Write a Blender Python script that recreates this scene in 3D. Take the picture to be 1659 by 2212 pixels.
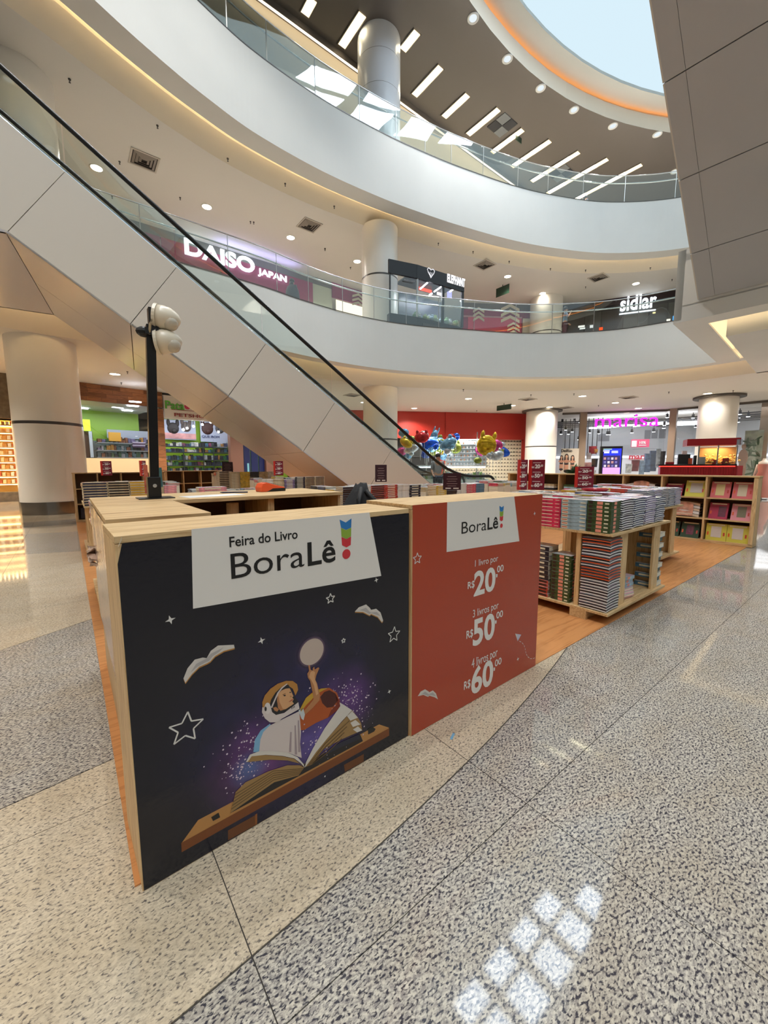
import bpy, bmesh, math, random
from mathutils import Vector, Matrix
for o in list(bpy.data.objects): bpy.data.objects.remove(o)
sc = bpy.context.scene
COL = sc.collection
random.seed(11)
PI = math.pi
# ---------------------------------------------------------------- camera
H = 1.5
FPX, PITCH, ROLL, YAW = 863.785, 0.114355, -0.00313, 0.66614
def _fair(v): return Vector((v[0]*math.cos(YAW)+v[1]*math.sin(YAW), -v[0]*math.sin(YAW)+v[1]*math.cos(YAW), v[2]))
_r0, _u0, _f0 = Vector((1,0,0)), Vector((0,math.sin(PITCH),math.cos(PITCH))), Vector((0,math.cos(PITCH),-math.sin(PITCH)))
RT = _fair(math.cos(ROLL)*_r0+math.sin(ROLL)*_u0); UP = _fair(-math.sin(ROLL)*_r0+math.cos(ROLL)*_u0); FW = _fair(_f0)
CAM = Vector((0,0,H))
cd = bpy.data.cameras.new('camera'); co = bpy.data.objects.new('camera', cd); COL.objects.link(co)
co.matrix_world = Matrix(((RT.x,UP.x,-FW.x,0),(RT.y,UP.y,-FW.y,0),(RT.z,UP.z,-FW.z,H),(0,0,0,1)))
cd.sensor_fit = 'VERTICAL'; cd.sensor_height = 36.0; cd.lens = FPX/2212*36; cd.clip_start = .05; cd.clip_end = 300
sc.camera = co
# ---------------------------------------------------------------- world, light, exposure
w = bpy.data.worlds.new('world'); sc.world = w; w.use_nodes = True
w.node_tree.nodes['Background'].inputs[0].default_value = (.80,.90,1,1)
w.node_tree.nodes['Background'].inputs[1].default_value = .35
sc.view_settings.view_transform = 'Standard'; sc.view_settings.look = 'None'
sc.view_settings.gamma = 1; sc.view_settings.use_curve_mapping = False
sc.view_settings.exposure = 1.15
SKY_E = .47          # daylight through the roof membrane
PANE_E = 5.5          # clear roof panes
SPOT_L1, SPOT_L2 = 440, 260
SPOT_ROOF = 1300
COVE_E = 10.0
try:
    sc.cycles.max_bounces = 7; sc.cycles.diffuse_bounces = 4; sc.cycles.glossy_bounces = 3
    sc.cycles.transmission_bounces = 6; sc.cycles.transparent_max_bounces = 12
    sc.cycles.caustics_reflective = False; sc.cycles.caustics_refractive = False
    sc.cycles.sample_clamp_indirect = 4.0; sc.cycles.use_adaptive_sampling = True; sc.cycles.adaptive_threshold = .03
except Exception: pass
# ---------------------------------------------------------------- pixel -> point on a real surface
def ray(px, py): return FW + RT*((px-829.5)/FPX) - UP*((py-1106)/FPX)
def onpl(px, py, P, N):
    d = ray(px, py); return CAM + d*((Vector(P)-CAM).dot(N)/d.dot(N))
def atz(px, py, z=0): return onpl(px, py, (0,0,z), Vector((0,0,1)))
def atx(px, py, x): return onpl(px, py, (x,0,0), Vector((1,0,0)))
def aty(px, py, y): return onpl(px, py, (0,y,0), Vector((0,1,0)))
def atd(px, py, dist):
    d = ray(px, py); return CAM + d*(dist/math.hypot(d.x, d.y))
class Wall:
    """a vertical plane through P0 and P1; off > 0 comes towards the camera"""
    def __init__(s, P0, P1):
        s.p = Vector((P0[0],P0[1],0)); s.u = Vector((P1[0]-P0[0],P1[1]-P0[1],0)).normalized()
        n = Vector((s.u.y,-s.u.x,0)); s.n = n if n.dot(CAM-s.p) > 0 else -n
    def pt(s, px, py, off=0): return onpl(px, py, s.p+s.n*off, s.n)
    def uv(s, u, z, off=0): return s.p + s.u*u + s.n*off + Vector((0,0,z))
    def u_of(s, px, py, off=0): return (s.pt(px,py,off)-s.p).dot(s.u)
# ---------------------------------------------------------------- materials
def lin(c): return tuple((x/12.92 if x <= .04045 else ((x+.055)/1.055)**2.4) for x in c)
def rgb(r,g,b): return (r/255,g/255,b/255)
MATS = {}
def M(name, col, rough=.5, metal=0, spec=.5, emit=None, es=0, vary=0, vscale=8, bump=0, bscale=60, coat=0, alpha=None):
    if name in MATS: return MATS[name]
    m = bpy.data.materials.new(name); m.use_nodes = True; nt = m.node_tree; b = nt.nodes['Principled BSDF']
    c = lin(col); b.inputs['Base Color'].default_value = (*c,1)
    b.inputs['Roughness'].default_value = rough; b.inputs['Metallic'].default_value = metal
    b.inputs['Specular IOR Level'].default_value = spec; b.inputs['Coat Weight'].default_value = coat
    b.inputs['Coat Roughness'].default_value = .1
    if emit: b.inputs['Emission Color'].default_value = (*lin(emit),1); b.inputs['Emission Strength'].default_value = es
    if vary:
        tc = nt.nodes.new('ShaderNodeTexCoord'); n = nt.nodes.new('ShaderNodeTexNoise'); n.inputs['Scale'].default_value = vscale; n.inputs['Detail'].default_value = 4
        r = nt.nodes.new('ShaderNodeValToRGB'); r.color_ramp.elements[0].position = .3; r.color_ramp.elements[1].position = .7
        r.color_ramp.elements[0].color = (*[max(0,x*(1-vary)) for x in c],1); r.color_ramp.elements[1].color = (*[min(1,x*(1+vary)) for x in c],1)
        nt.links.new(tc.outputs['Object'], n.inputs['Vector']); nt.links.new(n.outputs['Fac'], r.inputs['Fac']); nt.links.new(r.outputs['Color'], b.inputs['Base Color'])
    if bump:
        tc = nt.nodes.new('ShaderNodeTexCoord'); n = nt.nodes.new('ShaderNodeTexNoise'); n.inputs['Scale'].default_value = bscale; n.inputs['Detail'].default_value = 3
        bp = nt.nodes.new('ShaderNodeBump'); bp.inputs['Strength'].default_value = bump; bp.inputs['Distance'].default_value = .01
        nt.links.new(tc.outputs['Object'], n.inputs['Vector']); nt.links.new(n.outputs['Fac'], bp.inputs['Height']); nt.links.new(bp.outputs['Normal'], b.inputs['Normal'])
    MATS[name] = m; return m
def E(name, col, s):
    if name in MATS: return MATS[name]
    m = bpy.data.materials.new(name); m.use_nodes = True; nt = m.node_tree; nt.nodes.clear()
    e = nt.nodes.new('ShaderNodeEmission'); o = nt.nodes.new('ShaderNodeOutputMaterial'); e.inputs[0].default_value = (*lin(col),1); e.inputs[1].default_value = s
    nt.links.new(e.outputs[0], o.inputs[0]); MATS[name] = m; return m
def glass(name, tint=(.95,.98,.96), refl=.08, rough=.0):
    if name in MATS: return MATS[name]
    m = bpy.data.materials.new(name); m.use_nodes = True; nt = m.node_tree; nt.nodes.clear()
    t = nt.nodes.new('ShaderNodeBsdfTransparent'); t.inputs[0].default_value = (*tint,1)
    g = nt.nodes.new('ShaderNodeBsdfGlossy'); g.inputs['Roughness'].default_value = rough
    lw = nt.nodes.new('ShaderNodeLayerWeight'); lw.inputs[0].default_value = .25
    mp = nt.nodes.new('ShaderNodeMapRange'); mp.inputs[3].default_value = refl; mp.inputs[4].default_value = .75
    mx = nt.nodes.new('ShaderNodeMixShader'); o = nt.nodes.new('ShaderNodeOutputMaterial')
    nt.links.new(lw.outputs['Fresnel'], mp.inputs[0]); nt.links.new(mp.outputs[0], mx.inputs[0]); nt.links.new(t.outputs[0], mx.inputs[1]); nt.links.new(g.outputs[0], mx.inputs[2]); nt.links.new(mx.outputs[0], o.inputs[0])
    MATS[name] = m; return m
def wood(name, c0, c1, axis, scale=1.0, rough=.5, spec=.4):
    """long grain along an axis, with rings"""
    if name in MATS: return MATS[name]
    m = bpy.data.materials.new(name); m.use_nodes = True; nt = m.node_tree; b = nt.nodes['Principled BSDF']; L = nt.links.new
    tc = nt.nodes.new('ShaderNodeTexCoord'); mp = nt.nodes.new('ShaderNodeMapping'); s = [14*scale]*3; s['xyz'.index(axis)] = .9*scale; mp.inputs['Scale'].default_value = s
    n = nt.nodes.new('ShaderNodeTexNoise'); n.inputs['Scale'].default_value = 2.2; n.inputs['Detail'].default_value = 5; n.inputs['Distortion'].default_value = .6
    wv = nt.nodes.new('ShaderNodeMath'); wv.operation = 'MULTIPLY'; wv.inputs[1].default_value = 26
    sn = nt.nodes.new('ShaderNodeMath'); sn.operation = 'SINE'
    mp2 = nt.nodes.new('ShaderNodeMapRange'); mp2.inputs[1].default_value = -1; mp2.inputs[2].default_value = 1
    n2 = nt.nodes.new('ShaderNodeTexNoise'); n2.inputs['Scale'].default_value = 9; n2.inputs['Detail'].default_value = 6
    ad = nt.nodes.new('ShaderNodeMath'); ad.operation = 'MULTIPLY_ADD'; ad.inputs[1].default_value = .55
    r = nt.nodes.new('ShaderNodeValToRGB'); r.color_ramp.elements[0].color = (*lin(c1),1); r.color_ramp.elements[1].color = (*lin(c0),1); r.color_ramp.elements[0].position = .25; r.color_ramp.elements[1].position = .85
    L(tc.outputs['Object'], mp.inputs[0]); L(mp.outputs[0], n.inputs['Vector']); L(mp.outputs[0], n2.inputs['Vector']); L(n.outputs['Fac'], wv.inputs[0]); L(wv.outputs[0], sn.inputs[0]); L(sn.outputs[0], mp2.inputs[0])
    L(mp2.outputs[0], ad.inputs[0]); L(n2.outputs['Fac'], ad.inputs[2]); L(ad.outputs[0], r.inputs[0]); L(r.outputs[0], b.inputs['Base Color'])
    b.inputs['Roughness'].default_value = rough; b.inputs['Specular IOR Level'].default_value = spec
    MATS[name] = m; return m
def granite(name, base, mid, dark, warm, rough=.1, dens=.5):
    if name in MATS: return MATS[name]
    m = bpy.data.materials.new(name); m.use_nodes = True; nt = m.node_tree; b = nt.nodes['Principled BSDF']; L = nt.links.new
    tc = nt.nodes.new('ShaderNodeNewGeometry')
    mp = nt.nodes.new('ShaderNodeMapping'); mp.inputs['Rotation'].default_value = (0,0,.6); mp.inputs['Scale'].default_value = (1,1.9,1)
    L(tc.outputs['Position'], mp.inputs[0])
    n1 = nt.nodes.new('ShaderNodeTexNoise'); n1.inputs['Scale'].default_value = 56; n1.inputs['Detail'].default_value = 4; n1.inputs['Roughness'].default_value = .62; n1.inputs['Distortion'].default_value = .5
    n2 = nt.nodes.new('ShaderNodeTexNoise'); n2.inputs['Scale'].default_value = 70; n2.inputs['Detail'].default_value = 5; n2.inputs['Distortion'].default_value = .35
    n3 = nt.nodes.new('ShaderNodeTexNoise'); n3.inputs['Scale'].default_value = 3.0; n3.inputs['Detail'].default_value = 3
    for n in (n1,n2,n3): L(mp.outputs[0], n.inputs['Vector'])
    r1 = nt.nodes.new('ShaderNodeValToRGB'); el = r1.color_ramp.elements
    el[0].position = .38; el[0].color = (*lin(mid),1); el[1].position = .60; el[1].color = (*lin(base),1)
    r2 = nt.nodes.new('ShaderNodeValToRGB'); e2 = r2.color_ramp.elements; e2[0].position = .31+.1*dens; e2[0].color = (1,1,1,1); e2[1].position = .43+.1*dens; e2[1].color = (0,0,0,1)
    r3 = nt.nodes.new('ShaderNodeValToRGB'); e3 = r3.color_ramp.elements; e3[0].position = .42; e3[0].color = (0,0,0,1); e3[1].position = .7; e3[1].color = (.55,.55,.55,1)
    m1 = nt.nodes.new('ShaderNodeMix'); m1.data_type = 'RGBA'; m1.inputs[7].default_value = (*lin(dark),1)
    m2 = nt.nodes.new('ShaderNodeMix'); m2.data_type = 'RGBA'; m2.inputs[7].default_value = (*lin(warm),1)
    L(n1.outputs['Fac'], r1.inputs[0]); L(n2.outputs['Fac'], r2.inputs[0]); L(n3.outputs['Fac'], r3.inputs[0])
    L(r1.outputs[0], m2.inputs[6]); L(r3.outputs[0], m2.inputs[0]); L(m2.outputs[2], m1.inputs[6]); L(r2.outputs[0], m1.inputs[0]); L(m1.outputs[2], b.inputs['Base Color'])
    b.inputs['Roughness'].default_value = rough; b.inputs['Specular IOR Level'].default_value = .5
    MATS[name] = m; return m
# ---------------------------------------------------------------- mesh helpers
ROOTM = {}
def rootm(o):
    while o.parent: o = o.parent
    return ROOTM.get(o.name, Matrix())
def tag(o, label=None, cat=None, group=None, kind=None):
    if label: o['label'] = label
    if cat: o['category'] = cat
    if group: o['group'] = group
    if kind: o['kind'] = kind
    return o
def thing(name, label, cat, loc=(0,0,0), rz=0, group=None, kind=None):
    o = bpy.data.objects.new(name, None); COL.objects.link(o); o.location = loc; o.rotation_euler = (0,0,rz); o.empty_display_size = .1
    ROOTM[o.name] = Matrix.Translation(loc) @ Matrix.Rotation(rz,4,'Z')
    return tag(o, label, cat, group, kind)
class B:
    def __init__(s): s.v=[]; s.f=[]; s.m=[]
    def add(s, vs, fs, m=0):
        k=len(s.v); s.v += [Vector(v) for v in vs]; s.f += [tuple(i+k for i in f) for f in fs]; s.m += [m]*len(fs); return s
    def box(s, x0,x1,y0,y1,z0,z1, m=0):
        return s.add([(x0,y0,z0),(x1,y0,z0),(x1,y1,z0),(x0,y1,z0),(x0,y0,z1),(x1,y0,z1),(x1,y1,z1),(x0,y1,z1)],
              [(0,3,2,1),(4,5,6,7),(0,1,5,4),(1,2,6,5),(2,3,7,6),(3,0,4,7)], m)
    def obox(s, o, a, b, c, m=0):
        o,a,b,c = map(Vector,(o,a,b,c)); vs=[o,o+a,o+a+b,o+b,o+c,o+a+c,o+a+b+c,o+b+c]
        fs=[(0,3,2,1),(4,5,6,7),(0,1,5,4),(1,2,6,5),(2,3,7,6),(3,0,4,7)]
        if a.cross(b).dot(c) < 0: fs=[f[::-1] for f in fs]
        return s.add(vs, fs, m)
    def quad(s, p, m=0): return s.add(p, [tuple(range(len(p)))], m)
    def prism(s, poly, vec, m=0):
        n=len(poly); poly=[Vector(p) for p in poly]; vec=Vector(vec)
        return s.add(poly+[p+vec for p in poly], [tuple(range(n))[::-1], tuple(range(n,2*n))]+[(i,(i+1)%n,n+(i+1)%n,n+i) for i in range(n)], m)
    def cyl(s, a, b, r0, r1=None, n=16, m=0, caps=True):
        r1 = r0 if r1 is None else r1; a,b=Vector(a),Vector(b); z=(b-a).normalized(); x=z.orthogonal().normalized(); y=z.cross(x)
        vs=[a+(x*math.cos(t)+y*math.sin(t))*r0 for t in [2*PI*i/n for i in range(n)]]+[b+(x*math.cos(t)+y*math.sin(t))*r1 for t in [2*PI*i/n for i in range(n)]]
        fs=[(i,(i+1)%n,n+(i+1)%n,n+i) for i in range(n)]
        if caps: fs += [tuple(range(n))[::-1], tuple(range(n,2*n))]
        return s.add(vs, fs, m)
    def tube(s, pts, r, n=8, m=0, closed=False):
        pts=[Vector(p) for p in pts]; N=len(pts); rings=[]
        for i,p in enumerate(pts):
            a = pts[i-1] if (i or closed) else pts[0]; b = pts[(i+1)%N] if (i<N-1 or closed) else pts[-1]
            t=(b-a).normalized(); up=Vector((0,0,1)) if abs(t.z)<.95 else Vector((0,1,0)); x=t.cross(up).normalized(); y=x.cross(t)
            rings.append([p+(x*math.cos(q)+y*math.sin(q))*r for q in [2*PI*k/n for k in range(n)]])
        vs=[v for R in rings for v in R]; fs=[]
        for i in range(N if closed else N-1):
            for k in range(n): j=(i+1)%N; fs.append((i*n+k,i*n+(k+1)%n,j*n+(k+1)%n,j*n+k))
        if not closed: fs += [tuple(range(n))[::-1], tuple(range((N-1)*n,N*n))]
        return s.add(vs, fs, m)
    def lathe(s, c, prof, n=24, m=0):
        c=Vector(c); vs=[]; fs=[]
        for r,z in prof: vs += [c+Vector((r*math.cos(2*PI*i/n), r*math.sin(2*PI*i/n), z)) for i in range(n)]
        for k in range(len(prof)-1):
            for i in range(n): fs.append((k*n+i,k*n+(i+1)%n,(k+1)*n+(i+1)%n,(k+1)*n+i))
        return s.add(vs, fs, m)
    def ell(s, c, rx, ry, rz, n=16, k=10, m=0, ax=None):
        c=Vector(c); ax = ax or (Vector((1,0,0)),Vector((0,1,0)),Vector((0,0,1))); vs=[]; fs=[]
        for j in range(k+1):
            th=PI*j/k
            for i in range(n):
                ph=2*PI*i/n; vs.append(c+ax[0]*(rx*math.sin(th)*math.cos(ph))+ax[1]*(ry*math.sin(th)*math.sin(ph))+ax[2]*(rz*math.cos(th)))
        for j in range(k):
            for i in range(n): fs.append((j*n+i,(j+1)*n+i,(j+1)*n+(i+1)%n,j*n+(i+1)%n))
        return s.add(vs, fs, m)
    def strip(s, A, Bp, m=0, closed=False):
        n=len(A); vs=list(A)+list(Bp); k=n if closed else n-1
        return s.add(vs, [(i,(i+1)%n,n+(i+1)%n,n+i) for i in range(k)], m)
    def build(s, name, mats, parent=None, label=None, cat=None, group=None, kind=None, smooth=False, bevel=0):
        if not isinstance(mats,(list,tuple)): mats=[mats]
        me=bpy.data.meshes.new(name)
        if parent is not None:
            im=rootm(parent).inverted(); vs=[im@v for v in s.v]; loc=None
        else:
            n=len(s.v) or 1; loc=Vector((sum(v.x for v in s.v)/n, sum(v.y for v in s.v)/n, min((v.z for v in s.v),default=0))); vs=[v-loc for v in s.v]
        me.from_pydata(vs, [], s.f)
        for m in mats: me.materials.append(m)
        me.polygons.foreach_set('material_index', s.m)
        if smooth: me.polygons.foreach_set('use_smooth', [True]*len(s.f))
        me.update()
        o=bpy.data.objects.new(name, me); COL.objects.link(o)
        if parent is not None: o.parent=parent
        else: o.location=loc; ROOTM[o.name]=Matrix.Translation(loc)
        if bevel:
            bv=o.modifiers.new('bevel','BEVEL'); bv.width=bevel; bv.segments=2; bv.limit_method='ANGLE'
        return tag(o, label, cat, group, kind)
def kids(o): return list(o.children)
def dup(root, loc, rz=0, label=None, group=None):
    def cp(o, par):
        c=o.copy(); COL.objects.link(c)
        if par is not None: c.parent=par
        for k in list(o.children): cp(k,c)
        return c
    r=cp(root,None); r.location=loc; r.rotation_euler=(0,0,rz)
    ROOTM[r.name]=Matrix.Translation(loc)@Matrix.Rotation(rz,4,'Z')
    if label: r['label']=label
    if group: r['group']=group
    return r
def text(s, p0, p1, p2, mat, parent, name='lettering', bold=0.0, depth=.001, squash=None, kind=None, label=None, fulltop=True):
    """lettering whose baseline runs p0 -> p1 and whose tallest glyph reaches p2 (above p0)"""
    cu=bpy.data.curves.new('t','FONT'); cu.body=s; cu.size=1; cu.offset=bold; cu.extrude=.02; cu.resolution_u=4
    ob=bpy.data.objects.new('t',cu); COL.objects.link(ob)
    dg=bpy.context.evaluated_depsgraph_get(); me=bpy.data.meshes.new_from_object(ob.evaluated_get(dg)); bpy.data.objects.remove(ob); bpy.data.curves.remove(cu)
    xs=[v.co.x for v in me.vertices]; ys=[v.co.y for v in me.vertices]; x0,x1,y1=min(xs),max(xs),max(ys)
    p0,p1,p2=map(Vector,(p0,p1,p2)); ex=(p1-p0); ey=(p2-p0); nn=ex.cross(ey).normalized()
    if nn.dot(CAM-p0)<0: nn=-nn
    im=rootm(parent).inverted() if parent is not None else Matrix()
    for v in me.vertices:
        c=v.co; v.co = im @ (p0+ex*((c.x-x0)/(x1-x0))+ey*(c.y/y1)+nn*(depth*(1 if c.z>0 else 0)))
    me.name=name; me.materials.clear(); me.materials.append(mat); me.update()
    o=bpy.data.objects.new(name,me); COL.objects.link(o)
    if parent is not None: o.parent=parent
    return tag(o,label,None,None,kind)
ORD=['topmost','second','third','fourth','fifth','sixth','seventh','eighth','ninth','tenth','eleventh','twelfth','thirteenth','fourteenth','fifteenth','sixteenth','seventeenth','eighteenth','nineteenth','twentieth','twenty-first','twenty-second','twenty-third','twenty-fourth','twenty-fifth','twenty-sixth','twenty-seventh','twenty-eighth','twenty-ninth','thirtieth','thirty-first','thirty-second']
O1=['first']+ORD[1:]
def spl(P, n=8, closed=True):
    P=[Vector((p[0],p[1],0)) for p in P]; N=len(P); out=[]
    for i in range(N if closed else N-1):
        a,b,c,d=[P[(i+k-1)%N] if closed else P[max(0,min(N-1,i+k-1))] for k in range(4)]
        for j in range(n):
            t=j/n; out.append(.5*((2*b)+(c-a)*t+(2*a-5*b+4*c-d)*t*t+(3*b-a-3*c+d)*t**3))
    if not closed: out.append(P[-1])
    return out
def normals(pts):
    n=len(pts); area=sum(pts[i].x*pts[(i+1)%n].y-pts[(i+1)%n].x*pts[i].y for i in range(n)); out=[]
    for i in range(n):
        t=(pts[(i+1)%n]-pts[i-1]).normalized(); m=Vector((t.y,-t.x,0)); out.append(m if area>0 else -m)
    return out
def zed(pts, z): return [Vector((p.x,p.y,z)) for p in pts]
def spot(parent, p, watts, col=(1,.86,.68), size=2.5, r=.09):
    l=bpy.data.lights.new('lamp','SPOT'); l.energy=watts; l.color=col; l.spot_size=size; l.spot_blend=.6; l.shadow_soft_size=r
    o=bpy.data.objects.new('lamp',l); COL.objects.link(o); o.parent=parent; o.location=rootm(parent).inverted()@Vector(p); return o
def area(parent, p, watts, sx, sy, col=(1,1,1), rot=(0,0,0)):
    l=bpy.data.lights.new('lamp','AREA'); l.shape='RECTANGLE'; l.size=sx; l.size_y=sy; l.energy=watts; l.color=col
    o=bpy.data.objects.new('lamp',l); COL.objects.link(o); o.parent=parent; o.location=rootm(parent).inverted()@Vector(p); o.rotation_euler=rot; return o
# ================================================================ SETTING
white = M('white_plaster', rgb(232,232,228), .6, vary=.02, vscale=.7)
ceilw = M('ceiling_paint', rgb(232,228,220), .7)
cream = M('cream_paint', rgb(232,224,208), .6)
brown_c = M('taupe_ceiling', rgb(108,102,98), .22, spec=.5)
colm = M('column_paint', rgb(238,234,226), .3, spec=.5)
steel = M('brushed_steel', rgb(190,190,188), .3, 1)
dsteel = M('dark_steel', rgb(95,92,90), .35, .9)
chrome = M('chrome', rgb(220,222,224), .12, 1)
black = M('black_plastic', rgb(22,22,24), .4)
rubber = M('black_rubber', rgb(14,14,15), .35)
gl = glass('balustrade_glass', (.93,.97,.95), .05)
shopgl = glass('shop_glass', (.97,.98,.98), .05)
led = E('warm_led', rgb(255,222,172), COVE_E); led_soft = E('wash_led', rgb(255,232,196), 1.6)
ledo = E('amber_led', rgb(255,150,56), 2.6)
lampw = E('lamp_lens', rgb(255,236,205), 14)
gran_d = granite('dark_granite', rgb(198,191,177), rgb(138,133,129), rgb(62,60,67), rgb(170,158,138), .045, .78)
gran_l = granite('light_granite', rgb(208,193,168), rgb(178,164,143), rgb(100,93,88), rgb(184,167,140), .06, .34)
grout = M('grout', rgb(60,55,50), .8)
# ---- floor: slab, then every granite piece cut at the inlay arcs
floor = B().box(-30,70,-30,60,-.3,-.004).build('floor', [grout], kind='structure')
ROOTM[floor.name] = Matrix.Translation(floor.location)
arcs = [lambda x: 1.075+.045*x+.034*x*x if x>-2 else 1.12, lambda x: 2.36+.14*x if x<.4 else 91, lambda x: 4.76+.6*x if x<.4 else 92, lambda x: 8.95-.35*x if x<.4 else 93, lambda x: 11.75-.3*x if x<.4 else 94, lambda x: 13.3 if x<.4 else 95, lambda x: 14.6 if x<.4 else 96]
def tile_piece(x0,x1,y0,y1,lo,hi,mat):
    n=6; X=[x0+(x1-x0)*i/n for i in range(n+1)]; g=.0035
    bot=[max(y0,lo(x)+g if lo else y0) for x in X]; top=[min(y1,hi(x)-g if hi else y1) for x in X]
    ok=[t-b>.004 for b,t in zip(bot,top)]
    if not any(ok): return
    b=B()
    if lo is None and hi is None or (min(bot)==max(bot) and min(top)==max(top)):
        b.box(x0,x1,bot[0],top[0],-.006,0)
    else:
        A=[];T=[]
        for x,p,q in zip(X,bot,top):
            q=max(p,q); A.append(Vector((x,p,0))); T.append(Vector((x,q,0)))
        b.strip(A,T); b.strip([v-Vector((0,0,.006)) for v in A],A); b.strip(T,[v-Vector((0,0,.006)) for v in T])
    b.build('granite_tile',[mat],floor)
P_=1.165; gx0=.337-5*P_; gy0=.888-4*P_; J=.0035
for i in range(0,26):
    for j in range(0,24):
        x0,x1=gx0+i*P_+J/2,gx0+(i+1)*P_-J/2; y0,y1=gy0+j*P_+J/2,gy0+(j+1)*P_-J/2
        if x0>.09 and x1<10.0 and y0>1.56 and y1<17: continue
        if x0>1.0 and y0>4: continue
        if x1<-3.6 or (x0>9 and y0>3.2) : continue
        if x0>1.4 and y0>1.5 and x1<9.6: continue
        for k in range(len(arcs)+1):
            lo=arcs[k-1] if k else None; hi=arcs[k] if k<len(arcs) else None
            xs=[x0,(x0+x1)/2,x1]
            if lo and all(lo(x)>=y1 for x in xs): continue
            if hi and all(hi(x)<=y0 for x in xs): continue
            if lo and all(lo(x)<=y0 for x in xs): lo=None
            if hi and all(hi(x)>=y1 for x in xs): hi=None
            tile_piece(x0,x1,y0,y1,lo,hi, gran_d if k%2==0 else gran_l)
fb=B(); fb.quad([(8.9,2.9,-.0015),(60,2.9,-.0015),(60,50,-.0015),(8.9,50,-.0015)]).quad([(-3.9,23.3,-.0012),(9.99,23.3,-.0012),(9.99,50,-.0012),(-3.9,50,-.0012)]).quad([(23.4,-25,-.001),(60,-25,-.001),(60,4.4,-.001),(23.4,4.4,-.001)]).quad([(-25,-25,-.001),(-6,-25,-.001),(-6,50,-.001),(-25,50,-.001)]).quad([(-6,-25,-.001),(23.4,-25,-.001),(23.4,-3.9,-.001),(-6,-3.9,-.001)])
fb.build('floor_paving',[gran_d],floor)
# ---- balcony levels
L2P=[(-1,14.7),(3,14.78),(5.9,14.82),(7.69,15.04),(9.71,15.12),(11.65,14.9),(13.6,14.3),(15.5,13.4),(17.9,12.2),(19.7,10.8),(21.3,8.95),(22.1,6.9),(22.4,5.1),(22.2,1),(20,-5),(14,-11),(5,-14),(-3,-11),(-7,-5),(-8,3),(-7.4,9.5),(-5,13.4)]
L3P=[(-2.4,12.0),(1.4,13.8),(3.1,14.5),(4.5,14.95),(6.3,15.35),(9.1,15.5),(12,15.3),(14.3,14.95),(16.5,14.5),(19.5,13.7),(22.1,12.7),(25,11.1),(27.6,8.5),(29,5),(29,-3),(26,-12),(17,-21),(4,-22),(-6,-15),(-9,-6),(-8.4,3),(-6,8.6)]
def level(P, zb, zt, lip, zc, nm, n=10):
    pts=spl(P,n); N=normals(pts); off=lambda d,z: [Vector((p.x+q.x*d,p.y+q.y*d,z)) for p,q in zip(pts,N)]
    b=B(); b.strip(off(0,zb),off(0,zt),closed=True); b.strip(off(0,zt),off(.18,zt),closed=True); b.strip(off(.18,zt),off(.18,zt-.1),closed=True); b.strip(off(0,zb),off(lip,zb),closed=True); b.strip(off(lip,zb),off(lip,zb+.1),closed=True)
    b.build('wall_balcony_%s'%nm,[white],kind='structure',smooth=False)
    t=B().strip(off(-.012,zt+.0),off(-.012,zt+.035),closed=True).strip(off(-.012,zt+.035),off(.06,zt+.035),closed=True).build('trim_%s'%nm,[dsteel],kind='structure')
    c=B(); c.strip(off(.0,zb+.36),off(lip+.25,zb+.36),closed=True); c.strip(off(lip+.25,zb+.36),off(lip+.34,zb+.2),closed=True); c.strip(off(lip+.34,zb+.2),off(lip+.95,zc),closed=True)
    c.build('trim_cove_%s'%nm,[cream],kind='structure')
    s=B().strip(off(lip-.03,zb+.03),off(lip-.03,zb+.085),closed=True).strip(off(lip-.03,zb+.085),off(lip-.08,zb+.085),closed=True)
    s.build('cove_led_strip',[led],label='warm LED strip glowing inside the %s balcony cove'%nm,cat='light strip')
    k=B().strip(off(lip+.95,zc),off(lip+14,zc),closed=True); k.strip(off(lip+14,zc),off(lip+40,zc),closed=True)
    k.build('ceiling_%s'%nm,[ceilw],kind='structure')
    f=B().strip(off(.18,zt-.1),off(14,zt-.1),closed=True).strip(off(14,zt-.1),off(40,zt-.1),closed=True)
    f.build('floor_%s'%nm,[M('pale_floor',rgb(190,182,170),.25)],kind='structure')
    return pts,N
Z2B,Z2T,Z3B,Z3T,ZROOF=5.92,8.0,13.45,16.1,21.5
e2,n2=level(L2P,Z2B,Z2T,.55,5.5,'lower')
e3,n3=level(L3P,Z3B,Z3T,.8,13.15,'upper')
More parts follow.
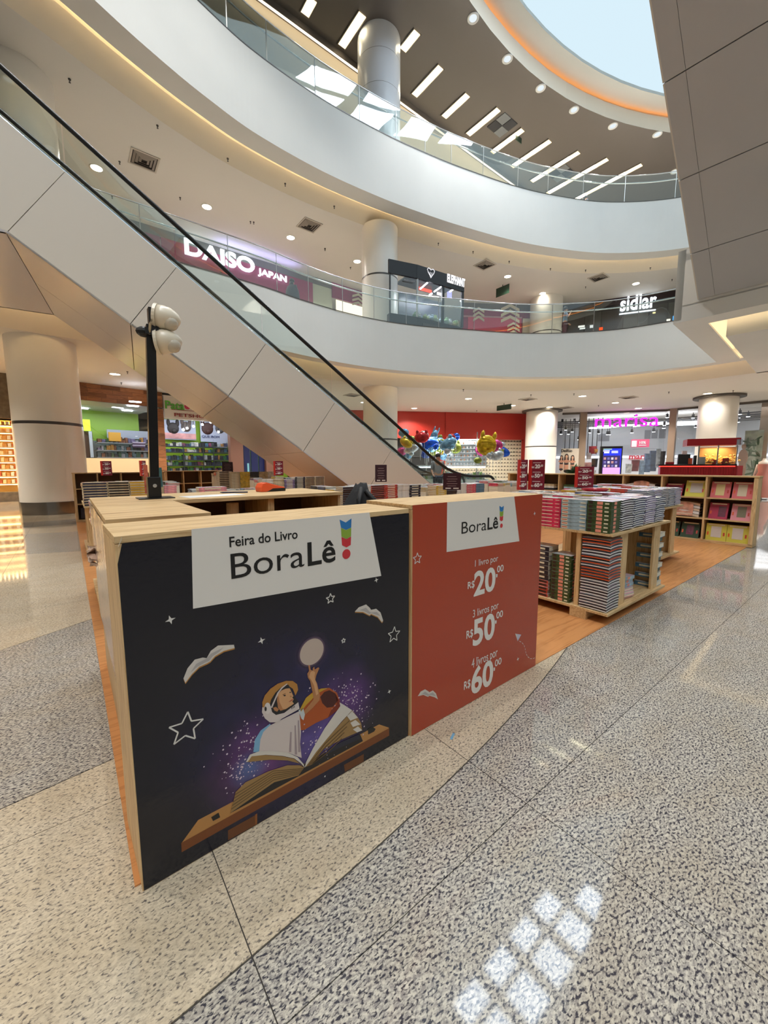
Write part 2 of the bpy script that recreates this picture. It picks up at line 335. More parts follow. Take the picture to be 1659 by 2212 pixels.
# ---- glass balustrades
def railing(pts,N,z,nm,rng,label,step):
    t=thing('glass_railing',label,'railing',(pts[rng[0]].x,pts[rng[0]].y,z))
    Q=[(Vector((p.x+q.x*.05,p.y+q.y*.05,0)),q) for p,q in zip(pts,N)]
    idx=list(range(rng[0],rng[1]+1)); path=[Q[i%len(Q)] for i in idx]
    for k in range(0,len(path)-1,step):
        seg=path[k:k+step+1]
        if len(seg)<2: break
        a=[p for p,q in seg]; d=(a[1]-a[0]).normalized()*.012; a=[a[0]+d]+a[1:-1]+[a[-1]-(a[-1]-a[-2]).normalized()*.012]
        g=B(); inn=[p-q*.006 for p,(_,q) in zip(a,seg)]; out=[p+q*.006 for p,(_,q) in zip(a,seg)]
        z0,z1=z+.02,z+1.38
        g.strip(zed(inn,z0),zed(inn,z1)); g.strip(zed(out,z1),zed(out,z0)); g.strip(zed(inn,z1),zed(out,z1))
        g.quad([(inn[0].x,inn[0].y,z0),(inn[0].x,inn[0].y,z1),(out[0].x,out[0].y,z1),(out[0].x,out[0].y,z0)]); g.build('glass_pane',[gl],t,smooth=True)
        p,q=path[k]; B().cyl((p.x,p.y,z),(p.x,p.y,z+1.39),.014,n=6).build('joint_post',[steel],t)
        p2=p+q*.1; B().cyl((p.x,p.y,z+1.0),(p2.x,p2.y,z+1.04),.012,n=6).build('bracket',[steel],t)
    B().tube(zed([p for p,q in path],z+1.4),.022,6).build('cap_rail',[chrome],t,smooth=True)
    B().tube(zed([p+q*.1 for p,q in path],z+1.07),.03,8).build('handrail',[chrome],t,smooth=True)
    return t
railing(e2,n2,Z2T,'lower',(0,124),'lower balcony railing of clear glass panes with steel handrail','x' and 8)
railing(e3,n3,Z3T,'upper',(0,134),'upper balcony railing of clear glass panes with steel handrail',7)
# ---- columns
def column(c, segs, label=None):
    x,y=c
    t=thing('column',None,None,(x,y,0),kind='structure')
    for r,z0,z1,m in segs:
        b=B().cyl((x,y,z0),(x,y,z1),r,n=48,caps=False); b.build('shaft',[m],t,smooth=True)
    return t
grey_clad=M('silver_cladding',rgb(226,230,236),.22,0,spec=.6)
wrap=M('shrink_wrap',rgb(236,232,224),.18,spec=.6,bump=.25,bscale=24)
cA=column((-.38,17.25),[(.9,0,9.4,colm),(.9,9.4,21.5,colm)])
B().cyl((-.38,17.25,2.83),(-.38,17.25,2.92),.906,n=48,caps=False).build('ring',[dsteel],cA,smooth=True)
B().cyl((-.38,17.25,0),(-.38,17.25,2.83),.912,n=48,caps=False).build('wrapping',[wrap],cA,smooth=True)
B().cyl((-.38,17.25,0),(-.38,17.25,.4),.93,n=48,caps=False).build('base_band',[M('steel_base',rgb(140,138,136),.2,1)],cA,smooth=True)
for c,r in (((13.1,16.95),.9),((27.5,16.3),1.08),((30.3,6.75),.93)):
    k=column(c,[(r,0,5.5,colm),(r,7.9,13.2,colm)]+([(1.02,16,21.5,grey_clad)] if c[0]<20 else []))
    for z in (2.83,10.75):
        B().cyl((*c,z),(*c,z+.07),r+.006,n=48,caps=False).build('ring',[dsteel],k,smooth=True)
    if c[0]<20:
        for z in (17.6,19.0,20.4): B().cyl((*c,z),(*c,z+.012),1.023,n=48,caps=False).build('joint_line',[dsteel],k,smooth=True)
    else: B().cyl((*c,5.38),(*c,5.495),r+.3,n=48).build('collar',[M('collar_grey',rgb(90,86,80),.6)],k,smooth=False)  # dark grey collar round the column top
# ---- roof with the round daylight opening
RC=Vector((18.35,-10.07,0)); RR=23.46
def circ(r,z,n=96): return [RC+Vector((r*math.cos(2*PI*i/n),r*math.sin(2*PI*i/n),z)) for i in range(n)]
B().strip(circ(RR,ZROOF),circ(80,ZROOF),closed=True).build('ceiling_roof',[brown_c],kind='structure')
B().strip(circ(RR,ZROOF),circ(RR,ZROOF+.78),closed=True).build('trim_roof_band',[cream],kind='structure')
B().strip(circ(RR+.35,ZROOF+1.0),circ(RR-.95,ZROOF+1.0),closed=True).strip(circ(RR-.95,ZROOF+1.0),circ(RR-.95,ZROOF+1.15),closed=True).strip(circ(RR,ZROOF+.78),circ(RR+.3,ZROOF+.78),closed=True).build('trim_roof_lip',[M('grey_lip',rgb(196,202,200),.6)],kind='structure')
B().strip(circ(RR+.2,ZROOF+.8),circ(RR+.2,ZROOF+.93),closed=True).build('amber_led_strip',[ledo],label='amber LED strip around the round roof opening',cat='light strip')
sky=B(); n=96; sky.add([RC+Vector((0,0,ZROOF+1.15))]+circ(RR-.95,ZROOF+1.15),[(0,1+(i+1)%n,1+i) for i in range(n)])
sky.build('window_1',[E('daylight_membrane',rgb(214,236,247),SKY_E)],kind='structure')
w2=thing('window_2',None,None,(17,9,ZROOF+1.05),kind='structure')
for k in range(5):
    x0=11.9+2.12*k
    for (ya,yb) in ((7.55,8.95),(9.25,10.2))[:(1 if k==4 else 2)]: B().box(x0,x0+1.5,ya,yb,ZROOF+1.1,ZROOF+1.13).build('pane',[E('clear_pane',rgb(225,240,255),PANE_E)],w2)
# ---- outer walls
W3=B().box(-10,45,18.85,19.05,15.9,21.5).build('wall_top_back',[M('wall_cream',rgb(226,218,198),.6)],kind='structure')
B().box(-10,45,18.45,18.6,21.3,21.42).build('wall_wash_strip',[led_soft],label='warm LED strip washing the cream top floor wall',cat='light strip')
B().box(-10,45,18.40,18.44,21.25,21.5).build('trim_wall_wash',[brown_c],kind='structure')
B().box(46,46.3,-30,30,15.9,21.5).build('wall_top_right',[cream],kind='structure')
B().box(-24,-23.7,-30,40,0,21.5).build('wall_left',[cream],kind='structure')
B().box(-24,46,-33,-32.7,0,21.5).build('wall_behind',[cream],kind='structure')
B().box(46,46.3,-33,40,0,15.9).build('wall_right',[cream],kind='structure')
B().box(-24,46,39.7,40,0,15.9).build('wall_back',[M('dark_void',rgb(120,112,104),.7)],kind='structure')
# ---- landing of the upper escalator, with its own cove
A=math.radians(3.7); du=Vector((math.cos(A),math.sin(A),0)); dv=Vector((math.sin(A),-math.cos(A),0))   # du: away, dv: to the right
LO=Vector((15.3,4.72,0))
b=B(); zz=Vector((0,0,1)); Lw=7.5; Ld=7.6
b.obox(LO+zz*Z2B,du*Ld,dv*.2,zz*(8.03-Z2B)); b.obox(LO+zz*Z2B,du*.2,dv*Lw,zz*(8.03-Z2B)); b.obox(LO+zz*7.7,du*Ld,dv*Lw,zz*.2)
b.obox(LO+zz*(Z2B-.012)-du*.004-dv*.004,du*.75,dv*Lw,zz*.06); b.obox(LO+zz*(Z2B-.0115)-du*.0035-dv*.0035,du*Ld,dv*.75,zz*.06); b.obox(LO+zz*6.35,du*Ld,dv*Lw,zz*.05)
b.obox(LO+du*1.15+dv*1.15+zz*5.5,du*Ld,dv*(Lw-2),zz*.85)
b.build('wall_landing',[white],kind='structure')
B().obox(LO+du*.62+dv*.62+zz*(Z2B+.07),du*.04,dv*(Lw-.7),zz*.05).obox(LO+du*.62+dv*.62+zz*(Z2B+.07),du*(Ld-1.2),dv*.04,zz*.05).build('landing_led_strip',[E('landing_led',rgb(255,222,172),4.0)],label='warm LED strip under the escalator landing at right',cat='light strip')
# ---- upper escalator seen from below
esc_w=M('escalator_panel_white',rgb(222,216,206),.32,spec=.5); esc_g=M('escalator_soffit_grey',rgb(192,192,194),.4,spec=.4); sofs=M('soffit_shiny',rgb(214,210,212),.28,.05)
T35=math.tan(math.radians(35)); joint=M('panel_joint',rgb(140,130,118),.8)
t=thing('escalator','grey escalator overhead at right seen from below, its soffit of large panels','escalator',(15.3,4.13,0),A)
O=Vector((15.3,4.1,6.44)); sl=(-du+zz*T35); nrm=sl.cross(dv).normalized(); nrm = nrm if nrm.z>0 else -nrm
edges=[.02,1.27,2.92,4.62,6.35,8.1,9.85]
for k in range(6):
    s0,s1=edges[k],edges[k+1]-.018
    B().obox(O+sl*s0+dv*.38,sl*(s1-s0),dv*1.95,nrm*.06).build('soffit_panel',[esc_g],t)
    B().obox(O+sl*s0+dv*2.345,sl*(s1-s0),dv*2.0,nrm*.06).build('soffit_panel',[esc_g],t)
    B().obox(O+sl*s0,sl*(s1-s0),dv*.373,nrm*.06).build('edge_panel',[esc_g],t)
    B().obox(O+sl*s0-dv*.03,sl*(s1-s0),dv*.03,nrm*1.5).build('side_panel',[esc_w],t)
B().obox(O+sl*.9+nrm*.07,sl*8.95,dv*4.4,nrm*1.3).build('truss',[joint],t)
# ---- main escalator: two units side by side
a1=math.radians(-7.18); d1=Vector((math.cos(a1),math.sin(a1),0)); n1=Vector((-d1.y,d1.x,0)); K=Vector((-.53,9.79,0)); WD=4.38
def ep(s,z,w_=0): return K+d1*s+n1*w_+zz*z
zb=lambda s: 5.5-T35*s
t=thing('escalator','white panelled escalator with black handrails descending behind the book tables','escalator',(K.x,K.y,0),a1)
DK=1.885; ext=1.544*math.sin(math.radians(35)); s_hi=(5.5+DK-8.15)/T35; s_lo=(5.5+DK-.3)/T35
def side(w_,depth,nm):
    js=[-6.7,-5.2,-2.6,0,1.72,3.49,5.2,6.9]
    for k in range(len(js)):
        a=js[k]; c=js[k+1] if k+1<len(js) else None
        def bot(s): return ep(s,max(0,zb(s)) if s>0 else 5.5)
        def top(s): return ep(s+ext, 5.5+DK-T35*(s+ext)) if s>=0 else ep(s+ext*0 if s<-.2 else s,8.15)
        g=.006
        if a<0: P=[bot(a+g),bot(c-g), top(c)-d1*g, ep(s_hi,8.15),ep(a+g,8.15)] if c==0 else [bot(a+g),bot(c-g),ep(c-g,8.15),ep(a+g,8.15)]
        elif c is not None: P=[bot(a+g),bot(c-g),top(c)-d1*g,top(a)+d1*g]
        else: P=[bot(a+g),ep(7.855,0),ep(12.3,0),ep(12.3,.3),ep(s_lo,.3),top(a)+d1*g]
        P=[p+n1*w_ for p in P]
        B().prism(P,n1*depth).build('side_panel',[esc_w],t)
side(0,.05,'near')
B().prism([ep(0,5.5,WD),ep(7.855,0,WD),ep(12.3,0,WD),ep(12.3,.3,WD),ep(s_lo,.3,WD),ep(s_hi,8.15,WD),ep(-6.7,8.15,WD),ep(-6.7,5.5,WD)],-n1*.05).build('side_panel',[esc_w],t)
B().prism([ep(0,5.56,.05),ep(7.8,.06,.05),ep(12.2,.06,.05),ep(12.2,.26,.05),ep(s_lo,.26,.05),ep(s_hi,8.1,.05),ep(-6.6,8.1,.05),ep(-6.6,5.56,.05)],n1*(WD-.1)).build('truss',[joint],t)
for s0,s1 in ((0,1.72),(1.735,3.49),(3.505,5.2),(5.215,7.855)):
    for w0,w1 in ((.0,2.17),(2.185,WD)):
        B().prism([ep(s0,zb(s0),w0),ep(s1,zb(s1),w0),ep(s1,zb(s1),w1),ep(s0,zb(s0),w1)],zz*.04).build('soffit_panel',[sofs],t)
B().prism([ep(-6.7,5.5,0),ep(-.015,5.5,0),ep(-.015,5.5,WD),ep(-6.7,5.5,WD)],zz*.04).build('soffit_panel',[sofs],t)
def prof(zr,lowz,hiz,s_end,s_start=-6.6):
    hi=(5.5+zr-hiz)/T35; lo=(5.5+zr-lowz)/T35; R=[(s_start,hiz)]
    for q in range(7): 
        u=q/6; s=hi-.7+1.4*u; R.append((s,hiz-T35*.7*u*u))
    for q in range(9):
        u=q/8; s=lo-.9+1.8*u; R.append((s,lowz+T35*.9*(1-u)**2))
    R.append((s_end,lowz)); return R
for w_ in (.1,1.6,2.75,4.28):
    hp=prof(2.775,1.16,9.05,11.7)
    pts=[ep(s,z,w_) for s,z in hp]; ez=[ep(11.7+.3*math.sin(q*PI/8),.86+.3*math.cos(q*PI/8),w_) for q in range(1,9)]
    B().tube(pts+ez,.045,8).build('handrail',[rubber],t,smooth=True)
    dp=prof(DK+.02,.34,8.2,12.25); B().tube([ep(s,z,w_) for s,z in dp],.05,6).build('deck_trim',[chrome],t,smooth=True)
    gs=[-4.4,-2.6]+[.886+1.72*k-1.72 for k in range(0,7)]+[12.1]
    zi=lambda P,s: next(z0+(z1-z0)*(s-s0)/(s1-s0) for (s0,z0),(s1,z1) in zip(P,P[1:]) if s0<=s<=s1+1e-6)
    hp2=hp[:-1]+[(12.3,1.16)]
    for g0,g1 in zip(gs,gs[1:]):
        S=[g0+.012+(g1-g0-.024)*q/6 for q in range(7)]; g=B()
        A_=[ep(s,zi(dp,s),w_-.006) for s in S]; C_=[ep(s,zi(hp2,s),w_-.006) for s in S]
        g.strip(A_,C_); g.strip([p+n1*.012 for p in C_],[p+n1*.012 for p in A_]); g.quad([A_[0],C_[0],C_[0]+n1*.012,A_[0]+n1*.012]); g.quad([A_[-1],A_[-1]+n1*.012,C_[-1]+n1*.012,C_[-1]]); g.build('glass_pane',[gl],t)
for w0 in (.25,2.9):
    k=0
    for s in [x*.36 for x in range(-2,30)]:
        z=5.5+DK-.25-T35*s
        if z<.35 or z>8.0: continue
        B().obox(ep(s,z-.02,w0),d1*.4,n1*1.2,zz*.04).obox(ep(s+.37,z-.25,w0),d1*.03,n1*1.2,zz*.25).build('step',[dsteel],t); k+=1
B().obox(ep(s_lo-.2,.3,.2),d1*2.2,n1*4,zz*.03).build('comb_plate',[steel],t)
# ---- ceiling fittings
def downlight(p,watts,label,r=.13,col=(1,.93,.84)):
    t=thing('downlight',label,'downlight',p)
    x,y,z=p
    B().lathe((x,y,z),[(r*1.25,0),(r*1.25,-.012),(r,-.015),(r*.95,.0)],24).build('trim_ring',[M('ring_white',rgb(225,222,215),.4)],t,smooth=True)
    B().cyl((x,y,z-.006),(x,y,z-.002),r*.95,n=24).build('lens',[lampw],t)
    spot(t,(x,y,z-.06),watts,col); return t
for i,(x,y,l) in enumerate([(1.91,21.28,'above the pet shop window, right of the wrapped column'),(15,21.1,'seen between the escalator handrail and middle column'),(19.3,21.1,'just right of the middle column, above the red shopfront'),(19.2,16.2,'largest one above the balloon kiosk'),(23.7,16.2,'beside the green exit sign'),(26.4,15.1,'on the ground ceiling before the column by the exit sign'),(23.8,11.6,'above the digital totem, nearest to the balcony edge'),(28,11.5,'above the magenta neon letters'),(28.6,6.9,'touching the column above the red snack kiosk')]):
    downlight((x,y,5.498),SPOT_L1*(.45 if i==5 else .22 if i==8 else 1),'round downlight %s'%l,.2)
HID=[]
for x,y in ((-6,21.3),(6.2,21.2),(10.6,21.2),(32,11.6),(32.5,2.2),(28.3,2.2),(24.5,2),(-6,17),(-10,12),(-11,6),(-11,0),(24,-4),(20,-9)):
    downlight((x,y,5.498),SPOT_L1,'round ground floor downlight outside the view, %s of them'%O1[len(HID)],.2); HID.append(1)
for i,(x,y,l) in enumerate([(1.75,20.4,'nearest to the upper escalator end at left'),(5.8,20.25,'above the first letter of the magenta shop sign'),(9.85,20.2,'above the end of the magenta shop sign'),(13.9,20.1,'left of the middle balcony column'),(22.3,15.9,'above the black kiosk corner'),(26.3,15.9,'above the right balcony column'),(29.7,11.4,'above the dark shop with white letters')]):
    downlight((x,y,13.148),SPOT_L2*(.13 if i==5 else 1),'round balcony downlight %s'%l,.2)
def vent(p,label,sx=.95,kind='grey'):
    x,y,z=p; t=thing('ceiling_vent',label,'vent',p)
    sq=lambda h,zq:[Vector((x-h,y-h,zq)),Vector((x+h,y-h,zq)),Vector((x+h,y+h,zq)),Vector((x-h,y+h,zq))]
    h=sx/2; b=B(); b.strip(sq(h,z-.004),sq(h,z-.03),closed=True).strip(sq(h,z-.03),sq(h*.88,z-.03),closed=True).strip(sq(h*.88,z-.03),sq(h*.86,z-.006),closed=True)
    b.build('frame',[M('vent_frame',rgb(206,198,186),.5)],t)
    for k,f in enumerate((.8,.58,.36)):
        b=B().strip(sq(h*f,z-.012),sq(h*(f-.17),z-.05),closed=True); b.build('louver',[M('vent_grey',rgb(150,140,130),.6)],t)
    B().box(x-sx/2,x+sx/2,y-sx/2,y+sx/2,z-.003,z-.001).build('backing',[M('vent_dark',rgb(70,64,60),.8)],t)
for p,l in (((3.16,18.8),'square ceiling vent above the escalator handrail, largest of the balcony ceiling'),((10.1,18.65),'square ceiling vent left of the middle balcony column'),((20,15.85),'square ceiling vent above the black kiosk'),((26.9,12.5),'square ceiling vent above the dark shop')): vent((p[0],p[1],13.148),l)
for q,l in (((762,853),'flat ceiling vent seen through the escalator glass'),((1140,862),'flat ceiling vent above the right column'),((1358,858),'flat ceiling vent above the neon letters'),((1222,880),'flat ceiling vent left of the shop mullion')):
    p=atz(*q,5.498); vent(p,l,.8)
# round roof lights, light slots, roof vents
def rooflamp(t,p):
    B().lathe(p,[(.26,0),(.26,-.03),(.2,-.035),(.17,-.01)],24).build('rim',[M('rim_white',rgb(232,234,232),.4)],t,smooth=True); B().cyl(p-zz*.012,p-zz*.008,.17,n=20).build('lens',[E('roof_lens',rgb(235,245,250),.45)],t)
    spot(t,p-zz*.06,SPOT_ROOF,(1,.98,.95),1.75,.17)
for q,l in zip([(1022,39),(1096,127),(1168,190),(1240,237),(1324,272),(1420,290),(1458,370)],ORD):
    p=atz(*q,ZROOF-.002); t=thing('roof_light','%s round white roof light from the top along the roof opening'%l.replace('topmost','first'),'roof light',p)
    rooflamp(t,p)
for k in range(1,25):  # more roof lights, out of view, added to brighten the atrium floor
    a=math.radians(112+k*11.2); p=RC+Vector((24.35*math.cos(a),24.35*math.sin(a),ZROOF-.002))
    t=thing('roof_light','unseen roof light added to brighten the atrium floor, %s round the roof opening'%O1[k],'roof light',p); rooflamp(t,p)
slots=[((735,97),(785,32)),((870,107),(900,68)),((897,207),(949,142)),((960,253),(1008,203)),((1012,291),(1075,234)),((1063,329),(1128,279)),((1105,359),(1188,304)),((1148,391),(1250,328)),((1182,417),(1312,343)),((1218,444),(1385,354)),((655,28),(678,0))]
for i,(a,c) in enumerate(slots):
    pa,pc=atz(*a,ZROOF),atz(*c,ZROOF); x=(pa.x+pc.x)/2; y1,y0=max(pa.y,pc.y),min(pa.y,pc.y); wd=.2
    l='long warm light slot in the roof, %s'%({0:'left of the silver column',1:'touching the right side of the silver column',10:'at the top edge left of the silver column'}.get(i) or '%s right of the silver column'%O1[i-2])
    t=thing('light_slot',l,'ceiling light',(x,(y0+y1)/2,ZROOF))
    B().box(x-wd,x+wd,y0,y1,ZROOF-.03,ZROOF-.004).build('recess',[E('slot_glow',rgb(255,226,170),1.3)],t)
    for k in (0,1):
        yy=y1-.12-(y1-y0)*.5*k; B().box(x-wd*.75,x+wd*.75,yy-(y1-y0)*.3,yy,ZROOF-.05,ZROOF-.031).build('tube',[E('slot_tube',rgb(255,240,205),6)],t)
    f=B(); f.box(x-wd-.04,x-wd,y0-.04,y1+.04,ZROOF-.06,ZROOF-.002); f.box(x+wd,x+wd+.04,y0-.04,y1+.04,ZROOF-.06,ZROOF-.002); f.build('frame',[brown_c],t)
for q,l in (((1085,270),'upper'),((1212,374),'lower')):
    p=atz(*q,ZROOF); t=thing('roof_vent','%s dark four-part grille among the roof light slots'%l,'vent',p)
    for i in (0,1):
        for j in (0,1): B().box(p.x-.62+.64*i,p.x-.02+.64*i,p.y-.62+.64*j,p.y-.02+.64*j,ZROOF-.04,ZROOF-.005).build('grille',[M('grille_dark' if (i+j)%2 else 'grille_grey',rgb(52,54,60) if (i+j)%2 else rgb(120,124,128),.5)],t)
p=atz(1120,308,ZROOF-.35); tag(B().box(p.x-.3,p.x+.3,p.y-.02,p.y+.02,p.z+.05,ZROOF).build('exit_sign',[M('sign_green_dark',rgb(40,62,52),.5)]),'dark hanging sign between the fourth and fifth roof light slots','sign')
spr=[(150,170),(340,270),(258,348),(492,342),(616,396),(389,426),(242,423),(548,479),(541,478),(702,537),(757,577),(702,536),(722,445),(947,525),(1022,543),(1100,564),(1189,580),(1265,583),(1405,578),(1452,603),(1265,619)]
for i,q in enumerate(sorted(set(spr))):
    p=atz(*q,13.16); t=B().cyl(p,p-zz*.04,.04,.035,n=10).cyl(p-zz*.04,p-zz*.10,.012,n=6).cyl(p-zz*.10,p-zz*.107,.03,n=8)
    t.build('sprinkler',[dsteel],label='small metal sprinkler head on the balcony ceiling, %s from the left'%O1[i],cat='sprinkler',group='sprinklers on the balcony ceiling')
for i,q in enumerate(sorted([(275,802),(262,826),(850,852),(1001,841),(1147,852),(1030,886),(1240,850),(1293,875),(1584,843),(1445,846)])):
    p=atz(*q,5.51); B().cyl(p,p-zz*.04,.04,.035,n=10).cyl(p-zz*.04,p-zz*.10,.012,n=6).cyl(p-zz*.10,p-zz*.107,.03,n=8).build('sprinkler',[dsteel],label='small metal sprinkler head on the ground floor ceiling, %s from the left'%O1[i],cat='sprinkler',group='sprinklers on the ground ceiling')
for q,z,l,sx,sz in (((1089,879),5.5,'dark green hanging exit sign under the ground floor ceiling',.55,.28),((1086,623),13.15,'dark green hanging exit sign under the balcony ceiling',.5,.5)):
    p=atz(q[0],q[1]-8,z); B().box(p.x-.01,p.x+.01,p.y-sx,p.y+sx,z-.15-sz,z-.1).box(p.x-.012,p.x+.012,p.y-.02,p.y+.02,z-.1,z).build('exit_sign',[M('exit_green',rgb(34,58,44),.4)],label=l,cat='sign')
# ================================================================ BOOK FAIR
pine_x=wood('pine_x',rgb(212,182,136),rgb(172,134,88),'x'); pine_y=wood('pine_y',rgb(212,182,136),rgb(172,134,88),'y'); pine_z=wood('pine_z',rgb(222,190,142),rgb(182,142,94),'z')
ply_x=wood('ply_x',rgb(208,176,130),rgb(152,112,72),'x',.45)
matw=wood('floor_vinyl',rgb(196,136,84),rgb(166,108,62),'x',.5,.35)
navy=M('poster_navy',rgb(22,22,34),.16,spec=.5,bump=.12,bscale=30); redp=M('poster_red',rgb(172,66,40),.2,spec=.5,bump=.1,bscale=30)
pw=M('print_white',rgb(226,222,216),.25); ink=M('print_ink',rgb(24,24,24),.3)
pm=lambda n,c: M('print_'+n,c,.28)
t=B().box(.08,10.15,1.555,17.4,0,.006).build('floor_mat',[matw],label='wood-look vinyl mat under the whole book fair',cat='floor mat')
class Panel:
    """a printed upright face; pixel -> point on that face, lifted by thin layers"""
    def __init__(s,P0,P1): s.w=Wall(P0,P1); s.p0=P0; s.a=math.atan2(P1[1]-P0[1],P1[0]-P0[0])
    def __call__(s,px,py,k=1): return s.w.pt(px,py,.0004*k)
def poly(P,pts,k,mat,par,name='print'):
    v=[P(x,y,k) for x,y in pts]; b=B(); b.quad(v)
    o=b.build(name,[mat],par)
    n=o.data.polygons[0].normal
    return o
def dotp(P,c,r,k,mat,par,name='print',n=28,ex=None):
    c0=P(*c,k); u=P.w.u; r=r if r else (P(*ex,k)-c0).length
    return B().quad([c0+u*(r*math.cos(2*PI*i/n))+zz*(r*math.sin(2*PI*i/n)) for i in range(n)]).build(name,[mat],par)
def star(P,c,r,mat,par,fill=False,rot=0,k=3):
    c0=P(*c,k); u=P.w.u; L=[]
    for i in range(10):
        a=PI/2+i*PI/5+rot; q=r if i%2==0 else r*.45; L.append(c0+u*(q*math.cos(a))+zz*(q*math.sin(a)))
    b=B(); th=max(.0022,r*.045); n_=P.w.n*.0003
    for i in range(10):
        a,c_=L[i],L[(i+1)%10]; d=(c_-a).normalized(); e=d.cross(P.w.n).normalized()*th; b.quad([a-e,c_-e,c_+e,a+e])
    return b.build('star_outline',[mat],par)
def star4(P,c,r,mat,par,k=3):
    c0=P(*c,k); u=P.w.u; b=B(); b.quad([c0+u*((r if i%2==0 else r*.34)*math.cos(i*PI/4+.2))+zz*((r if i%2==0 else r*.34)*math.sin(i*PI/4+.2)) for i in range(8)])
    return b.build('sparkle',[mat],par)
# ---- dark stand
P0,P1=(.10,1.52),(1.387,1.5535)
D=Panel(P0,P1); ts=thing('book_fair_stand','wooden checkout stand with a glossy navy space poster on its front','display stand',(P0[0],P0[1],0),D.a)
u,n_=D.w.u,-D.w.n; o0=Vector((P0[0],P0[1],0)); Wd=1.287; Ht=1.279; dep=.37
B().obox(o0+n_*.001+zz*(Ht-.024),u*Wd,n_*dep,zz*.024).build('top_board',[pine_x],ts,bevel=.0015)
for s in (0,Wd-.022): B().obox(o0+u*s+n_*.001,u*.022,n_*(.36 if s==0 else .3),zz*(Ht-.026)).build('side_board',[pine_z],ts,bevel=.0015)
B().obox(o0+n_*.001+u*.024,u*(Wd-.048),n_*.02,zz*(Ht-.026)).build('back_board',[pine_x],ts)
gal=M('poster_space',rgb(22,22,34),.16,spec=.5,bump=.12,bscale=30)
ntg=gal.node_tree; bs=ntg.nodes['Principled BSDF']; geo=ntg.nodes.new('ShaderNodeNewGeometry'); tot=None
def vnode(c,r,col,nz=True):
    """a printed nebula cloud centred on the poster at c"""
    global tot
    cc=D(*c); d=ntg.nodes.new('ShaderNodeVectorMath'); d.operation='DISTANCE'; d.inputs[1].default_value=cc; ntg.links.new(geo.outputs['Position'],d.inputs[0])
    mr=ntg.nodes.new('ShaderNodeMapRange'); mr.inputs[1].default_value=0; mr.inputs[2].default_value=r; mr.inputs[3].default_value=1; mr.inputs[4].default_value=0; mr.interpolation_type='SMOOTHSTEP'; ntg.links.new(d.outputs['Value'],mr.inputs[0])
    no=ntg.nodes.new('ShaderNodeTexNoise'); no.inputs['Scale'].default_value=9; no.inputs['Detail'].default_value=5; ntg.links.new(geo.outputs['Position'],no.inputs['Vector'])
    m_=ntg.nodes.new('ShaderNodeMath'); m_.operation='MULTIPLY'; ntg.links.new(mr.outputs[0],m_.inputs[0]); ntg.links.new(no.outputs['Fac'],m_.inputs[1])
    mx=ntg.nodes.new('ShaderNodeMix'); mx.data_type='RGBA'; mx.inputs[7].default_value=(*lin(col),1); ntg.links.new(m_.outputs[0],mx.inputs[0])
    if tot is None: mx.inputs[6].default_value=(*lin(rgb(20,20,30)),1)
    else: ntg.links.new(tot,mx.inputs[6])
    tot=mx.outputs[2]
vnode((640,1560),.62,rgb(44,38,98)); vnode((560,1640),.26,rgb(130,70,140)); vnode((745,1520),.24,rgb(120,70,150)); vnode((680,1600),.2,rgb(120,100,190)); vnode((540,1660),.1,rgb(70,130,190)); vnode((674,1408),.1,rgb(120,90,120))
ntg.links.new(tot,bs.inputs['Base Color'])
fp=B(); fp.prism([o0+u*.012+zz*.003,o0+u*Wd+zz*.003,o0+u*Wd+zz*(Ht-.0245),o0+u*.02+zz*(Ht-.0245),o0+u*.004+zz*(Ht-.09),o0+u*.004+zz*.003],-n_*.0009)
fp=fp.build('poster',[gal],ts)
B().quad([D(412/5.53+180,1182,4),D(262.5,1159,6),D(263.5,1166,14),D(256.5,1180.5,12)]).build('peeling_corner',[M('film_back',rgb(190,176,152),.3)],fp)
b2=lambda Ls,zx,zy,s:[(zx+x/s,zy+y/s) for x,y in Ls]
poly(D,[(413.5,1143),(797.9,1106.8),(823.6,1244),(417,1315)],4,pw,fp,'logo_field')
def tx(P,s,p0,p1,p2,mat,par,k=6,bold=0.0,name='lettering'):
    a,b_,c=P(*p0,k),P(*p1,k),P(*p2,k); ux=P.w.u; L=(b_-a).dot(ux); z=(a.z+b_.z)/2; a=Vector((a.x,a.y,z)); hh=c.z-z
    return text(s,a,a+ux*L,a+zz*hh,mat,par,name,bold,.0003)
tx(D,'Feira do Livro',(496,1182),(643,1162.5),(495.4,1160),ink,fp,6,.014)
tx(D,'Bora',(500,1250),(657.5,1224),(497,1197),ink,fp,6,-.002)
tx(D,'Lê',(665,1222),(725,1211.5),(664.6,1172),ink,fp,6,.016)
X=lambda Ls: b2(Ls,380,1080,3.19)
blue,green,redm=pm('blue',rgb(44,120,186)),pm('green',rgb(140,172,60)),pm('red',rgb(206,52,60))
poly(D,X([(1128,135),(1170,155),(1210,127),(1208,190),(1172,206),(1138,191)]),6,blue,fp,'exclamation_mark'); poly(D,X([(1138,193),(1172,208),(1208,192),(1207,250),(1175,268),(1141,253)]),6,green,fp,'exclamation_mark'); poly(D,X([(1141,255),(1175,270),(1207,252),(1205,310),(1175,327),(1145,312)]),6,redm,fp,'exclamation_mark'); dotp(D,(380+1175/3.19,1080+373/3.19),None,6,redm,fp,'exclamation_mark',ex=(380+1203/3.19,1080+370/3.19))
sw=pm('star_white',rgb(214,212,206))
star(D,(402,1573),.061,sw,fp,rot=-.15); star(D,(714,1293),.024,sw,fp); star(D,(851,1371),.043,sw,fp,rot=-.1); star(D,(742,1384),.012,sw,fp)
for c,r in (((368,1339),.017),((565,1384),.016),((813,1253),.014),((841,1494),.013),((702,1677),.006)): star4(D,c,r,sw,fp)
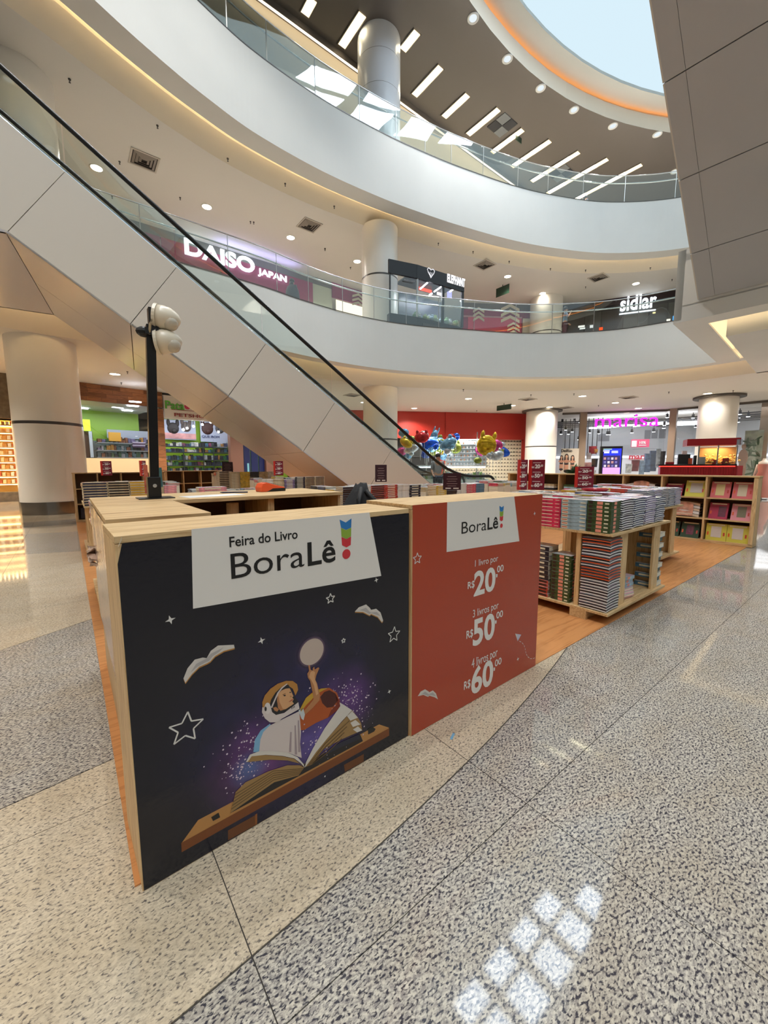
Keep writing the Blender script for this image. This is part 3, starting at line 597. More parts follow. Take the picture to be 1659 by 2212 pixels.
tan,gry,wht=pm('page_tan',rgb(150,118,72)),pm('page_grey',rgb(172,166,164)),pm('page_white',rgb(206,200,192))
gold=pm('gold_edge',rgb(176,122,52))
LB=[(52,1230),(80,1160),(130,1100),(185,1086),(212,1090),(240,1040),(290,1003),(400,998),(405,1020),(330,1040),(270,1075),(237,1112),(215,1125),(160,1150),(110,1200),(65,1260)]
poly(D,X([(x+1,y+9) for x,y in LB]),3,gold,fp,'flying_book'); poly(D,X(LB),4,wht,fp,'flying_book'); poly(D,X([(140,1130),(212,1092),(240,1060),(330,1015),(300,1045),(250,1080),(228,1110),(205,1118),(150,1148),(100,1190)]),5,gry,fp,'flying_book')
RB=[(1232,770),(1260,740),(1310,720),(1335,742),(1345,757),(1380,750),(1410,775),(1428,830),(1420,843),(1390,805),(1345,785),(1335,795),(1290,772)]
poly(D,X([(x,y+7) for x,y in RB]),3,gold,fp,'flying_book'); poly(D,X(RB),4,wht,fp,'flying_book'); poly(D,X([(1265,760),(1310,742),(1337,772),(1350,775),(1385,772),(1412,800),(1385,792),(1345,778),(1334,785),(1295,765)]),5,gry,fp,'flying_book')
# printed table, book, child astronaut, planet
S7=lambda Ls: b2(Ls,520,1480,5.53); S8=lambda Ls: b2(Ls,560,1360,8.295); S2=lambda Ls: b2(Ls,230,1400,2.476)
poly(D,S2([(490,920),(400,1045),(1510,455),(1510,425),(1458,408)]),3,pm('table_top',rgb(178,128,72)),fp,'printed_table'); poly(D,S2([(400,1042),(1512,428),(1512,468),(402,1092)]),4,pm('table_edge',rgb(118,64,28)),fp,'printed_table')
poly(D,S2([(650,975),(805,888),(805,942),(650,1028)]),3,pm('table_leg',rgb(104,58,26)),fp,'printed_table'); poly(D,S2([(1270,625),(1376,566),(1376,606),(1275,662)]),3,pm('table_leg',rgb(104,58,26)),fp,'printed_table')
poly(D,S2([(795,890),(806,884),(806,940),(795,946)]),5,pm('leg_light',rgb(140,82,36)),fp,'printed_table')
poly(D,S2([(560,905),(600,880),(608,905),(570,925)]),5,ink,fp,'printed_clip'); poly(D,S2([(1398,432),(1420,420),(1440,432),(1432,446),(1400,462)]),5,ink,fp,'printed_clip')
poly(D,S7([(700,540),(702,420),(712,290),(780,150),(860,80),(960,40),(1060,32),(1150,90),(1188,200),(1180,280),(1040,390),(900,450),(760,535)]),5,pm('planet',rgb(168,78,28)),fp,'printed_planet')
poly(D,S7([(705,290),(780,150),(870,82),(960,42),(1040,34),(900,110),(850,170),(780,240),(720,320)]),6,pm('planet_yellow',rgb(190,150,44)),fp,'printed_planet')
poly(D,S7([(950,140),(1000,80),(1060,60),(1130,100),(1165,180),(1100,260),(1030,270),(975,215)]),6,pm('planet_dark',rgb(70,22,16)),fp,'printed_planet')
poly(D,S7([(1130,100),(1188,200),(1180,280),(1040,390),(1080,300),(1150,230)]),6,pm('planet_rust',rgb(120,40,20)),fp,'printed_planet')
mc=D(674,1408,5); mr_=(D(674,1380,5)-mc).length
for k,(f,c) in enumerate(((1.22,rgb(46,36,62)),(1.12,rgb(86,66,86)),(1.0,rgb(188,170,158)))): dotp(D,(674,1408),mr_*f,4+k,pm('moon%d'%k,c),fp,'printed_moon',36)
skin=pm('skin',rgb(176,120,76)); skinl=pm('skin_light',rgb(206,156,110)); suit=pm('suit',rgb(204,192,188)); suitd=pm('suit_shade',rgb(158,142,146)); dark=pm('dark_line',rgb(28,26,30))
poly(D,S7([(350,460),(240,540),(170,650),(150,800),(220,800),(235,660),(290,560),(365,490)]),6,pm('sleeve_blue',rgb(120,170,204)),fp,'printed_child')
poly(D,S7([(350,480),(700,310),(720,560),(710,700),(728,870),(560,805),(350,795),(220,800),(235,650),(270,560)]),7,suit,fp,'printed_child')
for a,b_ in (((650,480),(660,830)),((690,420),(700,800)),((600,560),(590,800))): poly(D,S7([(a[0]-8,a[1]),(a[0]+8,a[1]),(b_[0]+14,b_[1]),(b_[0]-14,b_[1])]),8,suitd,fp,'printed_child')
poly(D,S7([(690,300),(745,270),(768,350),(750,420),(725,400)]),6,pm('cuff',rgb(188,196,198)),fp,'printed_child')
poly(D,S8([(880,640),(908,640),(922,720),(958,735),(960,690),(985,665),(996,715),(1055,675),(1077,690),(1022,820),(1005,900),(1035,960),(1088,1180),(1080,1265),(960,1400),(830,1520),(800,1460),(900,1340),(972,1250),(960,1150),(912,920),(872,860),(860,790),(892,740)]),8,skin,fp,'printed_child')
poly(D,S8([(920,760),(960,740),(1000,760),(990,850),(1000,900),(1030,980),(1060,1150),(1020,1180),(980,1000),(930,900),(890,850)]),9,skinl,fp,'printed_child')
poly(D,S8([(55,1300),(100,1180),(200,1060),(330,970),(480,918),(600,920),(680,980),(697,1080),(650,1180),(600,1060),(500,990),(380,1050),(290,1150),(230,1260),(200,1350),(210,1400),(100,1420),(60,1400)]),8,pm('visor_gold',rgb(176,122,54)),fp,'printed_child')
poly(D,S8([(190,1350),(210,1260),(290,1130),(400,1030),(520,985),(575,1060),(610,1180),(700,1290),(690,1350),(450,1480),(320,1535),(240,1500)]),9,dark,fp,'printed_child')
poly(D,S8([(330,1160),(400,1090),(470,1060),(545,1050),(580,1120),(612,1195),(592,1215),(617,1250),(592,1290),(622,1325),(590,1350),(480,1422),(380,1452),(335,1380),(318,1270)]),10,skinl,fp,'printed_child')
poly(D,S8([(318,1240),(345,1180),(365,1300),(420,1420),(470,1428),(380,1456),(335,1400)]),11,skin,fp,'printed_child'); poly(D,S8([(248,1400),(300,1385),(352,1430),(322,1472),(272,1452)]),10,skin,fp,'printed_child')
for q in ([(430,1180),(462,1165),(478,1180),(455,1198)],[(535,1125),(565,1112),(572,1128),(548,1138)]): poly(D,S8(q),11,dark,fp,'printed_eye')
poly(D,S8([(418,1165),(470,1140),(475,1148),(424,1175)]),11,pm('brow',rgb(120,74,44)),fp,'printed_eye'); poly(D,S8([(520,1298),(570,1262),(608,1240),(600,1268),(560,1290)]),11,pm('lips',rgb(164,76,60)),fp,'printed_mouth'); poly(D,S8([(560,1180),(585,1195),(575,1215),(550,1205)]),11,skin,fp,'printed_nose')
poly(D,S8([(48,1480),(55,1390),(110,1400),(210,1400),(232,1480),(300,1530),(450,1492),(700,1300),(722,1420),(400,1600),(330,1662),(190,1662),(100,1590)]),11,suit,fp,'printed_child')
sp=S8([(205,1395),(262,1270),(325,1130),(400,1035),(500,962)]); sp2=S8([(232,1405),(285,1280),(345,1145),(415,1055),(505,978)]); poly(D,sp+sp2[::-1],12,suit,fp,'printed_child')
poly(D,[ (560+(150+58*math.cos(a))/8.295,1360+(1410+102*math.sin(a))/8.295) for a in [2*PI*i/20 for i in range(20)]],13,pm('earphone',rgb(212,204,200)),fp,'printed_child'); poly(D,[ (560+(114+20*math.cos(a))/8.295,1360+(1422+42*math.sin(a))/8.295) for a in [2*PI*i/16 for i in range(16)]],14,dark,fp,'printed_child')
for q in ((575,1395),(600,1380),(622,1368)): poly(D,S8([(q[0],q[1]),(q[0]+10,q[1]-6),(q[0]+14,q[1]+28),(q[0]+4,q[1]+34)]),13,dark,fp,'printed_child')
poly(D,[(497,1757),(650,1674),(784,1601),(778,1586),(655,1652),(506,1742)],4,dark,fp,'printed_book')
poly(D,[(509,1711),(530,1690),(580,1666),(621,1653),(647,1653),(657,1658),(645,1675),(592,1690),(498,1756)],7,tan,fp,'printed_book')
for k in range(5):
    f=k*.17+.1; L_=lambda p,q:(p[0]+(q[0]-p[0])*f,p[1]+(q[1]-p[1])*f); a,c,e=L_((509,1711),(497,1757)),L_((590,1662),(592,1690)),L_((657,1658),(645,1675))
    poly(D,[a,c,e,(e[0],e[1]+1.4),(c[0],c[1]+1.6),(a[0],a[1]+2)],8,pm('page_line',rgb(96,72,42)),fp,'printed_book')
poly(D,S7([(120,845),(300,835),(500,850),(640,880),(760,985),(700,935),(560,900),(350,890),(75,920)]),9,tan,fp,'printed_book'); poly(D,S7([(60,920),(110,830),(220,790),(350,785),(560,805),(680,860),(752,945),(764,985),(720,935),(640,875),(500,845),(300,832),(130,850),(85,915)]),10,wht,fp,'printed_book')
poly(D,S7([(765,980),(830,900),(900,800),(1030,640),(1330,300),(1400,385),(1440,460),(1450,540),(1200,650),(1000,760),(900,880),(850,950)]),6,tan,fp,'printed_book')
poly(D,S7([(1060,760),(1200,680),(1410,588),(1432,640),(1200,740),(1000,840)]),7,pm('book_night',rgb(30,34,54)),fp,'printed_book')
poly(D,S7([(765,985),(780,920),(860,760),(1000,520),(1190,250),(1180,205),(1240,240),(1330,300),(1200,440),(1030,640),(900,800),(830,900)]),8,wht,fp,'printed_book')
for q in ([(1270,370),(1330,310),(1400,388),(1310,425)],[(1310,450),(1370,415),(1432,470),(1340,500)],[(1340,530),(1400,492),(1452,540),(1390,565)]): poly(D,S7(q),9,wht,fp,'printed_book')
for k in range(4):
    a=(1300-30*k,420+70*k); poly(D,S7([(800+18*k,960-6*k),(1010+10*k,690+35*k),a,(a[0],a[1]+10),(1014+10*k,700+35*k),(806+18*k,962-6*k)]),9,pm('page_line',rgb(96,72,42)),fp,'printed_book')
sp=B(); rnd=random.Random(3)
for cx,cy,sx,sy,nn in ((520,1660,22,30,90),(545,1610,18,30,60),(765,1520,24,26,120),(690,1600,24,18,60),(735,1495,30,16,60)):
    for _ in range(nn):
        x,y=rnd.gauss(cx,sx),rnd.gauss(cy,sy); r=rnd.choice((.0012,.0018,.0028,.004)); c=D(x,y,5); sp.quad([c+u*(r*math.cos(i*PI/3))+zz*(r*math.sin(i*PI/3)) for i in range(6)])
sp.build('printed_stardust',[pm('dust',rgb(206,188,206))],fp,kind='stuff')
# ---- red stand
P0r,P1r=(1.396,1.539),(2.666,1.55)
Rp=Panel(P0r,P1r); tr=thing('price_stand','wooden stand with a glossy red price poster on its front','display stand',(P0r[0],P0r[1],0),Rp.a)
u,n_=Rp.w.u,-Rp.w.n; o0=Vector((*P0r,0)); Wr=1.27; Hr=1.297
B().obox(o0+n_*.004+zz*(Hr-.024),u*Wr,n_*.4,zz*.024).build('top_board',[pine_x],tr,bevel=.0015)
for s in (0,Wr-.022): B().obox(o0+u*s+n_*.001,u*.022,n_*.3,zz*(Hr-.026)).build('side_board',[pine_z],tr,bevel=.0015)
B().obox(o0+u*.023+n_*.001,u*(Wr-.046),n_*.02,zz*(Hr-.026)).build('back_board',[pine_x],tr)
rp=B().obox(o0+u*.004+zz*.003,u*(Wr-.004),-n_*.0009,zz*(Hr-.0035)).build('poster',[redp],tr)
R3=lambda Ls: b2(Ls,850,1050,3.88)
poly(Rp,R3([(450,136),(1012,87),(1055,462),(445,553)]),4,pw,rp,'logo_field')
rt=lambda s,a,b_,c,m=pw,bd=0.0: tx(Rp,s,*R3([a,b_,c]),m,rp,6,bd)
rt('Bora',(570,404),(778,365),(568,303),ink,-.002); rt('Lê',(787,364),(876,352),(787,265),ink,.016)
for q,m in (([(888,165),(907,178),(925,165),(922,205),(905,216),(891,207)],blue),([(891,209),(905,218),(922,207),(920,245),(905,257),(891,250)],green),([(891,252),(905,259),(920,247),(918,285),(905,295),(891,286)],redm)): poly(Rp,R3(q),6,m,rp,'exclamation_mark')
dotp(Rp,R3([(905,332)])[0],None,6,redm,rp,'exclamation_mark',ex=R3([(905,350)])[0])
for s,a,b_,c,d in (('1 livro por',(683,671),(876,632),(683,622),None),('3 livros por',(665,1091),(879,1034),(664,1040),None),('4 livros por',(655,1508),(870,1442),(655,1452),None)): rt(s,a,b_,c)
for s,a,b_,c in (('20',(672,912),(852,872),(677,718)),('50',(664,1330),(846,1270),(674,1120)),('60',(650,1730),(832,1665),(660,1525))): rt(s,a,b_,c,pw,.028)
for a,b_,c in (((622,862),(679,846),(622,805)),((611,1278),(666,1260),(611,1216)),((590,1704),(644,1684),(590,1642))): rt('R$',a,b_,c,pw,.012)
for a,b_,c in (((868,723),(921,712),(868,670)),((862,1110),(916,1094),(862,1058)),((849,1512),(904,1490),(849,1460))): rt('00',a,b_,c,pw,.012)
for x,y in ((866,752),(858,1140),(845,1535)): poly(Rp,R3([(x-7,y-14),(x+7,y-14),(x+4,y+12),(x-6,y+14)]),6,pw,rp,'lettering')
star(Rp,R3([(200,608)])[0],.032,sw,rp); star4(Rp,R3([(1183,230)])[0],.015,sw,rp); star4(Rp,R3([(1043,1450)])[0],.016,sw,rp)
poly(Rp,R3([(203,1762),(228,1722),(265,1703),(295,1722),(300,1728),(330,1713),(356,1738),(373,1788),(345,1770),(300,1757),(290,1767),(250,1750)]),4,wht,rp,'flying_book'); poly(Rp,R3([(230,1748),(265,1722),(297,1745),(330,1728),(356,1760),(300,1750),(290,1760),(250,1744)]),5,gry,rp,'flying_book')
poly(Rp,R3([(1020,1237),(1071,1245),(1041,1300)]),4,wht,rp,'paper_plane'); poly(Rp,R3([(1035,1240),(1071,1245),(1041,1300)]),5,pm('plane_lilac',rgb(190,186,206)),rp,'paper_plane')
tl=R3([(1055,1300),(1078,1312),(1095,1335),(1103,1360),(1107,1385),(1113,1408),(1125,1430),(1145,1446),(1170,1446),(1190,1437)]); dsh=B()
for k in range(len(tl)-1):
    a,c=Rp(*tl[k],4),Rp(*tl[k+1],4); d=c-a; e=d.cross(Rp.w.n).normalized()*.0016; dsh.quad([a-e,a+d*.62-e,a+d*.62+e,a+e])
dsh.build('dashed_trail',[pw],rp)
# ---- side counter wrapped in film, with the camera pole
tc=thing('checkout_counter','narrow tall wooden counter wrapped in clear film behind the navy stand','counter',(.12,1.96,0))
B().box(.108,.53,2.03,3.58,1.255,1.28).build('top_board',[ply_x],tc,bevel=.0015)
B().box(.125,.15,1.985,3.56,.0,1.254).build('side_board',[pine_z],tc); B().box(.49,.515,2.05,3.56,.0,1.254).build('side_board',[pine_z],tc)
B().box(.15,.49,2.02,2.04,.0,1.254).build('end_board',[pine_z],tc); B().box(.15,.49,2.05,3.5,.6,.62).build('shelf',[pine_y],tc)
film=M('film_wrap',rgb(206,178,158),.12,spec=.8,bump=.5,bscale=16)
fb=B(); rr=random.Random(5); A_=[];C_=[]
for i in range(15):
    y=1.99+1.57*i/14; A_.append(Vector((.112+.003*rr.random(),y,.42))); C_.append(Vector((.106+.004*rr.random(),y,1.25)))
fb.strip(A_,C_).build('film',[film],tc)
fl=B(); pts=[]
for i in range(12):
    for j in range(7):
        pts.append(Vector((.06+.06*rr.random()-.012*j*0, 3.35+.03*i+.012*rr.random(), .80+.018*j+.02*rr.random()+.02*math.sin(i))))
fl.add(pts,[(i*7+j,i*7+j+1,i*7+j+8,i*7+j+7) for i in range(11) for j in range(6)]).build('loose_film_flap',[film],tc)
tp=thing('camera_pole','black steel pole carrying two white dome cameras, bolted on the wooden counter','pole',(.47,3.2,1.281))
B().box(.36,.58,3.11,3.29,1.281,1.287).build('base_plate',[black],tp); B().box(.425,.505,3.16,3.24,1.287,1.43).build('clamp',[black],tp,bevel=.004)
B().cyl((.465,3.158,1.37),(.465,3.15,1.37),.013,n=10).build('bolt',[chrome],tp)
B().prism([(.437,3.172,1.29),(.493,3.172,1.29),(.493,3.228,1.29),(.437,3.228,1.29)],(.045,0,1.16)).build('shaft',[M('pole_black',rgb(26,25,26),.3,.2)],tp,bevel=.003)
B().box(.47,.55,3.15,3.25,2.38,2.42).ell((.47,3.2,2.40),.05,.04,.035,10,6).box(.50,.555,3.17,3.23,2.42,2.56).build('bracket',[black],tp)
B().tube([(.495,3.16,2.38),(.50,3.14,2.44),(.52,3.145,2.50),(.535,3.17,2.50)],.008,6).build('cable',[M('cable_beige',rgb(196,178,146),.5)],tp,smooth=True)
camw=M('camera_white',rgb(226,216,196),.3)
for k,(zc,tilt) in enumerate(((2.515,.15),(2.352,-.1))):
    tcm=thing('dome_camera','white dome security camera, %s on the black pole'%('upper' if k==0 else 'lower'),'security camera',(.56,3.2,zc))
    ax=(Vector((math.cos(tilt),-.45,-math.sin(tilt)))).normalized(); y_=zz.cross(ax).normalized(); z_=ax.cross(y_)
    b=B(); c0=Vector((.56,3.2,zc)); prev=None; prof_=[(0,.078),(.03,.08),(.07,.074),(.10,.06),(.125,.04),(.14,.015),(.143,.0)]; vs=[];fs=[];nn=24
    for h,r in prof_: vs+= [c0+ax*h+(y_*math.cos(2*PI*i/nn)+z_*math.sin(2*PI*i/nn))*r for i in range(nn)]
    for q in range(len(prof_)-1): fs += [(q*nn+i,q*nn+(i+1)%nn,(q+1)*nn+(i+1)%nn,(q+1)*nn+i) for i in range(nn)]
    fs.append(tuple(range(nn))[::-1]); b.add(vs,fs); b.build('housing',[camw],tcm,smooth=True)
    B().cyl(c0-ax*.02,c0,.085,n=24).build('base_ring',[camw],tcm); B().ell(c0+ax*.085-z_*.03-y_*.02,.05,.05,.05,14,8).build('dome',[M('dome_smoke',rgb(200,192,176),.1)],tcm,smooth=True)
    B().obox(c0+ax*.02+z_*.079,ax*.03,y_*.03,z_*.003).build('label_plate',[M('label_grey',rgb(120,120,124),.4)],tcm)
# ---- desk behind
td=thing('desk','low-backed wooden checkout desk with open cubbies and a card terminal on top','desk',(1.2,3.3,0))
B().box(.53,1.86,2.94,3.72,1.254,1.28).build('top_board',[pine_x],td,bevel=.0015)
B().box(1.83,1.855,2.98,3.7,0,1.253).build('side_board',[pine_z],td); B().box(.54,.565,3.0,3.7,0,1.253).build('side_board',[pine_z],td); B().box(1.20,1.25,2.98,3.5,.02,1.253).build('divider',[pine_z],td)
B().box(.57,1.83,3.68,3.7,.02,1.253).build('back_panel',[M('desk_back',rgb(120,84,56),.6)],td); B().box(.57,1.83,3.0,3.66,.92,.94).build('shelf',[pine_x],td)
CTX=1.40
tt=thing('card_terminal','orange and black card payment terminal lying on the desk','card terminal',(CTX,3.42,1.281),.15)
org=M('terminal_orange',rgb(232,92,48),.35)
R_=Matrix.Translation((CTX,3.42,1.281))@Matrix.Scale(1.12,4)@Matrix.Rotation(.15,4,'Z')
def lp(*p): return R_@Vector(p)
B().prism([lp(-.10,-.045,.0),lp(.11,-.045,.0),lp(.11,-.045,.03),lp(.02,-.045,.052),lp(-.05,-.045,.072),(lp(-.085,-.045,.066)),lp(-.105,-.045,.035)],R_.to_3x3()@Vector((0,.09,0))).build('body',[org],tt,bevel=.006)
B().prism([lp(-.055,-.0455,.0),lp(.115,-.0455,.0),lp(.115,-.0455,.026),lp(.0,-.0455,.026)],R_.to_3x3()@Vector((0,.091,0))).build('lower_shell',[black],tt,bevel=.003)
B().obox(lp(-.05,-.034,.073),lp(.02,-.034,.0535)-lp(-.05,-.034,.073),R_.to_3x3()@Vector((0,.068,0)),(0,0,.002)).build('screen',[M('terminal_screen',rgb(70,78,82),.1)],tt)
kp=B()
for i in range(4):
    for j in range(3): q=lp(.03+.018*i,-.03+.022*j,.05-.0045*i); kp.obox(q,(.012,0,-.003),(0,.016,0),(0,0,.003))
kp.build('keys',[M('key_black',rgb(40,40,42),.4)],tt,kind='stuff')
B().obox(lp(.104,-.03,.024),(.01,0,0),(0,.02,0),(0,0,.006)).build('key_yellow',[M('key_yellow',rgb(214,200,60),.4)],tt)
B().obox((.66,3.06,1.2805),(.42,.05,0),(-.03,.2,0),(0,0,.0012)).build('paper_sheet',[M('paper',rgb(236,236,236),.5)],label='white paper sheet lying on the checkout desk beside the pole',cat='paper')
B().cyl((1.0,3.44,1.286),(1.18,3.36,1.286),.006,n=8).cyl((1.0,3.44,1.286),(.98,3.45,1.286),.0062,.002,n=8).build('pen',[M('pen_navy',rgb(30,36,70),.3)],label='dark blue pen lying on the desk left of the card terminal',cat='pen')
tb=thing('receipt_roll','cream paper roll standing on the shelf inside the desk','paper roll',(.98,3.14,.941)); B().lathe((.98,3.14,.941),[(.0,0),(.045,0),(.045,.28),(.018,.28),(.018,.2)],20).build('roll',[M('roll_cream',rgb(214,198,172),.6)],tb,smooth=False)
# backpack / jacket behind the stand
bp=B(); rr=random.Random(9); c0=Vector((1.78,2.62,.86)); vs=[];fs=[];nn=20
for q in range(9):
    h=q/8; r=.17*(1-.75*max(0,h-.45)/.55)*(1+.05*rr.random()); 
    vs+=[c0+Vector((r*1.05*math.cos(2*PI*i/nn)+.05*h*h,r*.8*math.sin(2*PI*i/nn),h*.5+.012*math.sin(5*i))) for i in range(nn)]
fs=[(q*nn+i,q*nn+(i+1)%nn,(q+1)*nn+(i+1)%nn,(q+1)*nn+i) for q in range(8) for i in range(nn)]+[tuple(range(8*nn,9*nn)),tuple(range(nn))[::-1]]
tk=thing('stool_with_bag' if 0 else 'backpack','black cloth backpack heaped on a stool behind the stands','backpack',(1.8,2.62,.86)); bp.add(vs,fs).build('body',[M('black_cloth',rgb(34,34,36),.85,bump=.3,bscale=30)],tk,smooth=True)
B().tube([(1.68,2.47,.95),(1.66,2.43,1.1),(1.70,2.47,1.25),(1.78,2.55,1.33)],.018,6).tube([(1.9,2.50,.95),(1.92,2.46,1.1),(1.89,2.5,1.22),(1.83,2.56,1.31)],.018,6).build('strap',[M('strap_black',rgb(24,24,26),.7)],tk,smooth=True)
st=thing('stool','black stool under the backpack behind the navy stand','stool',(1.8,2.62,0)); B().cyl((1.8,2.62,.81),(1.8,2.62,.857),.19,n=24).build('seat',[black],st)
for a in range(4): q=PI/4+a*PI/2; B().cyl((1.8+.13*math.cos(q),2.62+.13*math.sin(q),.81),(1.8+.19*math.cos(q),2.62+.19*math.sin(q),.008),.014,n=8).build('leg',[black],st)
# ================================================================ BOOK TABLES
CNT={}; STUFF={}; LIMIT=285
def cvr(i):
    pal=[rgb(214,52,92),rgb(150,176,190),rgb(60,84,50),rgb(38,38,52),rgb(226,222,216),rgb(196,176,140),rgb(190,60,44),rgb(120,104,150),rgb(212,178,66),rgb(76,120,150),rgb(226,150,160),rgb(48,60,96)]
    return M('cover_%d'%i,pal[i%12],.3,spec=.5,vary=.35,vscale=14)
pages=M('book_pages',rgb(232,224,206),.7); pagesw=M('book_pages_white',rgb(226,226,228),.6); orange_e=M('pad_orange',rgb(214,92,48),.5)
peach=M('spine_peach',rgb(232,150,130),.45); titlew=M('spine_cream',rgb(226,220,196),.45); sred=M('spine_red',rgb(186,66,54),.45); sdark=M('spine_dark',rgb(56,36,34),.5)
def top_art(seed):
    n='cover_art_%d'%seed
    if n in MATS: return MATS[n]
    r=random.Random(seed); m=M(n,rgb(200,200,200),.2,spec=.5,bump=.15,bscale=9); nt=m.node_tree; b=nt.nodes['Principled BSDF']
    tc=nt.nodes.new('ShaderNodeTexCoord'); v=nt.nodes.new('ShaderNodeTexVoronoi'); v.inputs['Scale'].default_value=9+seed%5; cr=nt.nodes.new('ShaderNodeValToRGB'); cr.color_ramp.interpolation='CONSTANT'
    cols=[rgb(206,206,208),rgb(176,190,200),rgb(214,208,194),rgb(196,196,200),rgb(222,220,214)]; r.shuffle(cols); cols[r.randrange(5)]=r.choice((rgb(176,96,96),rgb(120,134,100),rgb(84,88,104),rgb(206,184,126),rgb(196,170,182)))
    for k,c in enumerate(cols[:5]):
        e=cr.color_ramp.elements[k] if k<2 else cr.color_ramp.elements.new(.2*k); e.position=[0,.3,.48,.62,.8][k]; e.color=(*lin(c),1)
    sp=nt.nodes.new('ShaderNodeSeparateColor'); nt.links.new(tc.outputs['Object'],v.inputs['Vector']); nt.links.new(v.outputs['Color'],sp.inputs[0]); nt.links.new(sp.outputs[0],cr.inputs[0]); nt.links.new(cr.outputs[0],b.inputs['Base Color']); return m
PROTO={}
def bookmesh(kind,w,l,t,cm,pm_,art):
    """spine along y at x=0; pages show on the other three sides. Returns list of (name, mesh, mats)"""
    if kind=='boxed_book': return B().box(0,w,0,l,0,t,0).box(0,w,0,l,t,t+.0003,1), B().box(-.0004,w+.0004,-.0004,l+.0004,t*.86,t*.9)
    c=min(.0025,t*.16); cov=B(); cov.box(0,w,0,l,0,c,0).box(0,w,0,l,t-c,t,1).box(0,c,0,l,c,t-c,0); pg=B().box(c,w-.004,.004,l-.004,c,t-c)
    return cov,pg
def key_of(*a): return '|'.join(str(x) for x in a)
def make_book(kind,w,l,t,cm,pmat,art,extra=None):
    k=key_of(kind,w,l,t,cm.name,pmat.name,art.name,extra)
    if k in PROTO: return PROTO[k]
    cov,pg=bookmesh(kind,w,l,t,cm,pmat,art); sub=[]
    if extra=='box':      # printed spine patches: coloured band, small title plate, emblem
        sub=[('spine_band',B().box(-.0008,0,l*.36,l*.6,t*.12,t*.86),peach),('title_plate',B().box(-.0008,0,l*.1,l*.27,t*.25,t*.6),titlew),('spine_emblem',B().box(-.0008,0,l*.78,l*.95,t*.2,t*.8),sdark),('side_patch',B().box(w*.3,w*.55,-.0008,0,t*.15,t*.85),peach)]
    elif extra=='blue': sub=[('spine_band',B().box(-.0008,0,l*.72,l*.96,t*.15,t*.85),titlew),('spine_stripe',B().box(-.001,0,l*.73,l*.95,t*.4,t*.62),sred),('title_plate',B().box(-.0008,0,l*.03,l*.24,t*.1,t*.36),titlew)]
    elif extra=='pink': sub=[('title_plate',B().box(-.0008,0,l*.36,l*.95,t*.4,t*.62),titlew),('spine_mark',B().box(-.0008,0,l*.06,l*.24,t*.4,t*.55),titlew)]
    elif extra=='line': sub=[('spine_band',B().box(-.0008,0,l*.2,l*.8,t*.3,t*.7),titlew)]
    elif extra in ('nav','blk','yel'): sub=[('spine_band',B().box(-.0008,0,l*.03,l*.97,t*.15,t*.72),{'nav':M('spine_navy',rgb(40,42,66),.45),'blk':M('spine_black',rgb(40,34,32),.45),'yel':M('spine_yellow',rgb(206,160,52),.45)}[extra])]
    elif extra=='dark': sub=[('spine_band',B().box(-.0008,0,l*.06,l*.94,t*.2,t*.8),sdark)]
    PROTO[k]=(cov,[cm,art],pg,pmat,sub,{}); return PROTO[k]
def place(kind,pr,M4,label,group,parts=True):
    cov,cm,pg,pmat,sub,cache=pr
    if CNT.get(kind,0)>=LIMIT:
        st=STUFF.setdefault(kind,(B(),[])); b,ms=st
        for src,mats in [(cov,cm),(pg,[pmat])]:
            ids=[]
            for m in mats:
                if m not in ms: ms.append(m)
                ids.append(ms.index(m))
            k0=len(b.v); b.v+=[M4@v for v in src.v]; b.f+=[tuple(i+k0 for i in f) for f in src.f]; b.m+=[ids[i] for i in src.m]
        return
    CNT[kind]=CNT.get(kind,0)+1
    if 'o' not in cache:
        o=cov.build(kind,cm); ROOTM[o.name]=Matrix(); o.data.transform(Matrix.Translation(o.location)); o.location=(0,0,0)
        p=pg.build('pages',[pmat],o)
        if parts:
            for nm,bb,mm in sub: bb.build(nm,[mm],o)
        cache['o']=o; r=o
    else:
        o=cache['o']; r=o.copy(); COL.objects.link(r)
        for k in list(o.children):
            c=k.copy(); COL.objects.link(c); c.parent=r
    r.matrix_world=M4; r.matrix_basis=M4; tag(r,label,'book',group)
def stack(kind,pr,n,org,ang,t,label,group,jit=.004,tilt=0,rnd=random.Random(21),flip=False):
    for i in range(n):
        M4=Matrix.Translation((org[0]+rnd.uniform(-jit,jit),org[1]+rnd.uniform(-jit,jit),org[2]+i*(t+.0006)))@Matrix.Rotation(ang+rnd.uniform(-.012,.012)*(jit/.004),4,'Z')
        l=('%s from the top, %s'%(ORD[n-1-i],label)).replace('topmost from the top','topmost') if n>1 else label
        place(kind,pr,M4,l,group)
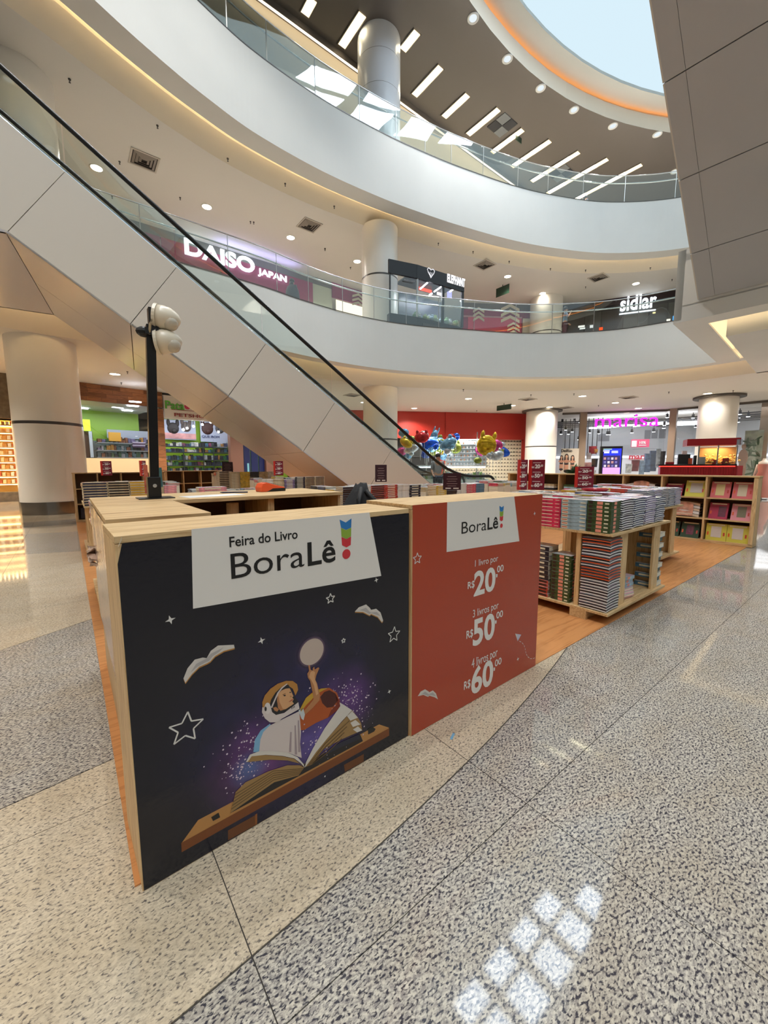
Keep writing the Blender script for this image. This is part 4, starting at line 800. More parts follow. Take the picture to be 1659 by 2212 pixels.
def table(x,y,label,w=1.51,d=1.51,rec=False):
    t=thing('book_table',label,'table',(x+w/2,y+d/2,.007))
    B().box(x,x+w,y,y+d,.09,.115).build('bottom_board',[pine_x],t,bevel=.002); B().box(x+.01,x+w+.02,y,y+d,.847,.872).build('top_board',[pine_x],t,bevel=.002)
    for px,py in ((x-.02+.02,y+.2),(x+w-.3,y+.2),(x,y+d-.36),(x+w-.3,y+d-.36)): B().box(px+.0,px+.26,py,py+.16,.007,.09).build('foot_block',[pine_x],t)
    B().box(x+.04,x+.3,y+.30,y+.345,.115,.847).build('divider',[pine_z],t); B().box(x+.31,x+.49,y+.05,y+.075,.115,.847).build('divider',[pine_z],t)
    B().box(x+.49,x+1.34,y+.60,y+.625,.115,.847).build('back_panel',[wood('ply_z',rgb(196,158,112),rgb(150,108,70),'z',.4)],t)
    B().box(x+1.18,x+1.36,y+.04,y+.062,.115,.847).build('divider',[pine_z],t); B().box(x+.49,x+.512,y+.08,y+.6,.115,.847).build('divider',[pine_z],t); B().box(x+1.336,x+1.36,y+.062,y+.6,.115,.847).build('divider',[pine_z],t)
    B().box(x+.04,x+.3,y+1.15,y+1.19,.115,.847).build('divider',[pine_z],t)
    return t
def spine_out(dirn):   # angle so that the spine faces: 'w' -x, 's' -y, 'e' +x
    return {'w':0,'s':PI/2,'e':PI,'n':-PI/2}[dirn]
ART=[top_art(i) for i in range(9)]
def bk(kind,w,l,t,ci,extra=None,pm_=None,art=None): return make_book(kind,w,l,t,cvr(ci),pm_ or (sdark if kind=='boxed_book' else pages),art if art is not None else ART[(ci*3)%9],extra)
# nearest table --------------------------------------------------
TX,TY=3.86,1.54; ZT=.873
table(TX,TY,'nearest wooden book table beside the red price stand, stacked with boxed books')
NT='on the nearest book table'
g1=bk('boxed_book',.2,.215,.0365,2,'box',art=ART[0]); g2=bk('boxed_book',.2,.25,.0365,1,'blue',art=ART[1]); g3=bk('boxed_book',.2,.235,.0365,0,'pink',art=ART[2]); g4=bk('boxed_book',.2,.235,.0365,3,'line',art=ART[3])
stack('boxed_book',g1,8,(TX+.012,TY+.03,ZT),0,.0365,'green boxed book, corner stack on top of the nearest table','green boxed books on the nearest table',.002)
stack('boxed_book',g2,8,(TX+.012,TY+.252,ZT),0,.0365,'pale blue boxed book, stack beside the green corner stack','pale blue boxed books on the nearest table',.002)
stack('boxed_book',g3,8,(TX+.012,TY+.51,ZT),0,.0365,'pink boxed book, stack left of the pale blue stack','pink boxed books on the nearest table',.002)
for k,(g,nm) in enumerate(((g4,'navy'),(g2,'pale blue'),(g4,'navy'),(g3,'pink'))):
    stack('boxed_book',g,8,(TX+.012,TY+.76+.245*k*.73,ZT),0,.0365,'%s boxed book, %s stack behind the pink stack'%(nm,O1[k]),'boxed books hidden behind the red stand',.002) if k<3 else None
# floppy activity pads on the right side of that table
def pad(kind,w,l,t,edge,ci,sag=.006):
    k=key_of('pad',kind,w,l,t,edge.name,ci)
    if k in PROTO: return PROTO[k]
    n=6; cov=B(); 
    def pt(i,j,z): 
        u_,v_=i/n,j/n; return Vector((w*u_,l*v_,z-sag*((2*u_-1)**2*.5+(2*v_-1)**2*.5)*((2*u_-1)**2)))
    for z,m in ((0,0),(t,1)):
        vs=[pt(i,j,z) for i in range(n+1) for j in range(n+1)]; fs=[(i*(n+1)+j,(i+1)*(n+1)+j,(i+1)*(n+1)+j+1,i*(n+1)+j+1) for i in range(n) for j in range(n)]
        cov.add(vs,[f if m else f[::-1] for f in fs],m)
    pg=B(); ring=[(i,0) for i in range(n)]+[(n,j) for j in range(n)]+[(n-i,n) for i in range(n)]+[(0,n-j) for j in range(n)]
    pg.strip([pt(i,j,.0001) for i,j in ring],[pt(i,j,t*.45) for i,j in ring],closed=True); cov.strip([pt(i,j,t*.45) for i,j in ring],[pt(i,j,t) for i,j in ring],0,closed=True)
    PROTO[k]=(cov,[cvr(ci),ART[ci%9]],pg,edge,[],{}); return PROTO[k]
pw1=pad('activity_pad',.26,.30,.0225,pagesw,3); po1=pad('activity_pad',.26,.30,.0225,orange_e,3); pw2=pad('activity_pad',.25,.29,.0225,pagesw,11); pw3=pad('activity_pad',.25,.29,.0225,pagesw,7)
for k,(p_,nm,x,h) in enumerate(((pw1,'dark',.26,13),(pw2,'navy',.56,13),(pw3,'violet',.86,13),(pw2,'blue',1.15,12))):
    stack('activity_pad',p_,h,(TX+x,TY+.03+.0*k,ZT+.012),0,.0215,'floppy %s pad, %s aisle stack on the nearest table'%(nm,O1[k]),'floppy pads along the aisle edge',.007)
# top covers of the inner stacks
CNAME=['pink','pale blue','green','dark','white','cream','red','lilac','yellow','blue','rose','navy']
rr=random.Random(33)
def field(tx,ty,nm,i0,j0,i1,j1,zlo=.2,zhi=.3,skip=(),cx=.25,cy=.25,full=(),lim=99):
    q=0
    for i in range(i0,i1):
        for j in range(j0,j1):
            if (i,j) in skip: continue
            ci=rr.randrange(12); t=rr.choice((.016,.02,.026)); p=bk('paperback_book',.2,.225,t,ci,art=ART[rr.randrange(9)])
            h=rr.uniform(zlo,zhi); nbk=max(2,int(h/(t+.0006))); lab='%s paperback, %s stack of %s row, %s'%(CNAME[ci],O1[j],O1[i],nm)
            if (i,j) in full or True: stack('paperback_book' ,p,min(nbk,3) if (i,j) not in full else nbk,(tx+.02+i*cx,ty+.02+j*cy,ZT+(0 if (i,j) in full else max(0,(nbk-3))*(t+.0006)+.0)),rr.choice((0,0,.03,-.03)),t,lab,'paperbacks on %s'%nm,.005,rnd=rr)
            if (i,j) not in full and nbk>3:
                b,ms=STUFF.setdefault('hidden',(B(),[])); 
                if pages not in ms: ms.append(pages)
                z=ZT
                for e in range(nbk-3): b.box(tx+.02+i*cx+rr.uniform(0,.006),tx+.215+i*cx,ty+.02+j*cy,ty+.24+j*cy,z,z+t,ms.index(pages)); z+=t+.0006
sk={(0,j) for j in range(6)}|{(i,0) for i in range(6)}
field(TX,TY,'nearest table',0,0,6,6,.27,.31,sk)
# corner cubby: pads with white and orange edges
seq=[0,0,0,0,0,0,0,0,0,0,0,1,1,1,1,0,1,0,1,0,0,1,0,1,1]
for i,e in enumerate(seq):
    p=(po1 if e else pw1); M4=Matrix.Translation((TX+.02+rr.uniform(-.004,.004),TY+.02+rr.uniform(-.004,.004),.128+i*.0278))@Matrix.Rotation(rr.uniform(-.015,.015),4,'Z')@Matrix.Diagonal((1,.86,1,1))
    place('activity_pad',p,M4,'%s from the top, %s edged pad in the corner cubby of the nearest table'%(ORD[len(seq)-1-i],'orange' if e else 'white') if i<len(seq)-1 else 'topmost orange edged pad in the corner cubby of the nearest table','pads in the corner cubby')
gc=bk('boxed_book',.2,.2,.0365,2,'box',art=ART[0])
stack('boxed_book',gc,13,(TX+.03,TY+.385,.116),0,.0365,'green boxed book in the cubby beside the corner pads','green boxed books in the cubby',.002)
nv=bk('hardcover_book',.2,.22,.05,3,'line'); rd=bk('hardcover_book',.2,.22,.035,6,'dark')
stack('hardcover_book',rd,5,(TX+.03,TY+.62,.116),0,.035,'red edged hardcover in the cubby beside the red stand','red hardcovers in the cubby',.006); stack('hardcover_book',nv,7,(TX+.03,TY+.62,.30),0,.05,'thick navy hardcover in the cubby beside the red stand','navy hardcovers in the cubby',.004)
sm=bk('boxed_book',.19,.2,.036,1,'box'); pk=bk('paperback_book',.2,.3,.028,10,'line')
stack('paperback_book',pk,4,(TX+.56,TY+.08,.116),-.15,.028,'pink paperback in the aisle niche of the nearest table','pink paperbacks in the aisle niche',.012)
stack('boxed_book',sm,3,(TX+.60,TY+.1,.232),-.1,.036,'blue boxed book in the aisle niche of the nearest table','blue boxed books in the aisle niche',.008)
bl=bk('hardcover_book',.24,.2,.05,9,'line',art=ART[1])
for i,(z,dx) in enumerate(((.116,0),(.22,.01),(.33,.0),(.45,.02),(.56,.0),(.68,.06))):
    place('hardcover_book',bl,Matrix.Translation((TX+1.27+dx,TY+.04,z))@Matrix.Rotation(.05*i%.1,4,'Z'),'%s from the top, blue hardcover jutting from the nearest table end niche'%ORD[5-i] if i<5 else 'topmost blue hardcover jutting from the nearest table end niche','blue hardcovers in the end niche')
    B().box(TX+1.365,TX+1.5,TY+.06,TY+.24,z-.05,z-.0005).build('carton',[M('carton_grey',rgb(96,110,104),.6)],label='%s flat grey carton under a blue hardcover in the end niche'%ORD[5-i],cat='carton',group='cartons in the end niche') if i else None
# red and black trays on top
B().lathe((5.05,2.25,1.19),[(.0,0),(.13,.0),(.15,.012),(.15,.03),(.14,.03),(.13,.016),(0,.016)],24).build('red_plate',[M('plate_red',rgb(170,34,46),.25)],label='round red plate lying on the paperbacks of the nearest table',cat='plate')
# second near table, right behind the nearest one
TX2,TY2=6.2,2.05
table(TX2,TY2,'second wooden book table, behind the nearest one along the aisle')
for k in range(5): stack('activity_pad',(pw2,pw3,pw1)[k%3],12,(TX2+.02+.29*k,TY2+.02,ZT+.012),0,.0215,'floppy pad, %s aisle stack on the second table'%O1[k],'pads on the second table',.008)
field(TX2,TY2,'second table',0,1,6,5,.25,.31)
# tables further back: (x, y, label, face kinds)
def facing(tx,ty,nm,cols,side,z0=ZT,cell=.25):
    for k,(kind,ci,ex,t,n,w) in enumerate(cols):
        p=bk(kind,.2,w,t,ci,ex); off=sum(c[5]+.006 for c in cols[:k])
        col={0:'pink',1:'pale blue',2:'green',3:'dark',4:'white',5:'cream',6:'red',7:'lilac',8:'yellow',9:'blue',10:'rose',11:'navy'}[ci]
        if side=='s': stack(kind,p,n,(tx+.01+off+w,ty+.01,z0),PI/2,t,'%s %s, %s front stack, %s'%(col,kind.split('_')[0],O1[k],nm),'front edge of %s'%nm,.004,rnd=rr)
        else: stack(kind,p,n,(tx+.01,ty+.01+off,z0),0,t,'%s %s, %s side stack, %s'%(col,kind.split('_')[0],O1[k],nm),'side edge of %s'%nm,.004,rnd=rr)
HB,PB='hardcover_book','paperback_book'
table(3.0,4.75,'book table behind the red stand, topped with red and white stacks')
facing(3.0,4.75,'table behind red stand',[(HB,3,'dark',.03,11,.24),(HB,4,None,.03,11,.24),(HB,6,'dark',.028,12,.26),(HB,6,'line',.028,12,.24),(HB,4,None,.022,15,.24),(HB,3,'line',.04,8,.24)],'s')
field(3.0,4.75,'table behind red stand',0,1,6,4,.26,.32)
table(4.75,4.65,'book table right of the red and white stacks, near the escalator end')
facing(4.75,4.65,'table by escalator end',[(HB,8,'line',.03,10,.25),(HB,3,'dark',.03,10,.25),(HB,4,None,.026,12,.25),(HB,0,'pink',.03,10,.25),(HB,9,None,.03,10,.24)],'s')
field(4.75,4.65,'table by escalator end',0,1,6,4,.25,.31)
table(6.9,5.0,'far right book table in front of the long rack'); field(6.9,5.0,'far right table',0,0,6,4,.25,.31)
table(.15,4.56,'left book table right behind the film wrapped counter')
facing(.15,4.56,'table behind wrapped counter',[(PB,5,'line',.017,16,.25),(PB,3,'dark',.017,15,.25),(PB,4,'line',.018,14,.24),(PB,10,None,.018,14,.24)],'w',ZT)
field(.15,4.56,'table behind wrapped counter',1,0,6,4,.14,.2)
table(.15,7.95,'left book table with yellow and black spines, second from the counter')
facing(.15,7.95,'yellow and black table',[(HB,5,'nav',.042,9,.33),(HB,5,'blk',.042,9,.30),(HB,5,'yel',.042,9,.30),(HB,5,None,.042,7,.2),(HB,10,None,.042,7,.2)],'s')
field(.15,7.95,'yellow and black table',0,1,6,4,.3,.38)
table(1.5,6.35,'book table with rose spines beyond the checkout desk')
facing(1.5,6.35,'table beyond desk',[(HB,10,'line',.045,7,.4),(PB,4,None,.02,12,.25),(PB,9,None,.02,10,.25)],'s')
field(1.5,6.35,'table beyond desk',0,1,6,3,.2,.28)
table(3.1,8.0,'book table with white and lilac stacks under the escalator')
facing(3.1,8.0,'table under escalator',[(HB,4,None,.03,12,.24),(HB,5,'line',.03,12,.24),(HB,7,'line',.026,13,.24),(HB,3,'line',.03,13,.24),(HB,5,'dark',.03,13,.24),(HB,5,'dark',.03,13,.24)],'s')
field(3.1,8.0,'table under escalator',0,1,6,3,.34,.4)
table(3.0,10.6,'far book table with brown stacks behind the escalator foot')
facing(3.0,10.6,'far brown table',[(HB,5,'dark',.045,11,.26),(HB,5,'line',.04,12,.26),(HB,8,'line',.04,12,.26),(HB,3,'line',.04,12,.24),(HB,5,'dark',.04,12,.24),(HB,4,'line',.04,12,.24)],'s')
field(3.0,10.6,'far brown table',0,1,6,3,.42,.5)
for kind,(b,ms) in STUFF.items():
    b.build('book_pile' if kind=='hidden' else kind,ms,label={'hidden':'tightly packed books in the middle of the fair tables'}.get(kind,'remaining %ss packed further back on the fair tables'%kind.replace('_',' ')),cat='books',kind='stuff')
# ---- racks
backm=M('rack_back',rgb(96,70,48),.7)
def rack(name_lbl,x,y0,y1,zt,bays,shelves=2,axis='y',dep=.34):
    t=thing('book_rack',name_lbl,'shelf rack',(x,(y0+y1)/2,.007) if axis=='y' else ((y0+y1)/2,x,.007))
    def bx(a0,a1,d0,d1,z0,z1,m,nm): (B().box(x+d0,x+d1,a0,a1,z0,z1) if axis=='y' else B().box(a0,a1,x+d0,x+d1,z0,z1)).build(nm,[m],t)
    al=pine_y if axis=='y' else pine_x
    bx(y0-.01,y1+.01,-.01,dep,zt-.025,zt,al,'top_board'); bx(y0,y1,.01,dep,.007,.06,al,'plinth'); bx(y0,y1,dep-.012,dep,.06,zt-.025,backm,'back_panel')
    for k in range(bays+1):
        a=y0+(y1-y0)*k/bays; w_=.03; bx(max(y0,a-w_/2) if k else y0,(a+w_/2) if k<bays else y1,0,dep-.012,.06,zt-.025,pine_z,'upright') if 0<k<bays else bx(a-(w_*2 if k else 0),a+(0 if k else w_*2),0,dep-.012,.06,zt-.025,pine_z,'upright')
        if k<bays:
            b0=a+(w_/2 if k else w_*2); b1=y0+(y1-y0)*(k+1)/bays-(w_/2 if k<bays-1 else w_*2)
            for s in range(1,shelves+1): z=.06+(zt-.085)*s/(shelves+1); bx(b0,b1,.005,dep-.012,z-.012,z+.012,al,'shelf')
    return t
RX=9.62
rack('long wooden rack along the right end of the fair, holding boxed play kits',RX,1.48,6.65,1.30,7)
bayw=(6.65-1.48)/7; sh=[.06]+[.06+(1.30-.085)*s/3+.012 for s in (1,2)]
def kit(y,z,w_,h,col,win,label,lean=.09,tl=0):
    t=thing('play_kit',label,'boxed kit',(RX+.1,y,z)); x0=RX+.05
    L_=lambda d,a,zq: Vector((x0+d+lean*zq/h*1.2,y+a,z+zq+.001))
    def slab(d0,d1,a0,a1,z0,z1,m,nm): B().prism([L_(d0,a0,z0),L_(d0,a1,z0),L_(d0,a1,z1),L_(d0,a0,z1)],Vector((d1-d0,0,0))).build(nm,[m],t)
    slab(0,.05,0,w_,0,h,M('kit_'+col[0],col[1],.35),'box')
    slab(-.003,0,w_*win[0],w_*win[1],h*win[2],h*win[3],M('kit_window_'+win[4],win[5],.12,spec=.8,bump=.4,bscale=25),'window')
    for q in (.08,.86): slab(-.002,0,w_*q,w_*(q+.08),h*.3,h*.5,sred if q<.5 else orange_e,'sticker')
    for q in (.06,): slab(-.002,0,w_*.1,w_*.9,h*.9,h*.97,titlew,'title_strip')
yel=('yellow',rgb(204,196,84)); pnk=('pink',rgb(206,104,108)); mag=('magenta',rgb(170,50,80)); dgr=('dark_green',rgb(50,70,52)); rose=('rose',rgb(214,140,150))
b0=1.48; 
kit(b0+.07,sh[2],.29,.3,pnk,(.3,.75,.15,.85,'cream',rgb(210,196,170)),'pink play kit with cream window, top right corner of the rack'); kit(b0+.39,sh[2],.29,.3,pnk,(.3,.75,.15,.85,'gold',rgb(214,196,140)),'pink play kit with gold window, beside the corner one on the top shelf')
kit(b0+.07,sh[1],.28,.3,rose,(.25,.7,.2,.85,'olive',rgb(120,116,96)),'rose play kit with dark window, middle shelf corner of the rack'); kit(b0+.4,sh[1],.28,.3,mag,(.1,.5,.15,.8,'plum',rgb(110,60,80)),'magenta play kit on the middle shelf, next to the rose one')
kit(b0+.07,sh[0],.31,.32,yel,(.25,.75,.2,.85,'white',rgb(206,200,196)),'yellow play kit in the lowest right corner of the rack',.03); kit(b0+.385,sh[0],.31,.32,yel,(.25,.75,.2,.85,'white',rgb(206,200,196)),'second yellow play kit on the lowest shelf, left of the corner one',.03)
b1=1.48+bayw
kit(b1+.03,sh[2],.32,.31,yel,(.15,.75,.25,.85,'silver',rgb(190,184,180)),'yellow play kit leaning on the top shelf of the second bay'); kit(b1+.4,sh[2],.3,.24,mag,(.2,.8,.2,.8,'plum',rgb(110,60,80)),'magenta play kit lying back on the top shelf of the second bay',.11)
kit(b1+.07,sh[0],.3,.3,dgr,(.3,.7,.2,.8,'plum',rgb(110,60,80)),'dark green play kit on the lowest shelf of the second bay',.1); kit(b1+.4,sh[0],.3,.3,dgr,(.2,.6,.15,.85,'teal',rgb(90,110,100)),'dark green play kit with teal window, left one of the second bay',.1)
bag=M('clear_bag',rgb(216,196,178),.12,spec=.9,bump=.6,bscale=22)
def pouch(y,z,label,n=5):
    t=thing('book_bundle',label,'book bundle',(RX+.12,y,z))
    for k in range(n):
        b=B(); A_=[Vector((RX+.06+.012*k,y-.27+.54*i/10,z+.001+.055*k+.03*math.sin(PI*i/10))) for i in range(11)]; b.strip(A_,[p+Vector((.2,0,.01)) for p in A_]); b.strip([p+zz*.045 for p in A_],A_); b.strip([p+Vector((.2,0,.055)) for p in A_],[p+zz*.045 for p in A_]); b.build('bagged_book',[pagesw if k%2 else bag],t)
    b=B(); A_=[Vector((RX+.055,y-.17+.3*i/8,z+.02)) for i in range(9)]; b.strip(A_,[p+Vector((.03+.02*math.sin(PI*i/8),0,.24+.03*math.sin(PI*i/8))) for i,p in enumerate(A_)]); b.build('front_cover',[M('bag_front',rgb(206,150,130),.1,spec=.8,bump=.6,bscale=18,vary=.5,vscale=9)],t)
pouch(b1+.36,sh[1],'fanned bundle of film bagged books on the middle shelf of the second bay')
pouch(1.48+2.5*bayw+.05,sh[2],'fanned bundle of bagged books on the top shelf behind the price card',4)
for k in (3,4,5,6):
    for i in range(3): B().box(RX+.05,RX+.25,1.48+(k+.2)*bayw,1.48+(k+.85)*bayw,sh[2]+.001+i*.05,sh[2]+.049+i*.05).build('box_set',[cvr((k*3+i)%12)],label='%s boxed set in the %s bay of the long rack top shelf'%(ORD[2-i],O1[k]),cat='boxed set',group='boxed sets on the long rack')
rack('low wooden rack at the far left end of the fair near the wrapped column',13.7,.08,2.3,1.345,4,2,'x')
rack('wooden rack behind the far left one, under the pet shop sign',15.4,2.6,4.9,1.36,4,2,'x')
for k in range(8):
    x=.2+.26*k; B().box(x,x+.2,13.75,13.95,.09,.38).build('book_block',[cvr(k*5+3)],label='%s row of upright books from the left in the low far left rack'%O1[k],cat='books',group='book rows in the far left rack')
# ---- price cards: three-sided maroon totems
mar=M('card_maroon',rgb(122,26,46),.35); mred=M('card_red',rgb(196,44,36),.35); crd=M('card_dark',rgb(58,30,40),.35); cwh=M('card_white',rgb(232,224,218),.4)
def price_card(P,h,w_,label,ang,both=True,z0=None):
    x,y=P[0],P[1]; z=P[2]
    t=thing('price_card',label,'price sign',(x,y,z),ang); R=Matrix.Translation((x,y,z))@Matrix.Rotation(ang,4,'Z'); q=lambda a,b_,c: R@Vector((a,b_,c))
    tri=[q(-w_/2,0,0),q(w_/2,0,0),q(0,w_*.8,0)]
    B().prism(tri,zz*h).build('card_body',[mar],t)
    B().prism([q(-w_/2-.004,-.002,0),q(-w_/2+.035,-.002,0),q(-w_/2+.02,.06,0)],zz*h).build('card_edge',[mred],t)
    for k,s in enumerate(('20','50','60')):
        zc=h*(.72-.31*k); text(s,q(-w_*.12,-.003,zc),q(w_*.2,-.003,zc),q(-w_*.12,-.003,zc+h*.13),cwh,t,bold=.04); text('R$',q(-w_*.32,-.003,zc),q(-w_*.16,-.003,zc),q(-w_*.32,-.003,zc+h*.06),cwh,t,bold=.03); text(',00',q(w_*.22,-.003,zc+h*.05),q(w_*.38,-.003,zc+h*.05),q(w_*.22,-.003,zc+h*.12),cwh,t,bold=.02)
        B().prism([q(-w_*.25,-.003,zc+h*.17),q(w_*.25,-.003,zc+h*.17),q(w_*.25,-.003,zc+h*.185),q(-w_*.25,-.003,zc+h*.185)],R.to_3x3()@Vector((0,-.001,0))).build('card_line',[cwh],t)
def face_cam(P): return math.atan2(P[1],P[0])-PI/2
def card_at(px,ybot,ytop,z,w_px,label,turn=0,dist=None):
    P=atz(px,ybot,z) if dist is None else atd(px,ybot,dist); d=math.hypot(P.x,P.y); dd=ray(px,ytop); h=H+dd.z*d/math.hypot(dd.x,dd.y)-P.z
    dpt=(P-CAM).dot(FW); return price_card(P,h,w_px*dpt/FPX,label,face_cam(P)+turn)
card_at(1158,1058,993,1.225,34,'maroon three sided price card behind the red stand, nearest one',-.35); card_at(1128,1058,993,1.225,22,'maroon price card joined to the nearest one, left face in shadow',.5)
card_at(1261,1053,1008,1.2,36,'maroon price card standing on the second table stacks',0)
card_at(602,1027,996,1.27,20,'maroon price card in front of the escalator soffit',.1,9.0); card_at(231,1027,996,1.27,20,'maroon price card on the yellow and black table',-.2,10.6); card_at(311,1028,995,1.27,13,'maroon price card just left of the camera pole',.7,8.6)
def dark_card(px,ybot,ytop,dist,wpx,label,z=None):
    P=atd(px,ybot,dist); d=ray(px,ytop); h=H+d.z*dist/math.hypot(d.x,d.y)-P.z; w_=wpx*(P-CAM).dot(FW)/FPX; a=face_cam(P); R=Matrix.Translation(P)@Matrix.Rotation(a,4,'Z'); q=lambda a_,b_,c: R@Vector((a_,b_,c))
    t=thing('info_card',label,'sign',P,a); B().prism([q(-w_/2,0,0),q(w_/2,0,0),q(w_/2,.02,0),q(-w_/2,.02,0)],zz*h).build('card_body',[crd],t)
    for k in range(5): zc=h*(.78-.14*k); ww=w_*(.3 if k%2 else .24); B().obox(q(-ww,-.002,zc),q(ww,-.002,zc)-q(-ww,-.002,zc),q(0,-.003,0)-q(0,-.002,0),zz*h*.022).build('text_line',[M('card_grey',rgb(176,150,150),.5)],t)
    B().obox(q(-w_*.36,-.002,h*.06),q(w_*.3,0,0)-q(0,0,0),q(0,-.001,0)-q(0,0,0),zz*h*.06).obox(q(w_*.08,-.002,h*.06),q(w_*.3,0,0)-q(0,0,0),q(0,-.001,0)-q(0,0,0),zz*h*.06).build('logo_strip',[cwh],t)
dark_card(823,1041,1004,7.9,25,'dark purple information card on stacks below the escalator'); dark_card(976,1058,1022,5.6,38,'wide dark purple information card right of the green and black stack'); dark_card(492,1021,998,12.4,22,'black information card on the far brown table')
# books standing in display beside the pole
for k,(px,y0,y1,w_,c,l) in enumerate(((318,1066,1004,8,rgb(196,104,80),'tall salmon leaflet standing left of the camera pole'),(345,1052,1010,12,rgb(70,110,110),'tall teal picture book standing right of the camera pole'),(300,1000,960,26,rgb(190,196,150),'pale green printed bag hanging above the price card left of the pole'))):
    P=atd(px,y0,4.8 if k<2 else 8.2); d=ray(px,y1); h=H+d.z*math.hypot(P.x,P.y)/math.hypot(d.x,d.y)-P.z; ww=w_*(P-CAM).dot(FW)/FPX; a=face_cam(P); R=Matrix.Translation(P)@Matrix.Rotation(a,4,'Z')
    if k==2: continue
    B().prism([R@Vector(v) for v in ((-ww/2,0,0),(ww/2,0,0),(ww/2,.02,0),(-ww/2,.02,0))],zz*h+Vector((0,0,0))).build('display_book',[M('disp_%d'%k,c,.3,vary=.4,vscale=18)],label=l,cat='book')
# ================================================================ SHOPS AND THE REST OF THE MALL
def rectw(Wl,x0,y0,x1,y1,off,th,name,mat,par,label=None,cat=None,group=None):
    """upright slab on a shop wall: pixel corners, its front at off, th thick backwards"""
    a,b_,c,d=Wl.pt(x0,y1,off),Wl.pt(x1,y1,off),Wl.pt(x1,y0,off),Wl.pt(x0,y0,off)
    zb_,zt_=min((a.z+b_.z)/2,(c.z+d.z)/2),max((a.z+b_.z)/2,(c.z+d.z)/2); ua,ub=(a-Wl.p).dot(Wl.u),(b_-Wl.p).dot(Wl.u)
    P=[Wl.uv(ua,zb_,off),Wl.uv(ub,zb_,off),Wl.uv(ub,zt_,off),Wl.uv(ua,zt_,off)]
    return B().prism(P,-Wl.n*th).build(name,[mat],par,label,cat,group)
def rectz(Wl,x0,x1,ym,z0,z1,off,th,name,mat,par,label=None,cat=None,group=None):
    ua,ub=Wl.u_of(x0,ym,off),Wl.u_of(x1,ym,off); P=[Wl.uv(ua,z0,off),Wl.uv(ub,z0,off),Wl.uv(ub,z1,off),Wl.uv(ua,z1,off)]
    return B().prism(P,-Wl.n*th).build(name,[mat],par,label,cat,group)
def tw(Wl,s,p0,p1,p2,off,mat,par,bold=0,depth=.05,name='letters'):
    a,b_,c=Wl.pt(*p0,off),Wl.pt(*p1,off),Wl.pt(*p2,off); z=(a.z+b_.z)/2; a=Vector((a.x,a.y,z)); L=(b_-a).dot(Wl.u)
    return text(s,a,a+Wl.u*L,a+zz*(c.z-z),mat,par,name,bold,depth)
def sthing(Wl,px,py,name,label,cat,off=0): p=Wl.pt(px,py,off); return thing(name,label,cat,(p.x,p.y,0),math.atan2(Wl.u.y,Wl.u.x))
wl=lambda n,c,r=.5,**k: M('shop_'+n,c,r,**k)
shop_e=E('shop_white_lamp',rgb(235,240,255),9); warm_e=E('shop_warm_lamp',rgb(255,214,140),9)
# ---- pet shop
PW=Wall((.74,24.22),(4.08,24.81)); planks=[wood('plank_%d'%i,c0,c1,'x',.6) for i,(c0,c1) in enumerate(((rgb(150,96,58),rgb(104,62,34)),(rgb(128,80,46),rgb(88,52,28)),(rgb(170,112,70),rgb(120,74,42))))]
ZH=PW.pt(250,871,0).z
t=sthing(PW,250,900,'pet_shop','pet shop front with wooden plank header and glass window beside the wrapped column','shop')
ub,ue=PW.u_of(150,850),PW.u_of(350,850); rr=random.Random(8)
hp_=(5.49-ZH)/4
for r in range(4):
    x=ub
    while x<ue:
        l=min(rr.uniform(.5,1.1),ue-x); B().prism([PW.uv(x+.004,ZH+hp_*r,.02),PW.uv(x+l-.004,ZH+hp_*r,.02),PW.uv(x+l-.004,ZH+hp_*r+hp_-.005,.02),PW.uv(x+.004,ZH+hp_*r+hp_-.005,.02)],-PW.n*(.04+.01*rr.random())).build('plank',[planks[rr.randrange(3)]],t); x+=l
for r in range(7):
    B().prism([PW.uv(ue-.52,.0+.66*r+.004,.03),PW.uv(ue,.66*r+.004,.03),PW.uv(ue,.66*r+.655,.03),PW.uv(ue-.52,.66*r+.655,.03)],-PW.n*.05).build('plank',[planks[r%3]],t)
B().prism([PW.uv(ub,0,0),PW.uv(ue-.53,0,0),PW.uv(ue-.53,1.93,0),PW.uv(ub,1.93,0)],-PW.n*.1).build('sill_wall',[wl('sill',rgb(236,206,160))],t)
B().prism([PW.uv(ub,1.94,0),PW.uv(ue-.53,1.94,0),PW.uv(ue-.53,ZH-.01,0),PW.uv(ub,ZH-.01,0)],-PW.n*.02).build('window_glass',[shopgl],t)
gw=wl('green_wall',rgb(136,176,58)); 
for (u0,u1,z0,z1,o,m,nm) in ((ub,ue,2.0,3.0,-4,wl('petwall',rgb(96,110,110)),'back_wall'),(ub,ue,3.0,ZH,-4,gw,'green_wall'),(ub,ue,0,2.0,-4,wl('petdark',rgb(60,64,64)),'back_wall')):
    B().prism([PW.uv(u0,z0,o),PW.uv(u1,z0,o),PW.uv(u1,z1,o),PW.uv(u0,z1,o)],-PW.n*.1).build(nm,[m],t)
B().prism([PW.uv(ub,ZH,-.1),PW.uv(ue,ZH,-.1),PW.uv(ue,ZH,-4),PW.uv(ub,ZH,-4)],zz*.05).build('ceiling',[wl('petceil',rgb(200,206,214))],t)
for x,y in ((178,882),(182,889),(178,893),(287,877),(275,887),(270,895),(250,899),(292,868)):
    d=ray(x,y); s=(ZH-.03-H)/d.z; p=CAM+d*s; B().box(p.x-.25,p.x+.25,p.y-.1,p.y+.1,ZH-.05,ZH-.01).build('lamp_panel',[shop_e],t)
area(t,PW.uv((ub+ue)/2,ZH-.15,-1.8),55,4,2.5,(.9,.95,1))
